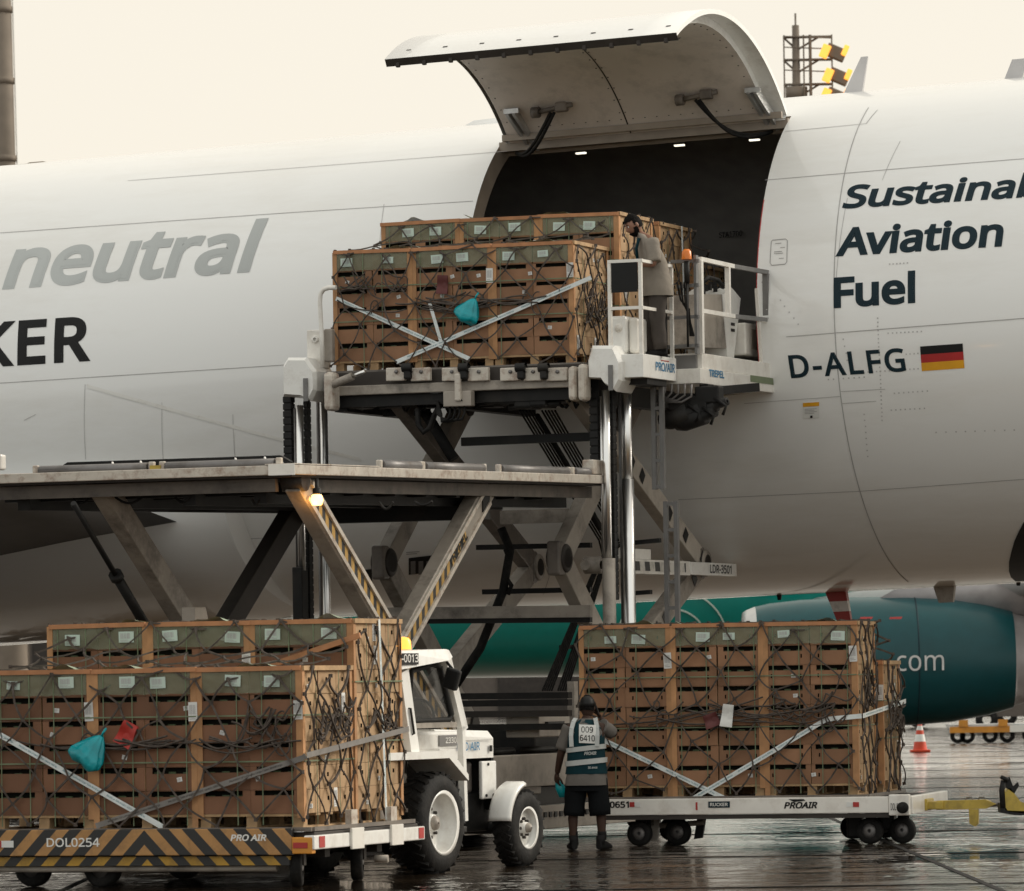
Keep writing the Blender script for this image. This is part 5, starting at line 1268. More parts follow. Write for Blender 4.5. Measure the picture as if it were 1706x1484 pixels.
    lettering(T, 'LDR-3501', (ua + .012, lu(1181, 942, ua).y, a.z - .062), (0, 1, 0), (0, 0, 1), .105, 'black_paint', width=lu(1217, 942, ua).y - lu(1181, 942, ua).y, bold=.02)
    MB().span(ua - .3, ua - .12, lu(1056, 925, ua).y, lu(1100, 925, ua).y, a.z + .08, a.z + .2).build('axle_cover', 'white_paint', T)
    mb = MB(); mb.tube([(ua - .08, a.y, a.z - .02), (ua - .08, lu(1056, 940, ua).y, a.z - .02)], .06, 12); mb.build('axle_tube', 'grimy_white', T)
    mb = MB(); mb.lathe([(-.1, .1), (.1, .1), (.1, .05)], (ua - .05, lu(995, 940, ua).y, a.z - .02), (1, 0, 0), 16); mb.build('axle_eye', 'grimy_white', T)
    # hose bundles
    for k in range(10):
        o_ = k * 5.4 + (10 if k > 4 else 0); uu = .35
        pts = [lu(866 + o_, 684, uu), lu(866 + o_ + 132 - o_ * .12, 900, uu), lu(1004 + o_ * .1, 925, uu), lu(985 + o_ * .3, 960, uu), lu(904 + o_ * .7, 1150, uu)]
        mb = MB(); mb.tube(pts, .013, 5); mb.build('hydraulic_line', 'rubber', T)
    mb = MB(); mb.tube([lu(895, 692, .4), lu(960, 800, .4), lu(1000, 880, .4)], .035, 6); mb.build('hydraulic_hose', 'rubber', T)
    MB().beam(lu(935, 1078, .3), lu(985, 1076, .3), .06, .05).build('hose_clamp', 'black_metal', T)
    # ---------------- operator stand
    ug = 2.49; v0, v1 = -.1, .95
    zf = lu(1080, 590, ug).z; ztop = lu(1080, 438, ug).z; zm = lu(1080, 513, ug).z
    u0 = lp(1012, 500, v0).x

    st = MB().span(u0 + .12, ug, v0, v1 + .05, zf - .27, zf, bev=.008).build('operator_stand', 'white_clean', T)
    MB().span(u0 + .1, ug - .03, v0 + .2, v1 - .2, zf - .34, zf - .27).build('stand_underframe', 'black_metal', st)
    def post(u, v, za, zb_, m='white_paint', r=.020): mb = MB(); mb.box((u, v, (za + zb_) / 2), (r * 2, r * 2, zb_ - za)); mb.build('post', m, st)
    post(u0 + .02, v0 + .03, zf - .1, ztop); post(ug - .03, v0 + .03, zf, ztop); post(ug - .03, v1, zf, ztop); 
    def rail(a, b, m='white_paint', h=.036): mb = MB(); mb.beam(a, b, h, h); mb.build('rail', m, st)
    for z in (ztop + .02, zm): rail((u0, v0 + .03, z), (ug, v0 + .03, z)); rail((ug - .03, v0 + .06, z), (ug - .03, v1, z))
    MB().span(u0 + .05, ug - .06, v0 + .0, v0 + .02, lu(1080, 487, ug).z, ztop).build('dark_panel', 'black_paint', st)
    MB().span(u0 + .35, ug - .12, .75, .95, zf, zm + .25, bev=.02).build('control_pedestal', 'black_metal', st)
    a, b = lp(1016, 527, .1), lp(1062, 588, .1); MB().span(a.x, b.x - .12, .05, .4, b.z, a.z, bev=.04).build('control_box', 'white_clean', st); MB().span(b.x - .12, b.x, .12, .45, b.z, a.z - .02, bev=.04).build('control_box', 'white_paint', st)
    a = lp(1030, 546, .04); MB().lathe([(0, .05), (.03, .04), (.03, .02), (.04, 0)], (a.x, .05, a.z), (0, -1, 0), 14).build('box_knob', 'white_paint', st)
    lettering(st, 'PRO/AIR', (ug + .003, lu(1092, 610, ug).y, lu(1092, 617, ug).z), (0, 1, 0), (0, 0, 1), lu(1092, 602, ug).z - lu(1092, 617, ug).z, 'blue_print', width=lu(1124, 610, ug).y - lu(1092, 610, ug).y, bold=.02)
    MB().span(ug + .001, ug + .004, lu(1101, 600, ug).y, lu(1114, 600, ug).y, lu(1105, 601.5, ug).z, lu(1105, 600, ug).z).build('logo_swoosh', 'red_paint', st)
    mb = MB(); mb.lathe([(0, .06), (.09, .055), (.12, .03), (.12, 0)], lp(1144, 432, .9) , (0, 0, 1), 14); mb.build('amber_beacon', 'amber_dull', T)
    a = lp(1144, 435, .9); mb = MB(); mb.tube([a, a - Vector((0, 0, .25))], .035, 8); mb.tube([a - Vector((0, 0, .25)), a - Vector((.0, 0, 1.0))], .015, 6); mb.build('beacon_pole', 'black_metal', T)
    for pts in (((1118, 436), (1165, 434)), ((1128, 478), (1165, 474)), ((1112, 530), (1165, 527)), ((1112, 578), (1165, 575))):
        mb = MB(); mb.beam(lp(*pts[0], 1.0), lp(*pts[1], 1.0), .04, .04); mb.build('rail', 'grey_paint', T)
    a, b = lp(1156, 425, 1.0), lp(1163, 590, 1.0); MB().span(a.x, b.x, .98, 1.06, b.z, a.z).build('post', 'grey_paint', T)
    a, b = lp(1133, 592, 1.12), lp(1160, 632, 1.12); MB().span(a.x - .3, b.x, 1.12, 1.4, b.z, a.z).build('link_frame', 'grey_paint', T)
    for k in range(4):
        mb = MB(); mb.tube([lp(1128 + 6 * k, 470, .98), lp(1134 + 4 * k, 500 + 6 * k, .98), lp(1148, 515 + 5 * k, .98), lp(1150 + 2 * k, 560, .98)], .012, 5); mb.build('cable', 'rubber', T)
    # ---------------- bridge wing with console
    uw = 2.75; w0, w1 = lu(1170, 600, uw).y, lu(1309, 610, uw).y; w2 = lu(1286, 500, uw).y
    zf2 = lu(1170, 588, uw).z

    wg = MB().span(uw - .9, uw, w0, w1, zf2 - .18, zf2, bev=.008).build('bridge_wing', 'white_paint', T)
    MB().span(uw - .95, uw + .03, w0 - .15, w1 + .02, zf2 - .36, zf2 - .185, bev=.008).build('wing_skirt', 'white_paint', wg)
    zr, zm2 = lu(1170, 434, uw).z, lu(1170, 517, uw).z
    def wpost(v, za, zb_, m='white_paint', wd=.055): mb = MB(); mb.box((uw - .03, v, (za + zb_) / 2), (wd, wd, zb_ - za)); mb.build('post', m, wg)
    def wrail(p, q, m, wd=.05): mb = MB(); mb.beam(p, q, wd, wd); mb.build('rail', m, wg)
    vm = lu(1225, 450, uw).y
    wpost(w0 + .04, zf2, zr, wd=.07); wpost(w2, zf2 - .1, lu(1286, 455, uw).z); wpost(w1 - .02, zf2 - .1, lu(1309, 540, uw).z); wpost(lu(1217, 500, uw).y, zm2, zr)
    wrail((uw - .03, w0 + .04, zr + .02), (uw - .03, vm, zr + .01), 'white_paint'); wrail((uw - .03, vm, zr + .01), (uw - .03, w2, lu(1286, 454, uw).z), 'grey_paint')
    wrail((uw - .03, w0 + .08, zm2), (uw - .03, vm, zm2), 'white_paint'); wrail((uw - .03, vm, zm2), (uw - .03, w2, lu(1286, 533, uw).z), 'grey_paint')
    wrail((uw - .03, w2, lu(1286, 458, uw).z), (uw - .03, w1, lu(1309, 538, uw).z), 'white_paint', .04); wrail((uw - .03, w2 - .35, lu(1270, 533, uw).z), (uw - .03, w1, lu(1309, 540, uw).z), 'white_paint', .04)
    wrail((uw - .03, lu(1264, 480, uw).y, lu(1264, 480, uw).z), (uw - .03, lu(1272, 596, uw).y, zf2), 'white_paint', .035)
    wpost(w2 - .12, zm2, lu(1283, 456, uw).z, 'grey_paint', .07)
    uc2 = uw - .35
    def L2(x, y): return lu(x, y, uc2)
    q = [L2(*p) for p in ((1202, 492), (1219, 479), (1234, 497), (1223, 596), (1212, 596))]; mb = MB(); mb.prism(q, (-.5, 0, 0)); cn = mb.build('console', 'white_clean', wg)
    q = [L2(*p) for p in ((1166, 490), (1203, 490), (1212, 580), (1166, 578))]; mb = MB(); mb.prism(q, (-.45, 0, 0)); mb.build('console_desk', 'grimy_white', cn)
    for y in (537, 547): a, b = lu(1218, y, uc2 + .003), lu(1224, y + 6, uc2 + .003); MB().span(uc2 + .001, uc2 + .006, a.y, b.y, b.z, a.z).build('console_slot', 'black_paint', cn)
    r_ = random.Random(5); mb = MB()
    for k in range(24):
        c = lu(1168 + k * 1.7, 486 - r_.uniform(0, 12), uc2 - .1 - r_.uniform(0, .3)); mb.box(c, (.05, .06, .07), r_.uniform(0, 2))
    mb.build('control_lever', 'black_metal', cn, kind='stuff')
    mb = MB(); mb.tube([L2(1168, 472), L2(1180, 462), L2(1195, 466), L2(1205, 478)], .03, 6); mb.build('cable', 'rubber', cn)
    a, b = lu(1242, 537, uw - .25), lu(1303, 600, uw - .25); mb = MB(); mb.span(uw - .8, uw - .25, a.y, b.y, b.z, a.z, bev=.02); cb = mb.build('equipment_cabinet', 'white_paint', wg)
    a, b = lu(1252, 548, uw - .245), lu(1295, 588, uw - .245); MB().span(uw - .249, uw - .243, a.y, b.y, b.z, a.z).build('cabinet_window', 'grimy_white', cb)
    lettering(wg, 'TREPEL', (uw + .034, lu(1177, 625, uw).y, lu(1177, 627, uw).z), (0, 1, 0), (0, 0, 1), lu(1177, 615, uw).z - lu(1177, 627, uw).z, 'blue_print', width=lu(1202, 620, uw).y - lu(1177, 620, uw).y, bold=.03)
    a, b = lu(1246, 622, uw), lu(1306, 634, uw); MB().span(uw + .031, uw + .036, a.y, b.y, a.z - .1, a.z - .02).build('green_marking', 'strap_green', wg)
    for k in range(5):                                     # pipe work under the bridge
        mb = MB(); mb.tube([lp(1108 + k * 11, 640, .9), lp(1108 + k * 11, 652 + k * 2, .9), lp(1104 + k * 8, 660 + k * 2.4, .9), lp(1085, 660 + k * 2.4, .9)], .014, 6); mb.build('hydraulic_pipe', 'steel', T)
    for x, y, r in ((1138, 684, .13), (1162, 688, .12), (1182, 672, .08)):
        c = lp(x, y + 6, 1.1); mb = MB(); mb.lathe([(-.3, .02), (-.3, r * .7), (-.2, r), (.1, r), (.1, r * .7), (.25, r * .6), (.25, .02)], c, (1, -.2, .25), 12); mb.box(c + Vector((0, 0, .14)), (.3, .2, .2), bev=.02); mb.tube([c + Vector((.1, -.1, .1)), c + Vector((.25, -.12, .0)), c + Vector((.2, -.1, -.1))], .02, 6); mb.build('hydraulic_motor', 'black_metal', T)
    a, b = lp(1165, 640, 1.1), lp(1180, 690, 1.1); MB().span(a.x, b.x, 1.1, 1.3, b.z, a.z).build('motor_bracket', 'black_metal', T)
    MB().beam(lp(1180, 652, 1.3), lp(1260, 645, 2.2), .1, .1).build('drive_shaft', 'black_metal', T)
    # ---------------- ladders
    for x0, x1, ya, yb, v, n in ((1086, 1104, 632, 815, .75, 5), (1107, 1129, 835, 1060, .95, 6)):
        a, b = lp(x0, ya, v), lp(x1, yb, v); ld = MB().span(a.x - .02, a.x + .03, v, v + .06, b.z, a.z).build('ladder', 'grey_paint', T)
        MB().span(b.x - .03, b.x + .02, v, v + .06, b.z, a.z).build('stile', 'grey_paint', ld)
        for k in range(n): z = b.z + .03 + (a.z - b.z - .06) * k / (n - 1); MB().span(a.x + .03, b.x - .03, v + .01, v + .05, z - .02, z + .02).build('rung', 'grey_paint', ld)
    return T, zf
LOADER, STAND_Z = loader()
# ================================================================ DOLLIES
def small_wheel(parent, c, r, wd, axis=(0, 1, 0), m='rubber'):
    w_ = MB().lathe([(-wd / 2, r * .55), (-wd / 2, r * .9), (-wd * .35, r), (wd * .35, r), (wd / 2, r * .9), (wd / 2, r * .55)], c, axis, 28).build('wheel', m, parent)
    MB().lathe([(-wd * .4, .02), (-wd * .4, r * .56), (wd * .4, r * .56), (wd * .4, r * .3), (wd * .55, r * .22), (wd * .55, .01)], c, axis, 20).build('rim', 'steel', w_)
    return w_
def left_dolly():
    M = LM @ Matrix.Translation((STW, 0, -.52))          # origin under the near right corner of the load
    T = thing('baggage_dolly', 'pallet dolly with black and orange hazard striped side rail', 'dolly', M)
    q = lambda x, y, v=-.12: onplane(M, x, y, 1, v)
    MB().span(-3.55, .12, -.05, 2.55, .40, .49, bev=.01).build('deck', 'grimy_dark', T)
    zt, zb = q(300, 1381).z, q(300, 1425).z
    r = MB().span(-3.6, q(489, 1400).x, -.16, -.10, zb, zt, bev=.008).build('side_rail', 'haz_dolly', T)
    MB().span(-3.55, -.1, -.10, -.05, zb - .09, zb - .01).build('lower_rail', 'haz_low', T)
    for txt, x0, x1, y, h, m, b in (('DOL0254', 78, 166, 1411, 15, 'white_clean', .015), ('PRO AIR', 384, 444, 1401, 11, 'white_clean', .03)):
        a, c = q(x0, y, -.163), q(x1, y, -.163); lettering(r, txt, a, (1, 0, 0), (0, 0, 1), q(x0, y - h, -.163).z - a.z, m, width=c.x - a.x, bold=b, shear=.2 if 'P' in txt else 0)
    a, b = q(-10, 1406), q(26, 1414); MB().span(a.x, b.x, -.166, -.162, a.z - .03, a.z + .03).build('reflector', 'paper', r)
    a, b = q(-10, 1406), q(6, 1414); MB().span(a.x, b.x, -.170, -.167, a.z - .03, a.z + .03).build('reflector', 'red_paint', r)
    # corner piece and white end bar with reflectors
    e = onplane(M, 521, 1400, 1, -.15); MB().span(q(489, 1400).x + .004, e.x, -.17, -.08, .30, .445, bev=.008).build('corner_piece', 'orange_paint', T)
    a, b = q(492, 1407), q(516, 1407); MB().span(a.x, b.x, -.176, -.171, .35, .40).build('reflector', 'red_paint', T)
    eb = MB().span(e.x - .08, e.x + .02, -.16, 2.62, .335, .46, bev=.01).build('end_bar', 'white_clean', T)
    for v in (.02, 2.52): MB().span(e.x + .021, e.x + .026, v - .07, v + .06, .35, .45).build('reflector', 'red_paint', eb)
    for v in (.75, 1.75):
        MB().span(e.x + .02, e.x + .045, v - .05, v + .25, .31, .50, bev=.006).build('bracket', 'white_paint', eb); MB().span(e.x - .08, e.x - .02, v + .1, v + .25, .46, .66).build('stop_peg', 'rusty_white', eb)
    MB().span(e.x - .5, e.x - .1, -.1, 2.55, .49, .513).build('deck_sheet', 'alu', T)
    for k in range(9): u = -3.4 + k * .42; mb = MB(); mb.tube([(u, .0, .47), (u, 2.5, .47)], .03, 8); mb.build('roller', 'steel', T)
    for u in (-3.2, -2.2, -1.2, -.3): MB().span(u - .05, u + .05, -.05, 2.5, .28, .40).build('cross_member', 'black_metal', T)
    MB().span(-3.5, 0, .5, .62, .25, .40).build('frame_beam', 'grimy_dark', T); MB().span(-3.5, 0, 1.8, 1.92, .25, .40).build('frame_beam', 'grimy_dark', T)
    mb = MB(); mb.tube([(-3.4, -.02, .17), (-.25, -.02, .17)], .03, 8); mb.build('brake_rod', 'grimy_white', T)
    for u, v in ((-.12, .12), (-.1, 1.55), (-2.0, .15), (-2.75, .3), (-2.75, 1.9), (-2.0, 2.0)):
        w_ = small_wheel(T, (u, v, .19), .19, .11, (.9, .3, 0) if u > -.5 else (.2, 1, 0)); MB().span(u - .08, u + .08, v - .03, v + .03, .19, .40).build('caster_fork', 'grimy_dark', w_)
    mb = MB(); mb.tube([(e.x - .02, 1.42, .2), (e.x + .1, 1.44, .2)], .035, 10); mb.build('hub', 'grimy_white', T)
    return T
left_dolly()
def right_dolly():
    M = RM @ Matrix.Translation((STW, 0, -.52))
    T = thing('baggage_dolly', 'white pallet dolly with yellow tow bar under the right hand cartons', 'dolly', M)
    q = lambda x, y, v=-.10: onplane(M, x, y, 1, v)
    x0 = q(1004, 1340).x; x1 = q(1481, 1340).x; x2 = q(1516, 1340).x
    zt, zb = q(1250, 1329).z, q(1250, 1356).z
    MB().span(x0, x2, -.06, 2.5, zb + .03, .49, bev=.01).build('deck', 'grimy_dark', T)
    r = MB().span(x0, x1, -.13, -.07, zb, zt, bev=.008).build('side_rail', 'white_paint', T)
    MB().span(x0 + .02, x1, -.115, -.06, zb - .05, zb - .003).build('rail_foot', 'grimy_dark', T)
    c = MB().span(x1 + .004, x2, -.15, -.04, zb - .03, zt + .02, bev=.012).build('corner_block', 'white_paint', T)
    MB().span(x2 - .06, x2 + .02, -.04, 2.5, zb - .02, zt, bev=.01).build('end_bar', 'white_paint', T)
    mb = MB(); p = q(1506, 1345); mb.lathe([(0, .06), (.08, .06), (.08, 0)], (p.x, -.15, p.z), (0, -1, 0), 14); mb.build('bumper_stud', 'rubber', c)
    for txt, xa, xb, y, h, m, par, v, b in (('0651', 1016, 1048, 1346, 11, 'black_paint', r, -.133, .03), ('DOL 0651', 1446, 1477, 1350, 12, 'grey_paint', r, -.153, .02), ('PROAIR', 1306, 1362, 1347, 11, 'black_paint', r, -.133, .035)):
        a, e = q(xa, y, v), q(xb, y, v)
        if txt.startswith('DOL'): a, e = q(1484, y, v), q(1503, y, v)
        lettering(par, txt, a, (1, 0, 0), (0, 0, 1), q(xa, y - h, v).z - a.z, m, width=e.x - a.x, bold=b, shear=.25 if txt == 'PROAIR' else 0)
    a, b = q(1323, 1336, -.133), q(1342, 1333, -.133); mb = MB(); mb.prism([(a.x, -.134, a.z), (b.x, -.134, b.z - .004), (b.x - .02, -.134, b.z + .012), (a.x - .06, -.134, b.z + .012)], (0, -.002, 0)); mb.build('logo_swoosh', 'black_paint', r)
    a, b = q(1181, 1335), q(1217, 1345); s = MB().span(a.x, b.x, -.137, -.131, b.z, a.z, bev=.001).build('maker_plate', 'navy', r)
    lettering(s, 'RUCKER', (a.x + .02, -.138, b.z + .015), (1, 0, 0), (0, 0, 1), (a.z - b.z) * .55, 'white_clean', width=(b.x - a.x) - .04, bold=.02)
    for xa, xb, m in ((1050, 1058, 'red_paint'), (1059, 1068, 'paper'), (1411, 1421, 'paper'), (1422, 1432, 'red_paint')):
        a, b = q(xa, 1336), q(xb, 1344); MB().span(a.x, b.x, -.136, -.131, b.z, a.z).build('reflector', m, r)
    MB().span(q(1160, 1340).x, q(1163, 1340).x, -.136, -.131, zb + .05, zt - .04).build('paint_mark', 'red_paint', r)
    for k in range(7): u = -2.7 + k * .42; mb = MB(); mb.tube([(u, .0, .47), (u, 2.4, .47)], .028, 8); mb.build('roller', 'steel', T)
    for px, py, v, rp in ((1450, 1390, .1, 22), (1504, 1388, .25, 22), (1066, 1391, .1, 21), (1130, 1388, .3, 22), (1118, 1384, 2.0, 20), (1420, 1384, 2.0, 20), (1475, 1384, 2.1, 20)):
        p = q(px, py, v); r_ = rp / 156; w_ = small_wheel(T, (p.x, v, r_), r_, .10, (.12, 1, 0)); MB().span(p.x - .06, p.x + .06, v + .06, v + .10, r_, zb).build('caster_fork', 'black_metal', w_)
    a, b = q(1394, 1358), q(1422, 1400); MB().span(a.x, b.x, .5, .7, b.z, a.z, bev=.03).build('spring_housing', 'black_metal', T)
    a, b = q(1457, 1355), q(1480, 1385); MB().span(a.x, b.x, .3, .5, b.z, a.z, bev=.02).build('turntable', 'black_metal', T)
    a, b = q(1058, 1358), q(1080, 1380); MB().span(a.x, b.x, .3, .5, b.z, a.z, bev=.02).build('turntable', 'black_metal', T)
    mb = MB(); mb.tube([q(1082, 1377, .4), q(1172, 1370, .4), q(1174, 1360, .4)], .03, 8); mb.build('brake_lever', 'grimy_white', T)
    mb = MB(); mb.prism([q(1084, 1360, .3), q(1100, 1360, .3), q(1094, 1400, .3), q(1086, 1400, .3)], (0, .08, 0)); mb.build('support_leg', 'grimy_white', T)
    mb = MB(); mb.prism([q(1162, 1358, .5), q(1176, 1358, .5), q(1170, 1396, .5), q(1156, 1398, .5)], (0, .06, 0)); mb.build('mud_flap', 'black_metal', T)
    # tow bar and its coupling
    a, b = q(1511, 1331, .9), q(1547, 1350, .9)
    tb = MB().span(a.x, b.x, .8, 1.3, b.z, a.z, bev=.01).build('tow_bar', 'yellow_paint', T)
    a, b = q(1524, 1334, .9), q(1572, 1348, .9); MB().span(a.x, b.x, .86, 1.2, b.z, a.z - .01, bev=.008).build('bar_plate', 'yellow_paint', tb)
    q1 = [q(*p, .9) for p in ((1560, 1334), (1640, 1332), (1660, 1339), (1642, 1347), (1560, 1349))]; mb = MB(); mb.prism(q1, (0, .16, 0)); mb.build('bar_arm', 'yellow_paint', tb)
    mb = MB(); mb.tube([q(1640, 1340, .95), q(1682, 1338, .95)], .03, 8); mb.build('bar_eye', 'steel', tb)
    a = [q(*p, .9) for p in ((1614, 1348), (1630, 1348), (1630, 1372), (1625, 1377), (1615, 1372))]; mb = MB(); mb.prism(a, (0, .06, 0)); mb.build('bar_foot', 'yellow_paint', tb)
    for px in (1609, 1630): mb = MB(); mb.tube([q(px, 1333, .95), q(px + 2, 1328, .95), q(px + 10, 1328, .95), q(px + 12, 1333, .95)], .01, 5); mb.build('bar_handle', 'steel', tb)
    return T
right_dolly()
def coupling():
    Y = 57.2; c = P(1690, 1357, Y); M = Matrix.Translation((c.x, Y, 0))
    T = thing('tow_hitch', 'yellow tow hitch of a cart cut off at the right edge', 'hitch', M)
    I = M.inverted(); q = lambda x, y: I @ P(x, y, Y)
    mb = MB(); mb.prism([q(*p) for p in ((1672, 1322), (1683, 1312), (1700, 1335), (1725, 1345), (1725, 1357), (1680, 1352), (1672, 1340))], (0, .3, 0)); mb.build('hitch_body', 'yellow_paint', T)
    mb = MB(); mb.prism([q(*p) for p in ((1666, 1338), (1670, 1338), (1675, 1350), (1730, 1352), (1730, 1358), (1690, 1358), (1667, 1354))], (0, .3, 0)); mb.build('hitch_jaw', 'black_metal', T)
    mb = MB(); mb.tube([q(1671, 1345), q(1669, 1316), q(1672, 1300)], .03, 8); mb.tube([q(1672, 1300), q(1675, 1294)], .045, 8); mb.build('hitch_pin', 'black_metal', T)
    mb = MB(); mb.prism([q(*p) for p in ((1676, 1312), (1676, 1300), (1682, 1294), (1688, 1310), (1696, 1303), (1698, 1308), (1690, 1322))], (0, .08, 0)); mb.build('hitch_lever', 'black_metal', T)
    MB().span(.25, 3, .0, .3, q(0, 1356).z, q(0, 1345).z).build('drawbar', 'yellow_paint', T)
    for x in (1.5, 2.3): small_wheel(T, (x, -.2, .16), .16, .1)
    MB().span(1.2, 3.2, -.4, 1.6, .3, .5, bev=.02).build('cart_frame', 'yellow_paint', T)
coupling()
# ================================================================ TRACTOR
def tractor():
    w0 = P(718, 1453, 50.6); a = R(63); rt = Vector((sin(a), -cos(a), 0))
    O = Vector((w0.x, w0.y, 0)) - rt * .62; M = Matrix.Translation(O) @ Matrix.Rotation(a, 4, 'Z')
    T = thing('tow_tractor', 'white tow tractor with cab parked between the two dollies', 'tractor', M)
    q = lambda x, y, yy=-.62: onplane(M, x, y, 1, yy)
    def wheel(c, r, wd, rr, dish):
        s = -1 if c[1] < 0 else 1; ax = (0, s, 0)
        mb = MB(); mb.lathe([(-wd / 2, rr), (-wd / 2, rr * 1.25), (-wd * .42, r * .93), (-wd * .3, r * .985), (0, r), (wd * .3, r * .985), (wd * .42, r * .93), (wd / 2, r * .80), (wd / 2, rr * 1.06), (wd * .46, rr)], c, ax, 56); t_ = mb.build('wheel', 'rubber', T)
        mb = MB()
        for k in range(26):       # tread lugs
            th = 2 * pi * k / 26
            for sg in (-1, 1):
                p = Vector((c[0] + cos(th + sg * .06) * (r - .006), c[1] + sg * wd * .2, c[2] + sin(th + sg * .06) * (r - .006))); mb.box(p, (.03, wd * .42, .045), Matrix.Rotation(-th, 4, 'Y') @ Matrix.Rotation(sg * .5, 4, 'X'))
        mb.build('tread_lug', 'rubber', t_, kind='stuff')
        mb = MB(); mb.lathe([(wd * .46, rr * .93), (wd * .5, rr * 1.04), (wd * .42, rr * .98), (wd * .1, rr * .93), (-dish, rr * .86), (-dish, rr * .30), (-dish + .05, rr * .28), (-dish + .05, .01)], c, ax, 40); rm = mb.build('rim', 'white_clean', t_)
        mb = MB()
        for k in range(8):
            th = 2 * pi * k / 8; MB().lathe([(-dish, .016), (-dish + .03, .016), (-dish + .03, 0)], (c[0] + cos(th) * rr * .45, c[1], c[2] + sin(th) * rr * .45), ax, 6).build('wheel_nut', 'grimy_dark', rm)
        MB().lathe([(-dish, rr * .26), (-dish + .08, rr * .22), (-dish + .1, .01)], c, ax, 16).build('hub', 'grimy_white', rm)
    R1, R2 = .472, .368
    for s in (-1, 1):
        wheel((0, s * .62, R1), R1, .30, .295, .01); wheel((1.9, s * .58, R2), R2, .23, .20, -.045)
    # chassis and engine
    MB().span(-.35, 2.1, -.28, .28, .34, .72, bev=.03).build('chassis', 'black_metal', T)
    MB().span(.55, 1.5, -.30, .30, .72, 1.02, bev=.03).build('engine_block', 'grimy_dark', T)
    mb = MB(); mb.tube([(1.9, -.55, R2), (1.9, .55, R2)], .06, 10); mb.tube([(0, -.55, R1), (0, .55, R1)], .09, 10); mb.build('axle', 'black_metal', T)
    for k in range(5): mb = MB(); mb.tube([(.6 + k * .12, -.31, .60 + .05 * k), (.7 + k * .1, -.33, .75), (.85 + k * .08, -.31, .95)], .016, 5); mb.build('engine_hose', 'rubber', T)
    MB().lathe([(0, .12), (.05, .12), (.05, .04)], (.62, -.30, .95), (0, -1, 0), 16).build('air_filter', 'grimy_white', T)
    # bonnet
    yh = -.40; a, b = q(771, 1264, yh), q(829, 1264, yh); zt = q(790, 1213, yh).z
    xb, xf = q(732, 1250, yh).x, b.x
    zb = a.z
    mb = MB(); mb.loft([[(xb, -.40, zb), (xb, .40, zb), (xb, .40, zt - .06), (xb, .34, zt), (xb, -.34, zt), (xb, -.40, zt - .06)], [(xf - .05, -.38, zb), (xf - .05, .38, zb), (xf - .05, .38, zt - .10), (xf - .05, .32, zt - .03), (xf - .05, -.32, zt - .03), (xf - .05, -.38, zt - .10)], [(xf, -.35, zb), (xf, .35, zb), (xf, .35, zt - .14), (xf, .3, zt - .09), (xf, -.3, zt - .09), (xf, -.35, zt - .14)]], smooth=False)
    hd = mb.build('bonnet', 'white_clean', T)
    MB().span(xb + .1, xf - .12, -.405, -.398, zb + (zt - zb) * .60, zb + (zt - zb) * .615).build('bonnet_crease', 'seam', hd)
    a, b = q(762, 1251, -.405), q(800, 1251, -.405); lettering(hd, 'PRO AIR', (a.x, -.402, a.z), (1, 0, 0), (0, 0, 1), q(762, 1237, -.405).z - a.z, 'blue_print', width=b.x - a.x, bold=.02)
    a, b = q(803, 1268, -.39), q(828, 1330, -.39); mb = MB(); mb.span(a.x, b.x, -.39, -.35, b.z, a.z, bev=.012); sp = mb.build('side_panel', 'white_clean', T)
    for x, y in ((813, 1273), (810, 1325), (822, 1324)): p = q(x, y, -.392); MB().lathe([(0, .014), (.012, .014), (.012, 0)], (p.x, -.39, p.z), (0, -1, 0), 8).build('panel_bolt', 'black_metal', sp)
    MB().span(xf - .02, xf + .03, -.34, .34, .55, zb).build('grille', 'black_metal', T)
    # dashboard with fleet number
    a, b = q(712, 1247, -.36), q(764, 1222, -.36); MB().span(a.x - .25, b.x, -.40, .40, a.z - .03, b.z + .03, bev=.03).build('dashboard', 'white_clean', T)
    a, b = q(731, 1243, -.404), q(760, 1224, -.404); pt = MB().span(a.x, b.x, -.412, -.402, a.z, b.z).build('number_plate', 'grey_paint', T)
    lettering(pt, '2330', (a.x + .12, -.413, a.z + .025), (1, 0, 0), (0, 0, 1), (b.z - a.z) * .55, 'white_clean', width=(b.x - a.x) * .62, bold=.02)
    # cab frame
    def bar(pts, wd, h, m='white_clean', name='cab_post', yy=-.62, par=T):
        pp = [q(*p, yy) for p in pts]; mb = MB()
        for p, r_ in zip(pp, pp[1:]): mb.beam(p, r_ + (r_ - p).normalized() * .02, wd, h, up=(1, 0, .05))
        return mb.build(name, m, par)
    bar([(741, 1098), (768, 1212)], .06, .06); bar([(768, 1210), (773, 1364)], .06, .06)
    bar([(668, 1118), (686, 1252)], .08, .16, name='cab_post'); bar([(745, 1098), (772, 1212)], .06, .08, yy=.62, name='cab_post')
    a, b = q(741, 1098, -.62), q(662, 1115, -.62)
    z1, z2 = q(750, 1081, -.66).z, q(750, 1098, -.66).z; xr = q(751, 1090, -.66).x; xl = q(655, 1095, -.66).x
    mb = MB(); mb.loft([[(xl, -.70, z2 - .10), (xl, .70, z2 - .10), (xl, .66, z1 - .02), (xl, -.66, z1 - .02)], [(xr - .1, -.70, z2 - .01), (xr - .1, .70, z2 - .01), (xr - .1, .66, z1), (xr - .1, -.66, z1)], [(xr, -.68, z2 + .02), (xr, .68, z2 + .02), (xr, .64, z1 - .01), (xr, -.64, z1 - .01)]], smooth=False); rf = mb.build('cab_roof', 'white_clean', T)
    a, b = q(667, 1107, -.71), q(697, 1088, -.71); s = MB().span(a.x - .1, b.x, -.712, -.703, a.z, b.z).build('number_plate', 'black_paint', rf)
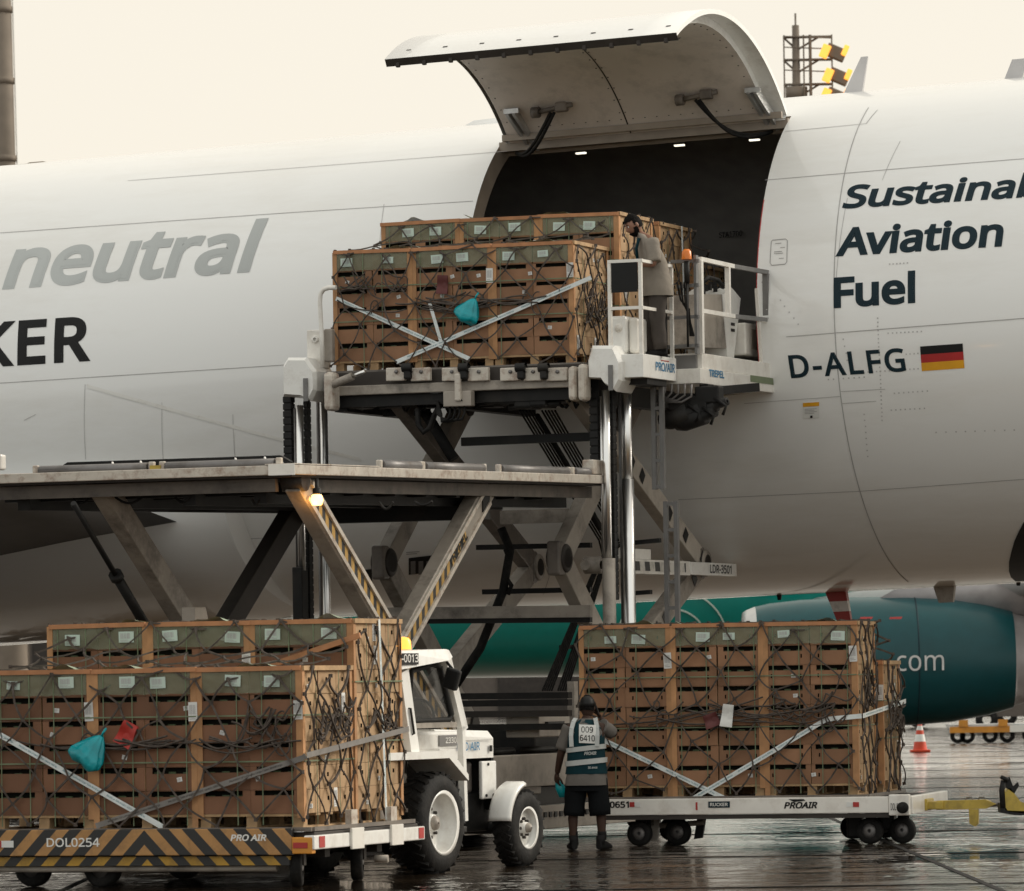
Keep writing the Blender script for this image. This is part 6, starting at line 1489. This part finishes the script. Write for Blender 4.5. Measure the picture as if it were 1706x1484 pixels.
    lettering(s, '-0013', (a.x + .02, -.713, a.z + .02), (1, 0, 0), (0, 0, 1), (b.z - a.z) * .72, 'white_clean', width=(b.x - a.x) * .92, bold=.02)
    c = q(672, 1078, -.4); mb = MB(); mb.lathe([(0, .075), (.08, .072), (.11, .05), (.12, 0)], (c.x, -.4, z1), (0, 0, 1), 18); mb.build('roof_beacon', 'amber_lit', T)
    for yy in (-.635,):                                     # grab handle, tail of the bonnet latch, wiper
        mb = MB(); mb.tube([q(682, 1225, yy), q(690, 1222, yy - .04), q(684, 1180, yy - .04), q(676, 1180, yy)], .012, 6); mb.build('grab_handle', 'black_metal', T)
    mb = MB(); mb.tube([(xb + .25, -.2, zt), (xb + .25, -.2, zt + .05), (xb + .3, -.2, zt + .06)], .03, 8); mb.build('fuel_cap', 'black_metal', T)
    MB().span(xf - .16, xf - .12, -.408, -.396, zb + .06, zb + .12).build('bonnet_latch', 'black_metal', hd)
    # side glass with rubber frame
    gp = [(684, 1118), (722, 1106), (732, 1112), (751, 1190), (747, 1199), (686, 1202), (680, 1194)]
    g = [q(*p, -.60) for p in gp]; cc = sum(g, Vector()) / len(g)
    mb = MB(); mb.prism([Vector(p) for p in g], (0, .008, 0)); gl = mb.build('side_window', 'glass_dark', T)
    mb = MB(); mb.tube([p + Vector((0, -.005, 0)) for p in g], .03, 6, closed=True); mb.build('window_rubber', 'rubber', gl)
    mb = MB(); mb.beam(q(686, 1209, -.6), q(757, 1207, -.6), .05, .05); mb.build('cab_rail', 'grimy_white', T)
    # mirror
    c = q(750, 1131, -.72); mb = MB(); mb.box((c.x, -.74, c.z), (.07, .15, .20), Matrix.Rotation(.3, 4, 'X'), bev=.02); mr = mb.build('mirror', 'black_paint', T)
    mb = MB(); mb.tube([q(742, 1100, -.62), Vector((c.x, -.74, c.z + .1))], .014, 6); mb.build('mirror_arm', 'black_metal', mr)
    # steering wheel, seat
    mb = MB(); c = q(700, 1196, -.1); mb.tube([(c.x + .06 * cos(t) * .6, -.05 + .2 * sin(t), c.z + .18 * cos(t)) for t in [2 * pi * k / 20 for k in range(20)]], .016, 6, closed=True); mb.tube([c, c + Vector((.4, .05, -.2))], .025, 6); mb.build('steering_wheel', 'black_metal', T)
    MB().span(-.15, .3, -.25, .25, .95, 1.1, bev=.05).span(-.22, -.08, -.25, .25, 1.1, 1.5, bev=.05).build('seat', 'black_paint', T)
    # fenders
    def fender(cx, cz, r, a0, a1, y0, y1, m, n=14):
        mb = MB(); th = .02; 
        pts = [(cx + r * cos(a0 + (a1 - a0) * k / n), cz + r * sin(a0 + (a1 - a0) * k / n)) for k in range(n + 1)]
        sec = []
        for k in range(n + 1):
            a_ = a0 + (a1 - a0) * k / n; d_ = Vector((cos(a_), 0, sin(a_))); c_ = Vector((cx, 0, cz)); ym = (y0 + y1) / 2; hw = abs(y1 - y0) / 2
            sec.append([c_ + d_ * (r - .03) + Vector((0, ym - hw, 0)), c_ + d_ * r + Vector((0, ym - hw, 0)), c_ + d_ * (r + th) + Vector((0, ym - hw + .03, 0)), c_ + d_ * (r + th) + Vector((0, ym + hw - .03, 0)), c_ + d_ * r + Vector((0, ym + hw, 0)), c_ + d_ * (r - .03) + Vector((0, ym + hw, 0)), c_ + d_ * r + Vector((0, ym + hw - .03, 0)), c_ + d_ * r + Vector((0, ym - hw + .03, 0))])
        mb.loft(sec)
        return mb.build('fender', m, T)
    fender(1.9, R2 + .02, R2 + .05, R(172), R(98), -.70, -.46, 'white_clean'); fender(1.9, R2 + .02, R2 + .05, R(172), R(98), .46, .70, 'white_clean')
    za = q(700, 1252, -.74).z; xs = [q(x, 1256, -.74).x for x in (640, 745, 774)]; zd = q(773, 1290, -.74).z
    for s in (-1, 1):
        mb = MB(); y0, y1 = s * .78, s * .30
        poly = [(xs[0], y0, za), (xs[1], y0, za), (xs[2], y0, zd), (xs[2], y0, zd - .06), (xs[1] - .03, y0, za - .07), (xs[0], y0, za - .07)]
        mb.prism(poly, (0, y1 - y0, 0)); mb.build('fender', 'white_clean', T)
        MB().span(xs[0], xs[1], s * .31, s * .29, .5, za - .07).build('fender_wall', 'grimy_dark', T)
    MB().span(-.75, -.2, -.5, .5, .45, .95, bev=.03).build('rear_body', 'grimy_white', T)
    MB().span(.38, .75, -.62, -.34, .36, .42, bev=.01).build('footstep', 'black_metal', T)
    return T
tractor()
# ================================================================ PEOPLE
def ringpts(c, ax, bx, n=20, p=2.0):
    c, ax, bx = Vector(c), Vector(ax), Vector(bx); out = []
    for k in range(n):
        t = 2 * pi * k / n; cs, sn = cos(t), sin(t); e = 2 / p
        out.append(c + ax * (abs(cs) ** e * (1 if cs >= 0 else -1)) + bx * (abs(sn) ** e * (1 if sn >= 0 else -1)))
    return out
def limb(name, pts, rad, m, parent, n=12, wr=.06, seed=0, fl=1.0):
    rnd = random.Random(seed); pts = [Vector(p) for p in pts]; q = []; rr = []
    for i in range(len(pts) - 1):
        for k in range(4): u = k / 4; q.append(pts[i].lerp(pts[i + 1], u)); rr.append((rad[i] * (1 - u) + rad[i + 1] * u) * (1 + rnd.uniform(-wr, wr)))
    q.append(pts[-1]); rr.append(rad[-1])
    mb = MB(); mb.tube(q, rr, n); return mb.build(name, m, parent)
def skin_body(name, J, E, m, parent, root):
    names = list(J); me = bpy.data.meshes.new(name); me.from_pydata([J[k][0] for k in names], [(names.index(a), names.index(b)) for a, b in E], [])
    ob = bpy.data.objects.new(name, me); COL.objects.link(ob)
    md = ob.modifiers.new('s', 'SKIN'); md.use_smooth_shade = True
    for i, k in enumerate(names):
        r = J[k][1]; me.skin_vertices[0].data[i].radius = (r, r) if not isinstance(r, tuple) else r; me.skin_vertices[0].data[i].use_root = (k == root)
    sd_ = ob.modifiers.new('d', 'SUBSURF'); sd_.levels = 2; sd_.render_levels = 2
    dg = bpy.context.evaluated_depsgraph_get(); m2 = bpy.data.meshes.new_from_object(ob.evaluated_get(dg)); bpy.data.objects.remove(ob)
    m2.name = name; m2.materials.clear(); m2.materials.append(MATS[m]); o2 = bpy.data.objects.new(name, m2); COL.objects.link(o2); o2.parent = parent; return o2
def head(parent, c, fwd, up, m, hair_m, beard=False, s=1.0):
    """skull with brow, nose, chin, ears; separate hair cap"""
    c = Vector(c); f = Vector(fwd).normalized(); u = Vector(up); u = (u - f * u.dot(f)).normalized(); r = f.cross(u)
    bm = bmesh.new(); bmesh.ops.create_icosphere(bm, subdivisions=4, radius=1)
    def W(p): return c + (r * p.x + f * p.y + u * p.z) * s
    for v in bm.verts:
        p = v.co.copy(); x, y, z = p.x * .076, p.y * .098, p.z * .118
        if z < 0: x *= 1 - .30 * (-p.z) ** 1.5; y = y * (1 - .12 * -p.z) + .008 * (-p.z)
        if p.y > .3:
            nx = math.exp(-(p.x / .18) ** 2); y += .026 * nx * math.exp(-((p.z + .18) / .20) ** 2)            # nose
            y -= .010 * math.exp(-((abs(p.x) - .38) / .18) ** 2) * math.exp(-((p.z - .10) / .12) ** 2)         # eye sockets
            y += .006 * nx * math.exp(-((p.z + .52) / .08) ** 2) + .010 * math.exp(-(p.x / .3) ** 2) * math.exp(-((p.z + .85) / .15) ** 2)
            y -= .004 * math.exp(-(p.x / .3) ** 2) * math.exp(-((p.z + .60) / .04) ** 2)
        v.co = W(Vector((x, y, z)))
    for fc in bm.faces: fc.smooth = True
    for sg in (-1, 1):
        e = bmesh.ops.create_icosphere(bm, subdivisions=2, radius=1)['verts']
        for v in e: p = v.co; v.co = W(Vector((sg * .076 + p.x * .012, -.005 + p.y * .02, -.005 + p.z * .032)))
    me = bpy.data.meshes.new('head'); bm.to_mesh(me); bm.free(); me.materials.append(MATS[m]); ob = bpy.data.objects.new('head', me); COL.objects.link(ob); ob.parent = parent
    for sg in (-1, 1):
        mb = MB(); mb.lathe([(-.009, .0), (0, .011), (.006, .008), (.009, 0)], W(Vector((sg * .029, .083, .012))), f, 10); mb.build('eye', 'paper', ob)
        mb = MB(); mb.lathe([(.0085, .006), (.0105, .005), (.011, 0)], W(Vector((sg * .029, .083, .012))), f, 8); mb.build('iris', 'hair', ob)
        mb = MB(); mb.box(W(Vector((sg * .03, .088, .034))), (.03, .012, .008)); mb.build('eyebrow', 'hair', ob)
    if hair_m:
        bm = bmesh.new(); bmesh.ops.create_icosphere(bm, subdivisions=4, radius=1); rnd = random.Random(2); dele = []
        for v in bm.verts:
            p = v.co.copy(); k = 1.07 + rnd.uniform(-.03, .05) + .08 * max(0, p.z)
            line = .40 if p.y > .35 else (-.05 if p.y > -.1 else -.42)
            if p.z < line: dele.append(v)
            v.co = W(Vector((p.x * .076 * k, p.y * .098 * k - .003, p.z * .118 * k)))
        bmesh.ops.delete(bm, geom=dele, context='VERTS')
        for fc in bm.faces: fc.smooth = True
        me = bpy.data.meshes.new('hair'); bm.to_mesh(me); bm.free(); me.materials.append(MATS[hair_m]); o2 = bpy.data.objects.new('hair', me); COL.objects.link(o2); o2.parent = ob
    if beard:
        bm = bmesh.new(); bmesh.ops.create_icosphere(bm, subdivisions=4, radius=1); rnd = random.Random(3); dele = []
        for v in bm.verts:
            p = v.co.copy(); k = 1.06 + rnd.uniform(-.02, .04)
            if p.z > (-.42 if p.y > .55 else -.10) or p.y < -.15: dele.append(v)
            zz_ = p.z * .118 * (k + .06); x = p.x * .076 * k * (1 - .26 * max(0, -p.z) ** 1.5); v.co = W(Vector((x, p.y * .098 * k + .014 * max(0, -p.z), zz_)))
        bmesh.ops.delete(bm, geom=dele, context='VERTS')
        for fc in bm.faces: fc.smooth = True
        me = bpy.data.meshes.new('beard'); bm.to_mesh(me); bm.free(); me.materials.append(MATS['hair']); o2 = bpy.data.objects.new('beard', me); COL.objects.link(o2); o2.parent = ob
    return ob, W
def hand(parent, wrist, d, palm, m, curl=.6, side=1):
    """palm block, four curled fingers of different length, thumb from the side"""
    w_ = Vector(wrist); d = Vector(d).normalized(); n = Vector(palm); n = (n - d * n.dot(d)).normalized(); s = d.cross(n) * side
    mb = MB(); mb.loft([ringpts(w_, s * .026, n * .019, 10), ringpts(w_ + d * .04, s * .040, n * .018, 10, 2.6), ringpts(w_ + d * .085, s * .042, n * .014, 10, 2.8), ringpts(w_ + d * .098, s * .036, n * .010, 10, 2.6)])
    for k, (o_, L) in enumerate(((-.031, .062), (-.010, .074), (.011, .079), (.031, .070))):
        p = w_ + d * .088 + s * o_; pts = [p]; dr = d.copy()
        for j, f_ in enumerate((.45, .32, .23)):
            dr = (dr * cos(curl * (.5 + .35 * j)) + n * sin(curl * (.5 + .35 * j))).normalized(); pts.append(pts[-1] + dr * L * f_)
        mb.tube(pts, [.0095, .009, .008, .006], 7)
    p = w_ + d * .03 + s * .036; t1 = (d * .6 + s * .7 + n * .3).normalized(); t2 = (d * .9 + s * .15 + n * .4).normalized()
    mb.tube([p, p + t1 * .035, p + t1 * .035 + t2 * .03, p + t1 * .035 + t2 * .052], [.013, .011, .010, .007], 7)
    return mb.build('hand', m, parent)
def shoe(parent, c, f, m='shoe', L=.27):
    c = Vector(c); f = Vector(f).normalized(); s = f.cross(Vector((0, 0, 1))); u = Vector((0, 0, 1)); mb = MB()
    mb.loft([ringpts(c - f * .08 + u * .045, s * .03, u * .044, 12, 2.6), ringpts(c - f * .04 + u * .05, s * .042, u * .05, 12, 2.6), ringpts(c + f * .05 + u * .045, s * .045, u * .045, 12, 2.6), ringpts(c + f * .12 + u * .032, s * .048, u * .032, 12, 2.6), ringpts(c + f * .18 + u * .022, s * .03, u * .020, 12, 2.4)])
    mb.tube([c - f * .03 + u * .05, c - f * .03 + u * .15], [.05, .046], 12); return mb.build('shoe', m, parent)
def worker():
    Y = 1.77 * 9000 / (1415 - 1136); b = P(979, 1415, Y); M = Matrix.Translation((b.x, Y, 0)) @ Matrix.Rotation(R(-8), 4, 'Z')
    T = thing('person', 'person in navy reflective vest, black shorts and cap, seen from behind', 'person', M)
    J = {'pel': ((0, 0, .84), (.15, .11)), 'sp': ((0, .01, 1.04), (.15, .11)), 'ch': ((0, .02, 1.22), (.165, .11)), 'nk': ((0, .04, 1.36), .055), 'nk2': ((.005, .06, 1.43), .052),
         'lsh': ((-.18, .02, 1.28), .062), 'lel': ((-.275, .03, 1.01), .046), 'lwr': ((-.33, .13, .80), .031),
         'rsh': ((.18, .02, 1.28), .062), 'rel': ((.30, .16, 1.20), .045), 'rwr': ((.13, .17, 1.40), .030),
         'lhp': ((-.10, 0, .80), .095), 'lkn': ((-.145, .01, .45), .060), 'lcf': ((-.15, -.01, .32), .058), 'lan': ((-.15, -.01, .10), .038),
         'rhp': ((.10, 0, .80), .095), 'rkn': ((.145, .02, .45), .060), 'rcf': ((.15, 0, .32), .058), 'ran': ((.155, 0, .10), .038)}
    E = [('pel', 'sp'), ('sp', 'ch'), ('ch', 'nk'), ('nk', 'nk2'), ('ch', 'lsh'), ('lsh', 'lel'), ('lel', 'lwr'), ('ch', 'rsh'), ('rsh', 'rel'), ('rel', 'rwr'), ('pel', 'lhp'), ('lhp', 'lkn'), ('lkn', 'lcf'), ('lcf', 'lan'), ('pel', 'rhp'), ('rhp', 'rkn'), ('rkn', 'rcf'), ('rcf', 'ran')]
    skin_body('body', J, E, 'skin_dark', T, 'pel')
    hd, W = head(T, (.01, .08, 1.50), (.12, 1, -.25), (0, .2, 1), 'skin_dark', 'hair', s=1.0)
    mb = MB(); c = Vector((.01, .08, 1.515)); rings = []
    for k in range(6): t = k / 5 * pi / 2; rings.append(ringpts(c + Vector((0, .0, .115 * sin(t))), (.088 * cos(t) + .002, 0, 0), (0, .110 * cos(t) + .002, 0), 20))
    mb.loft(rings); mb.build('cap', 'black_paint', T)
    mb = MB(); mb.loft([ringpts((.02, .19, 1.515), (.07, 0, 0), (0, .012, .0), 12), ringpts((.03, .27, 1.49), (.05, 0, 0), (0, .012, 0), 12)]); mb.build('cap_peak', 'black_paint', T)
    # shirt, vest, shorts
    def torso(name, secs, m, p=2.5, wr=.008, seed=1):
        rnd = random.Random(seed); mb = MB(); rings = []
        for (x, y, z, a, b_) in secs:
            rg = ringpts((x, y, z), (a, 0, 0), (0, b_, 0), 28, p); rings.append([q_ + Vector((rnd.uniform(-wr, wr), rnd.uniform(-wr, wr), 0)) for q_ in rg])
        mb.loft(rings, cap=False); return mb.build(name, m, T)
    torso('shirt', [(0, 0, .68, .222, .172), (0, 0, .76, .218, .17), (0, 0, .9, .19, .15), (0, .01, 1.08, .185, .14), (0, .02, 1.24, .20, .135), (0, .03, 1.33, .165, .10), (0, .04, 1.385, .075, .065)], 'shirt_grey')
    torso('vest', [(0, 0, .80, .222, .168), (0, 0, .93, .205, .162), (0, .01, 1.08, .198, .155), (0, .02, 1.2, .200, .150), (0, .02, 1.28, .182, .132), (0, .03, 1.345, .135, .098), (0, .035, 1.375, .085, .075)], 'vest_navy', seed=2, wr=.004)
    for z0, z1, tilt in ((1.045, 1.095, .02), (.90, .955, .018)):
        mb = MB(); rings = []
        for z in (z0, z1):
            a = .207 if z > 1 else .217; rg = ringpts((0, .005, z), (a + .006, 0, 0), (0, .168 if z > 1 else .178, 0), 28, 2.5); rings.append([q_ + Vector((0, 0, tilt * q_.x / .2)) for q_ in rg])
        mb.loft(rings, cap=False); mb.build('reflective_band', 'reflective', T)
    for sg in (-1, 1):
        mb = MB(); pts = [(sg * .135, -.147, 1.09), (sg * .14, -.140, 1.2), (sg * .135, -.120, 1.28), (sg * .12, -.078, 1.35), (sg * .105, -.01, 1.385), (sg * .10, .05, 1.37)]
        for a, b_ in zip(pts, pts[1:]): mb.beam(a, b_, .045, .014, up=(0, -1, .5))
        mb.build('reflective_band', 'reflective', T)
    mb = MB(); x0, x1, z0, z1 = -.055, .125, 1.13, 1.325
    mb.grid(lambda u, v: (x0 + (x1 - x0) * u, -.150 + .055 * max(0, v - .35) ** 1.5 - .005 * sin(u * 4), z0 + (z1 - z0) * v - .01 * u), 6, 6); nb = mb.build('number_sheet', 'paper', T)
    lettering(T, '009', (-.03, -.138, 1.237), (1, 0, -.05), (0, .25, 1), .066, 'black_paint', width=.125, bold=.01, off=.012)
    lettering(T, '6410', (-.045, -.153, 1.15), (1, 0, -.05), (0, .05, 1), .066, 'black_paint', width=.16, bold=.01, off=.006)
    lettering(T, 'PROAIR', (.0, -.163, 1.0), (1, .0, .02), (0, 0, 1), .035, 'reflective', width=.13, bold=.04, shear=.2, off=.006)
    lettering(T, '30 anos', (.04, -.180, .855), (1, 0, .02), (0, 0, 1), .026, 'reflective', width=.10, bold=.03, off=.006)
    limb('sleeve', [(-.165, .02, 1.30), (-.215, .02, 1.18), (-.262, .03, 1.06)], [.085, .078, .074], 'shirt_grey', T, 14, .05, 1)
    limb('sleeve', [(.165, .02, 1.30), (.225, .08, 1.26), (.268, .125, 1.225)], [.085, .076, .07], 'shirt_grey', T, 14, .05, 2)
    torso('shorts', [(0, 0, .62, .19, .15), (0, 0, .70, .205, .155), (0, 0, .80, .20, .15)], 'shorts_black', 2.6)
    for s, sd_ in ((-1, 3), (1, 4)): limb('shorts_leg', [(s * .10, 0, .74), (s * .125, 0, .55), (s * .14, .0, .36)], [.125, .115, .112], 'shorts_black', T, 16, .04, sd_)
    shoe(T, (-.15, -.01, 0), (-.35, 1, 0)); shoe(T, (.155, 0, 0), (.4, 1, 0))
    for s, x in ((-1, -.15), (1, .155)): limb('sock', [(x, 0, .10), (x, 0, .19)], [.048, .05], 'shoe', T, 12, .02)
    hand(T, (-.33, .13, .80), (-.12, .45, -1), (.6, .6, 0), 'skin_dark', .9)
    hand(T, (.13, .17, 1.40), (-.45, -.25, .9), (-.8, -.3, -.3), 'skin_dark', .8, -1)
    # work glove hanging from the left hand, phone in the right
    ph = MB().box((.105, .13, 1.49), (.012, .07, .14), Matrix.Rotation(-.35, 4, 'Y'), bev=.004).build('mobile_phone', 'black_paint'); ph.matrix_world = M; tag(ph, 'black phone held to the ear of the vested worker', 'phone')
    mb = MB(); mb.loft([ringpts((-.33, .2, .73), (.03, 0, 0), (0, .02, 0), 10), ringpts((-.30, .2, .64), (.06, 0, 0), (0, .03, 0), 10), ringpts((-.27, .2, .55), (.05, 0, 0), (0, .02, 0), 10)]); g = mb.build('cleaning_cloth', 'teal_bag'); g.matrix_world = M; tag(g, 'teal cloth hanging from left hand of the vested worker', 'cloth')
    return T
worker()
def operator():
    p = LDM @ Vector((2.36, .55, STAND_Z)); 
    M = Matrix.Translation(p) @ Matrix.Rotation(R(12), 4, 'Z')
    # faces -x (left); local y away
    T = thing('person', 'bearded person in grey brown shirt leaning over the loader controls', 'person', M)
    J = {'pel': ((.06, 0, .86), (.11, .14)), 'sp': ((.04, 0, 1.06), (.10, .14)), 'ch': ((-.02, 0, 1.26), (.11, .16)), 'nk': ((-.10, 0, 1.40), .055), 'nk2': ((-.155, 0, 1.455), .05),
         'rsh': ((-.03, -.18, 1.32), .06), 'rel': ((-.02, -.25, 1.05), .045), 'rwr': ((-.24, -.17, 1.07), .030),
         'lsh': ((-.03, .18, 1.32), .06), 'lel': ((-.04, .24, 1.05), .045), 'lwr': ((-.26, .12, 1.06), .030),
         'rhp': ((.06, -.09, .82), .09), 'rkn': ((.03, -.11, .46), .058), 'ran': ((.08, -.11, .09), .04),
         'lhp': ((.06, .09, .82), .09), 'lkn': ((.0, .11, .46), .058), 'lan': ((.04, .11, .09), .04)}
    E = [('pel', 'sp'), ('sp', 'ch'), ('ch', 'nk'), ('nk', 'nk2'), ('ch', 'lsh'), ('lsh', 'lel'), ('lel', 'lwr'), ('ch', 'rsh'), ('rsh', 'rel'), ('rel', 'rwr'), ('pel', 'lhp'), ('lhp', 'lkn'), ('lkn', 'lan'), ('pel', 'rhp'), ('rhp', 'rkn'), ('rkn', 'ran')]
    skin_body('body', J, E, 'skin_tan', T, 'pel')
    head(T, (-.20, 0, 1.525), (-1, -.25, -.55), (-.5, 0, 1), 'skin_tan', 'hair', beard=True, s=1.02)
    rnd = random.Random(6); mb = MB(); rings = []
    for (x, z, a, b_) in ((.07, .70, .185, .225), (.07, .80, .178, .222), (.06, .92, .155, .20), (.04, 1.08, .14, .19), (0, 1.22, .14, .20), (-.04, 1.33, .115, .19), (-.09, 1.395, .075, .11), (-.11, 1.42, .06, .07)):
        rings.append([q_ + Vector((rnd.uniform(-.007, .007), rnd.uniform(-.007, .007), 0)) for q_ in ringpts((x, 0, z), Vector((a, 0, -a * .35 if z > 1.2 else 0)), (0, b_, 0), 28, 2.4)])
    mb.loft(rings, cap=False); mb.build('shirt', 'shirt_brown', T)
    limb('sleeve', [(-.03, -.17, 1.335), (-.02, -.225, 1.2), (-.015, -.25, 1.08)], [.088, .082, .075], 'shirt_brown', T, 14, .05, 1)
    limb('sleeve', [(-.03, .17, 1.335), (-.02, .225, 1.2), (-.02, .24, 1.08)], [.088, .082, .075], 'shirt_brown', T, 14, .05, 2)
    for s, sd_ in ((-1, 3), (1, 4)):
        o_ = 0 if s < 0 else -.03
        limb('trouser_leg', [(.06, s * .085, .84), (.05 + o_, s * .10, .62), (.04 + o_, s * .11, .42), (.07 + o_, s * .11, .08)], [.112, .105, .092, .08], 'trousers', T, 16, .05, sd_)
        shoe(T, (.07 + o_, s * .11, 0), (-1, -.1 * s, 0))
    hand(T, (-.24, -.17, 1.07), (-1, .2, -.15), (0, .2, -1), 'skin_tan', .7); hand(T, (-.26, .12, 1.06), (-1, 0, -.15), (0, 0, -1), 'skin_tan', .7, -1)
    mb = MB()
    mb.tube([(-.16, -.10, 1.37), (-.19, -.08, 1.25), (-.175, -.06, 1.12)], .018, 6); mb.build('lanyard', 'vest_navy', T)
    MB().box((-.19, -.06, 1.08), (.012, .07, .10), bev=.003).build('name_badge', 'paper', T)
    return T
operator()
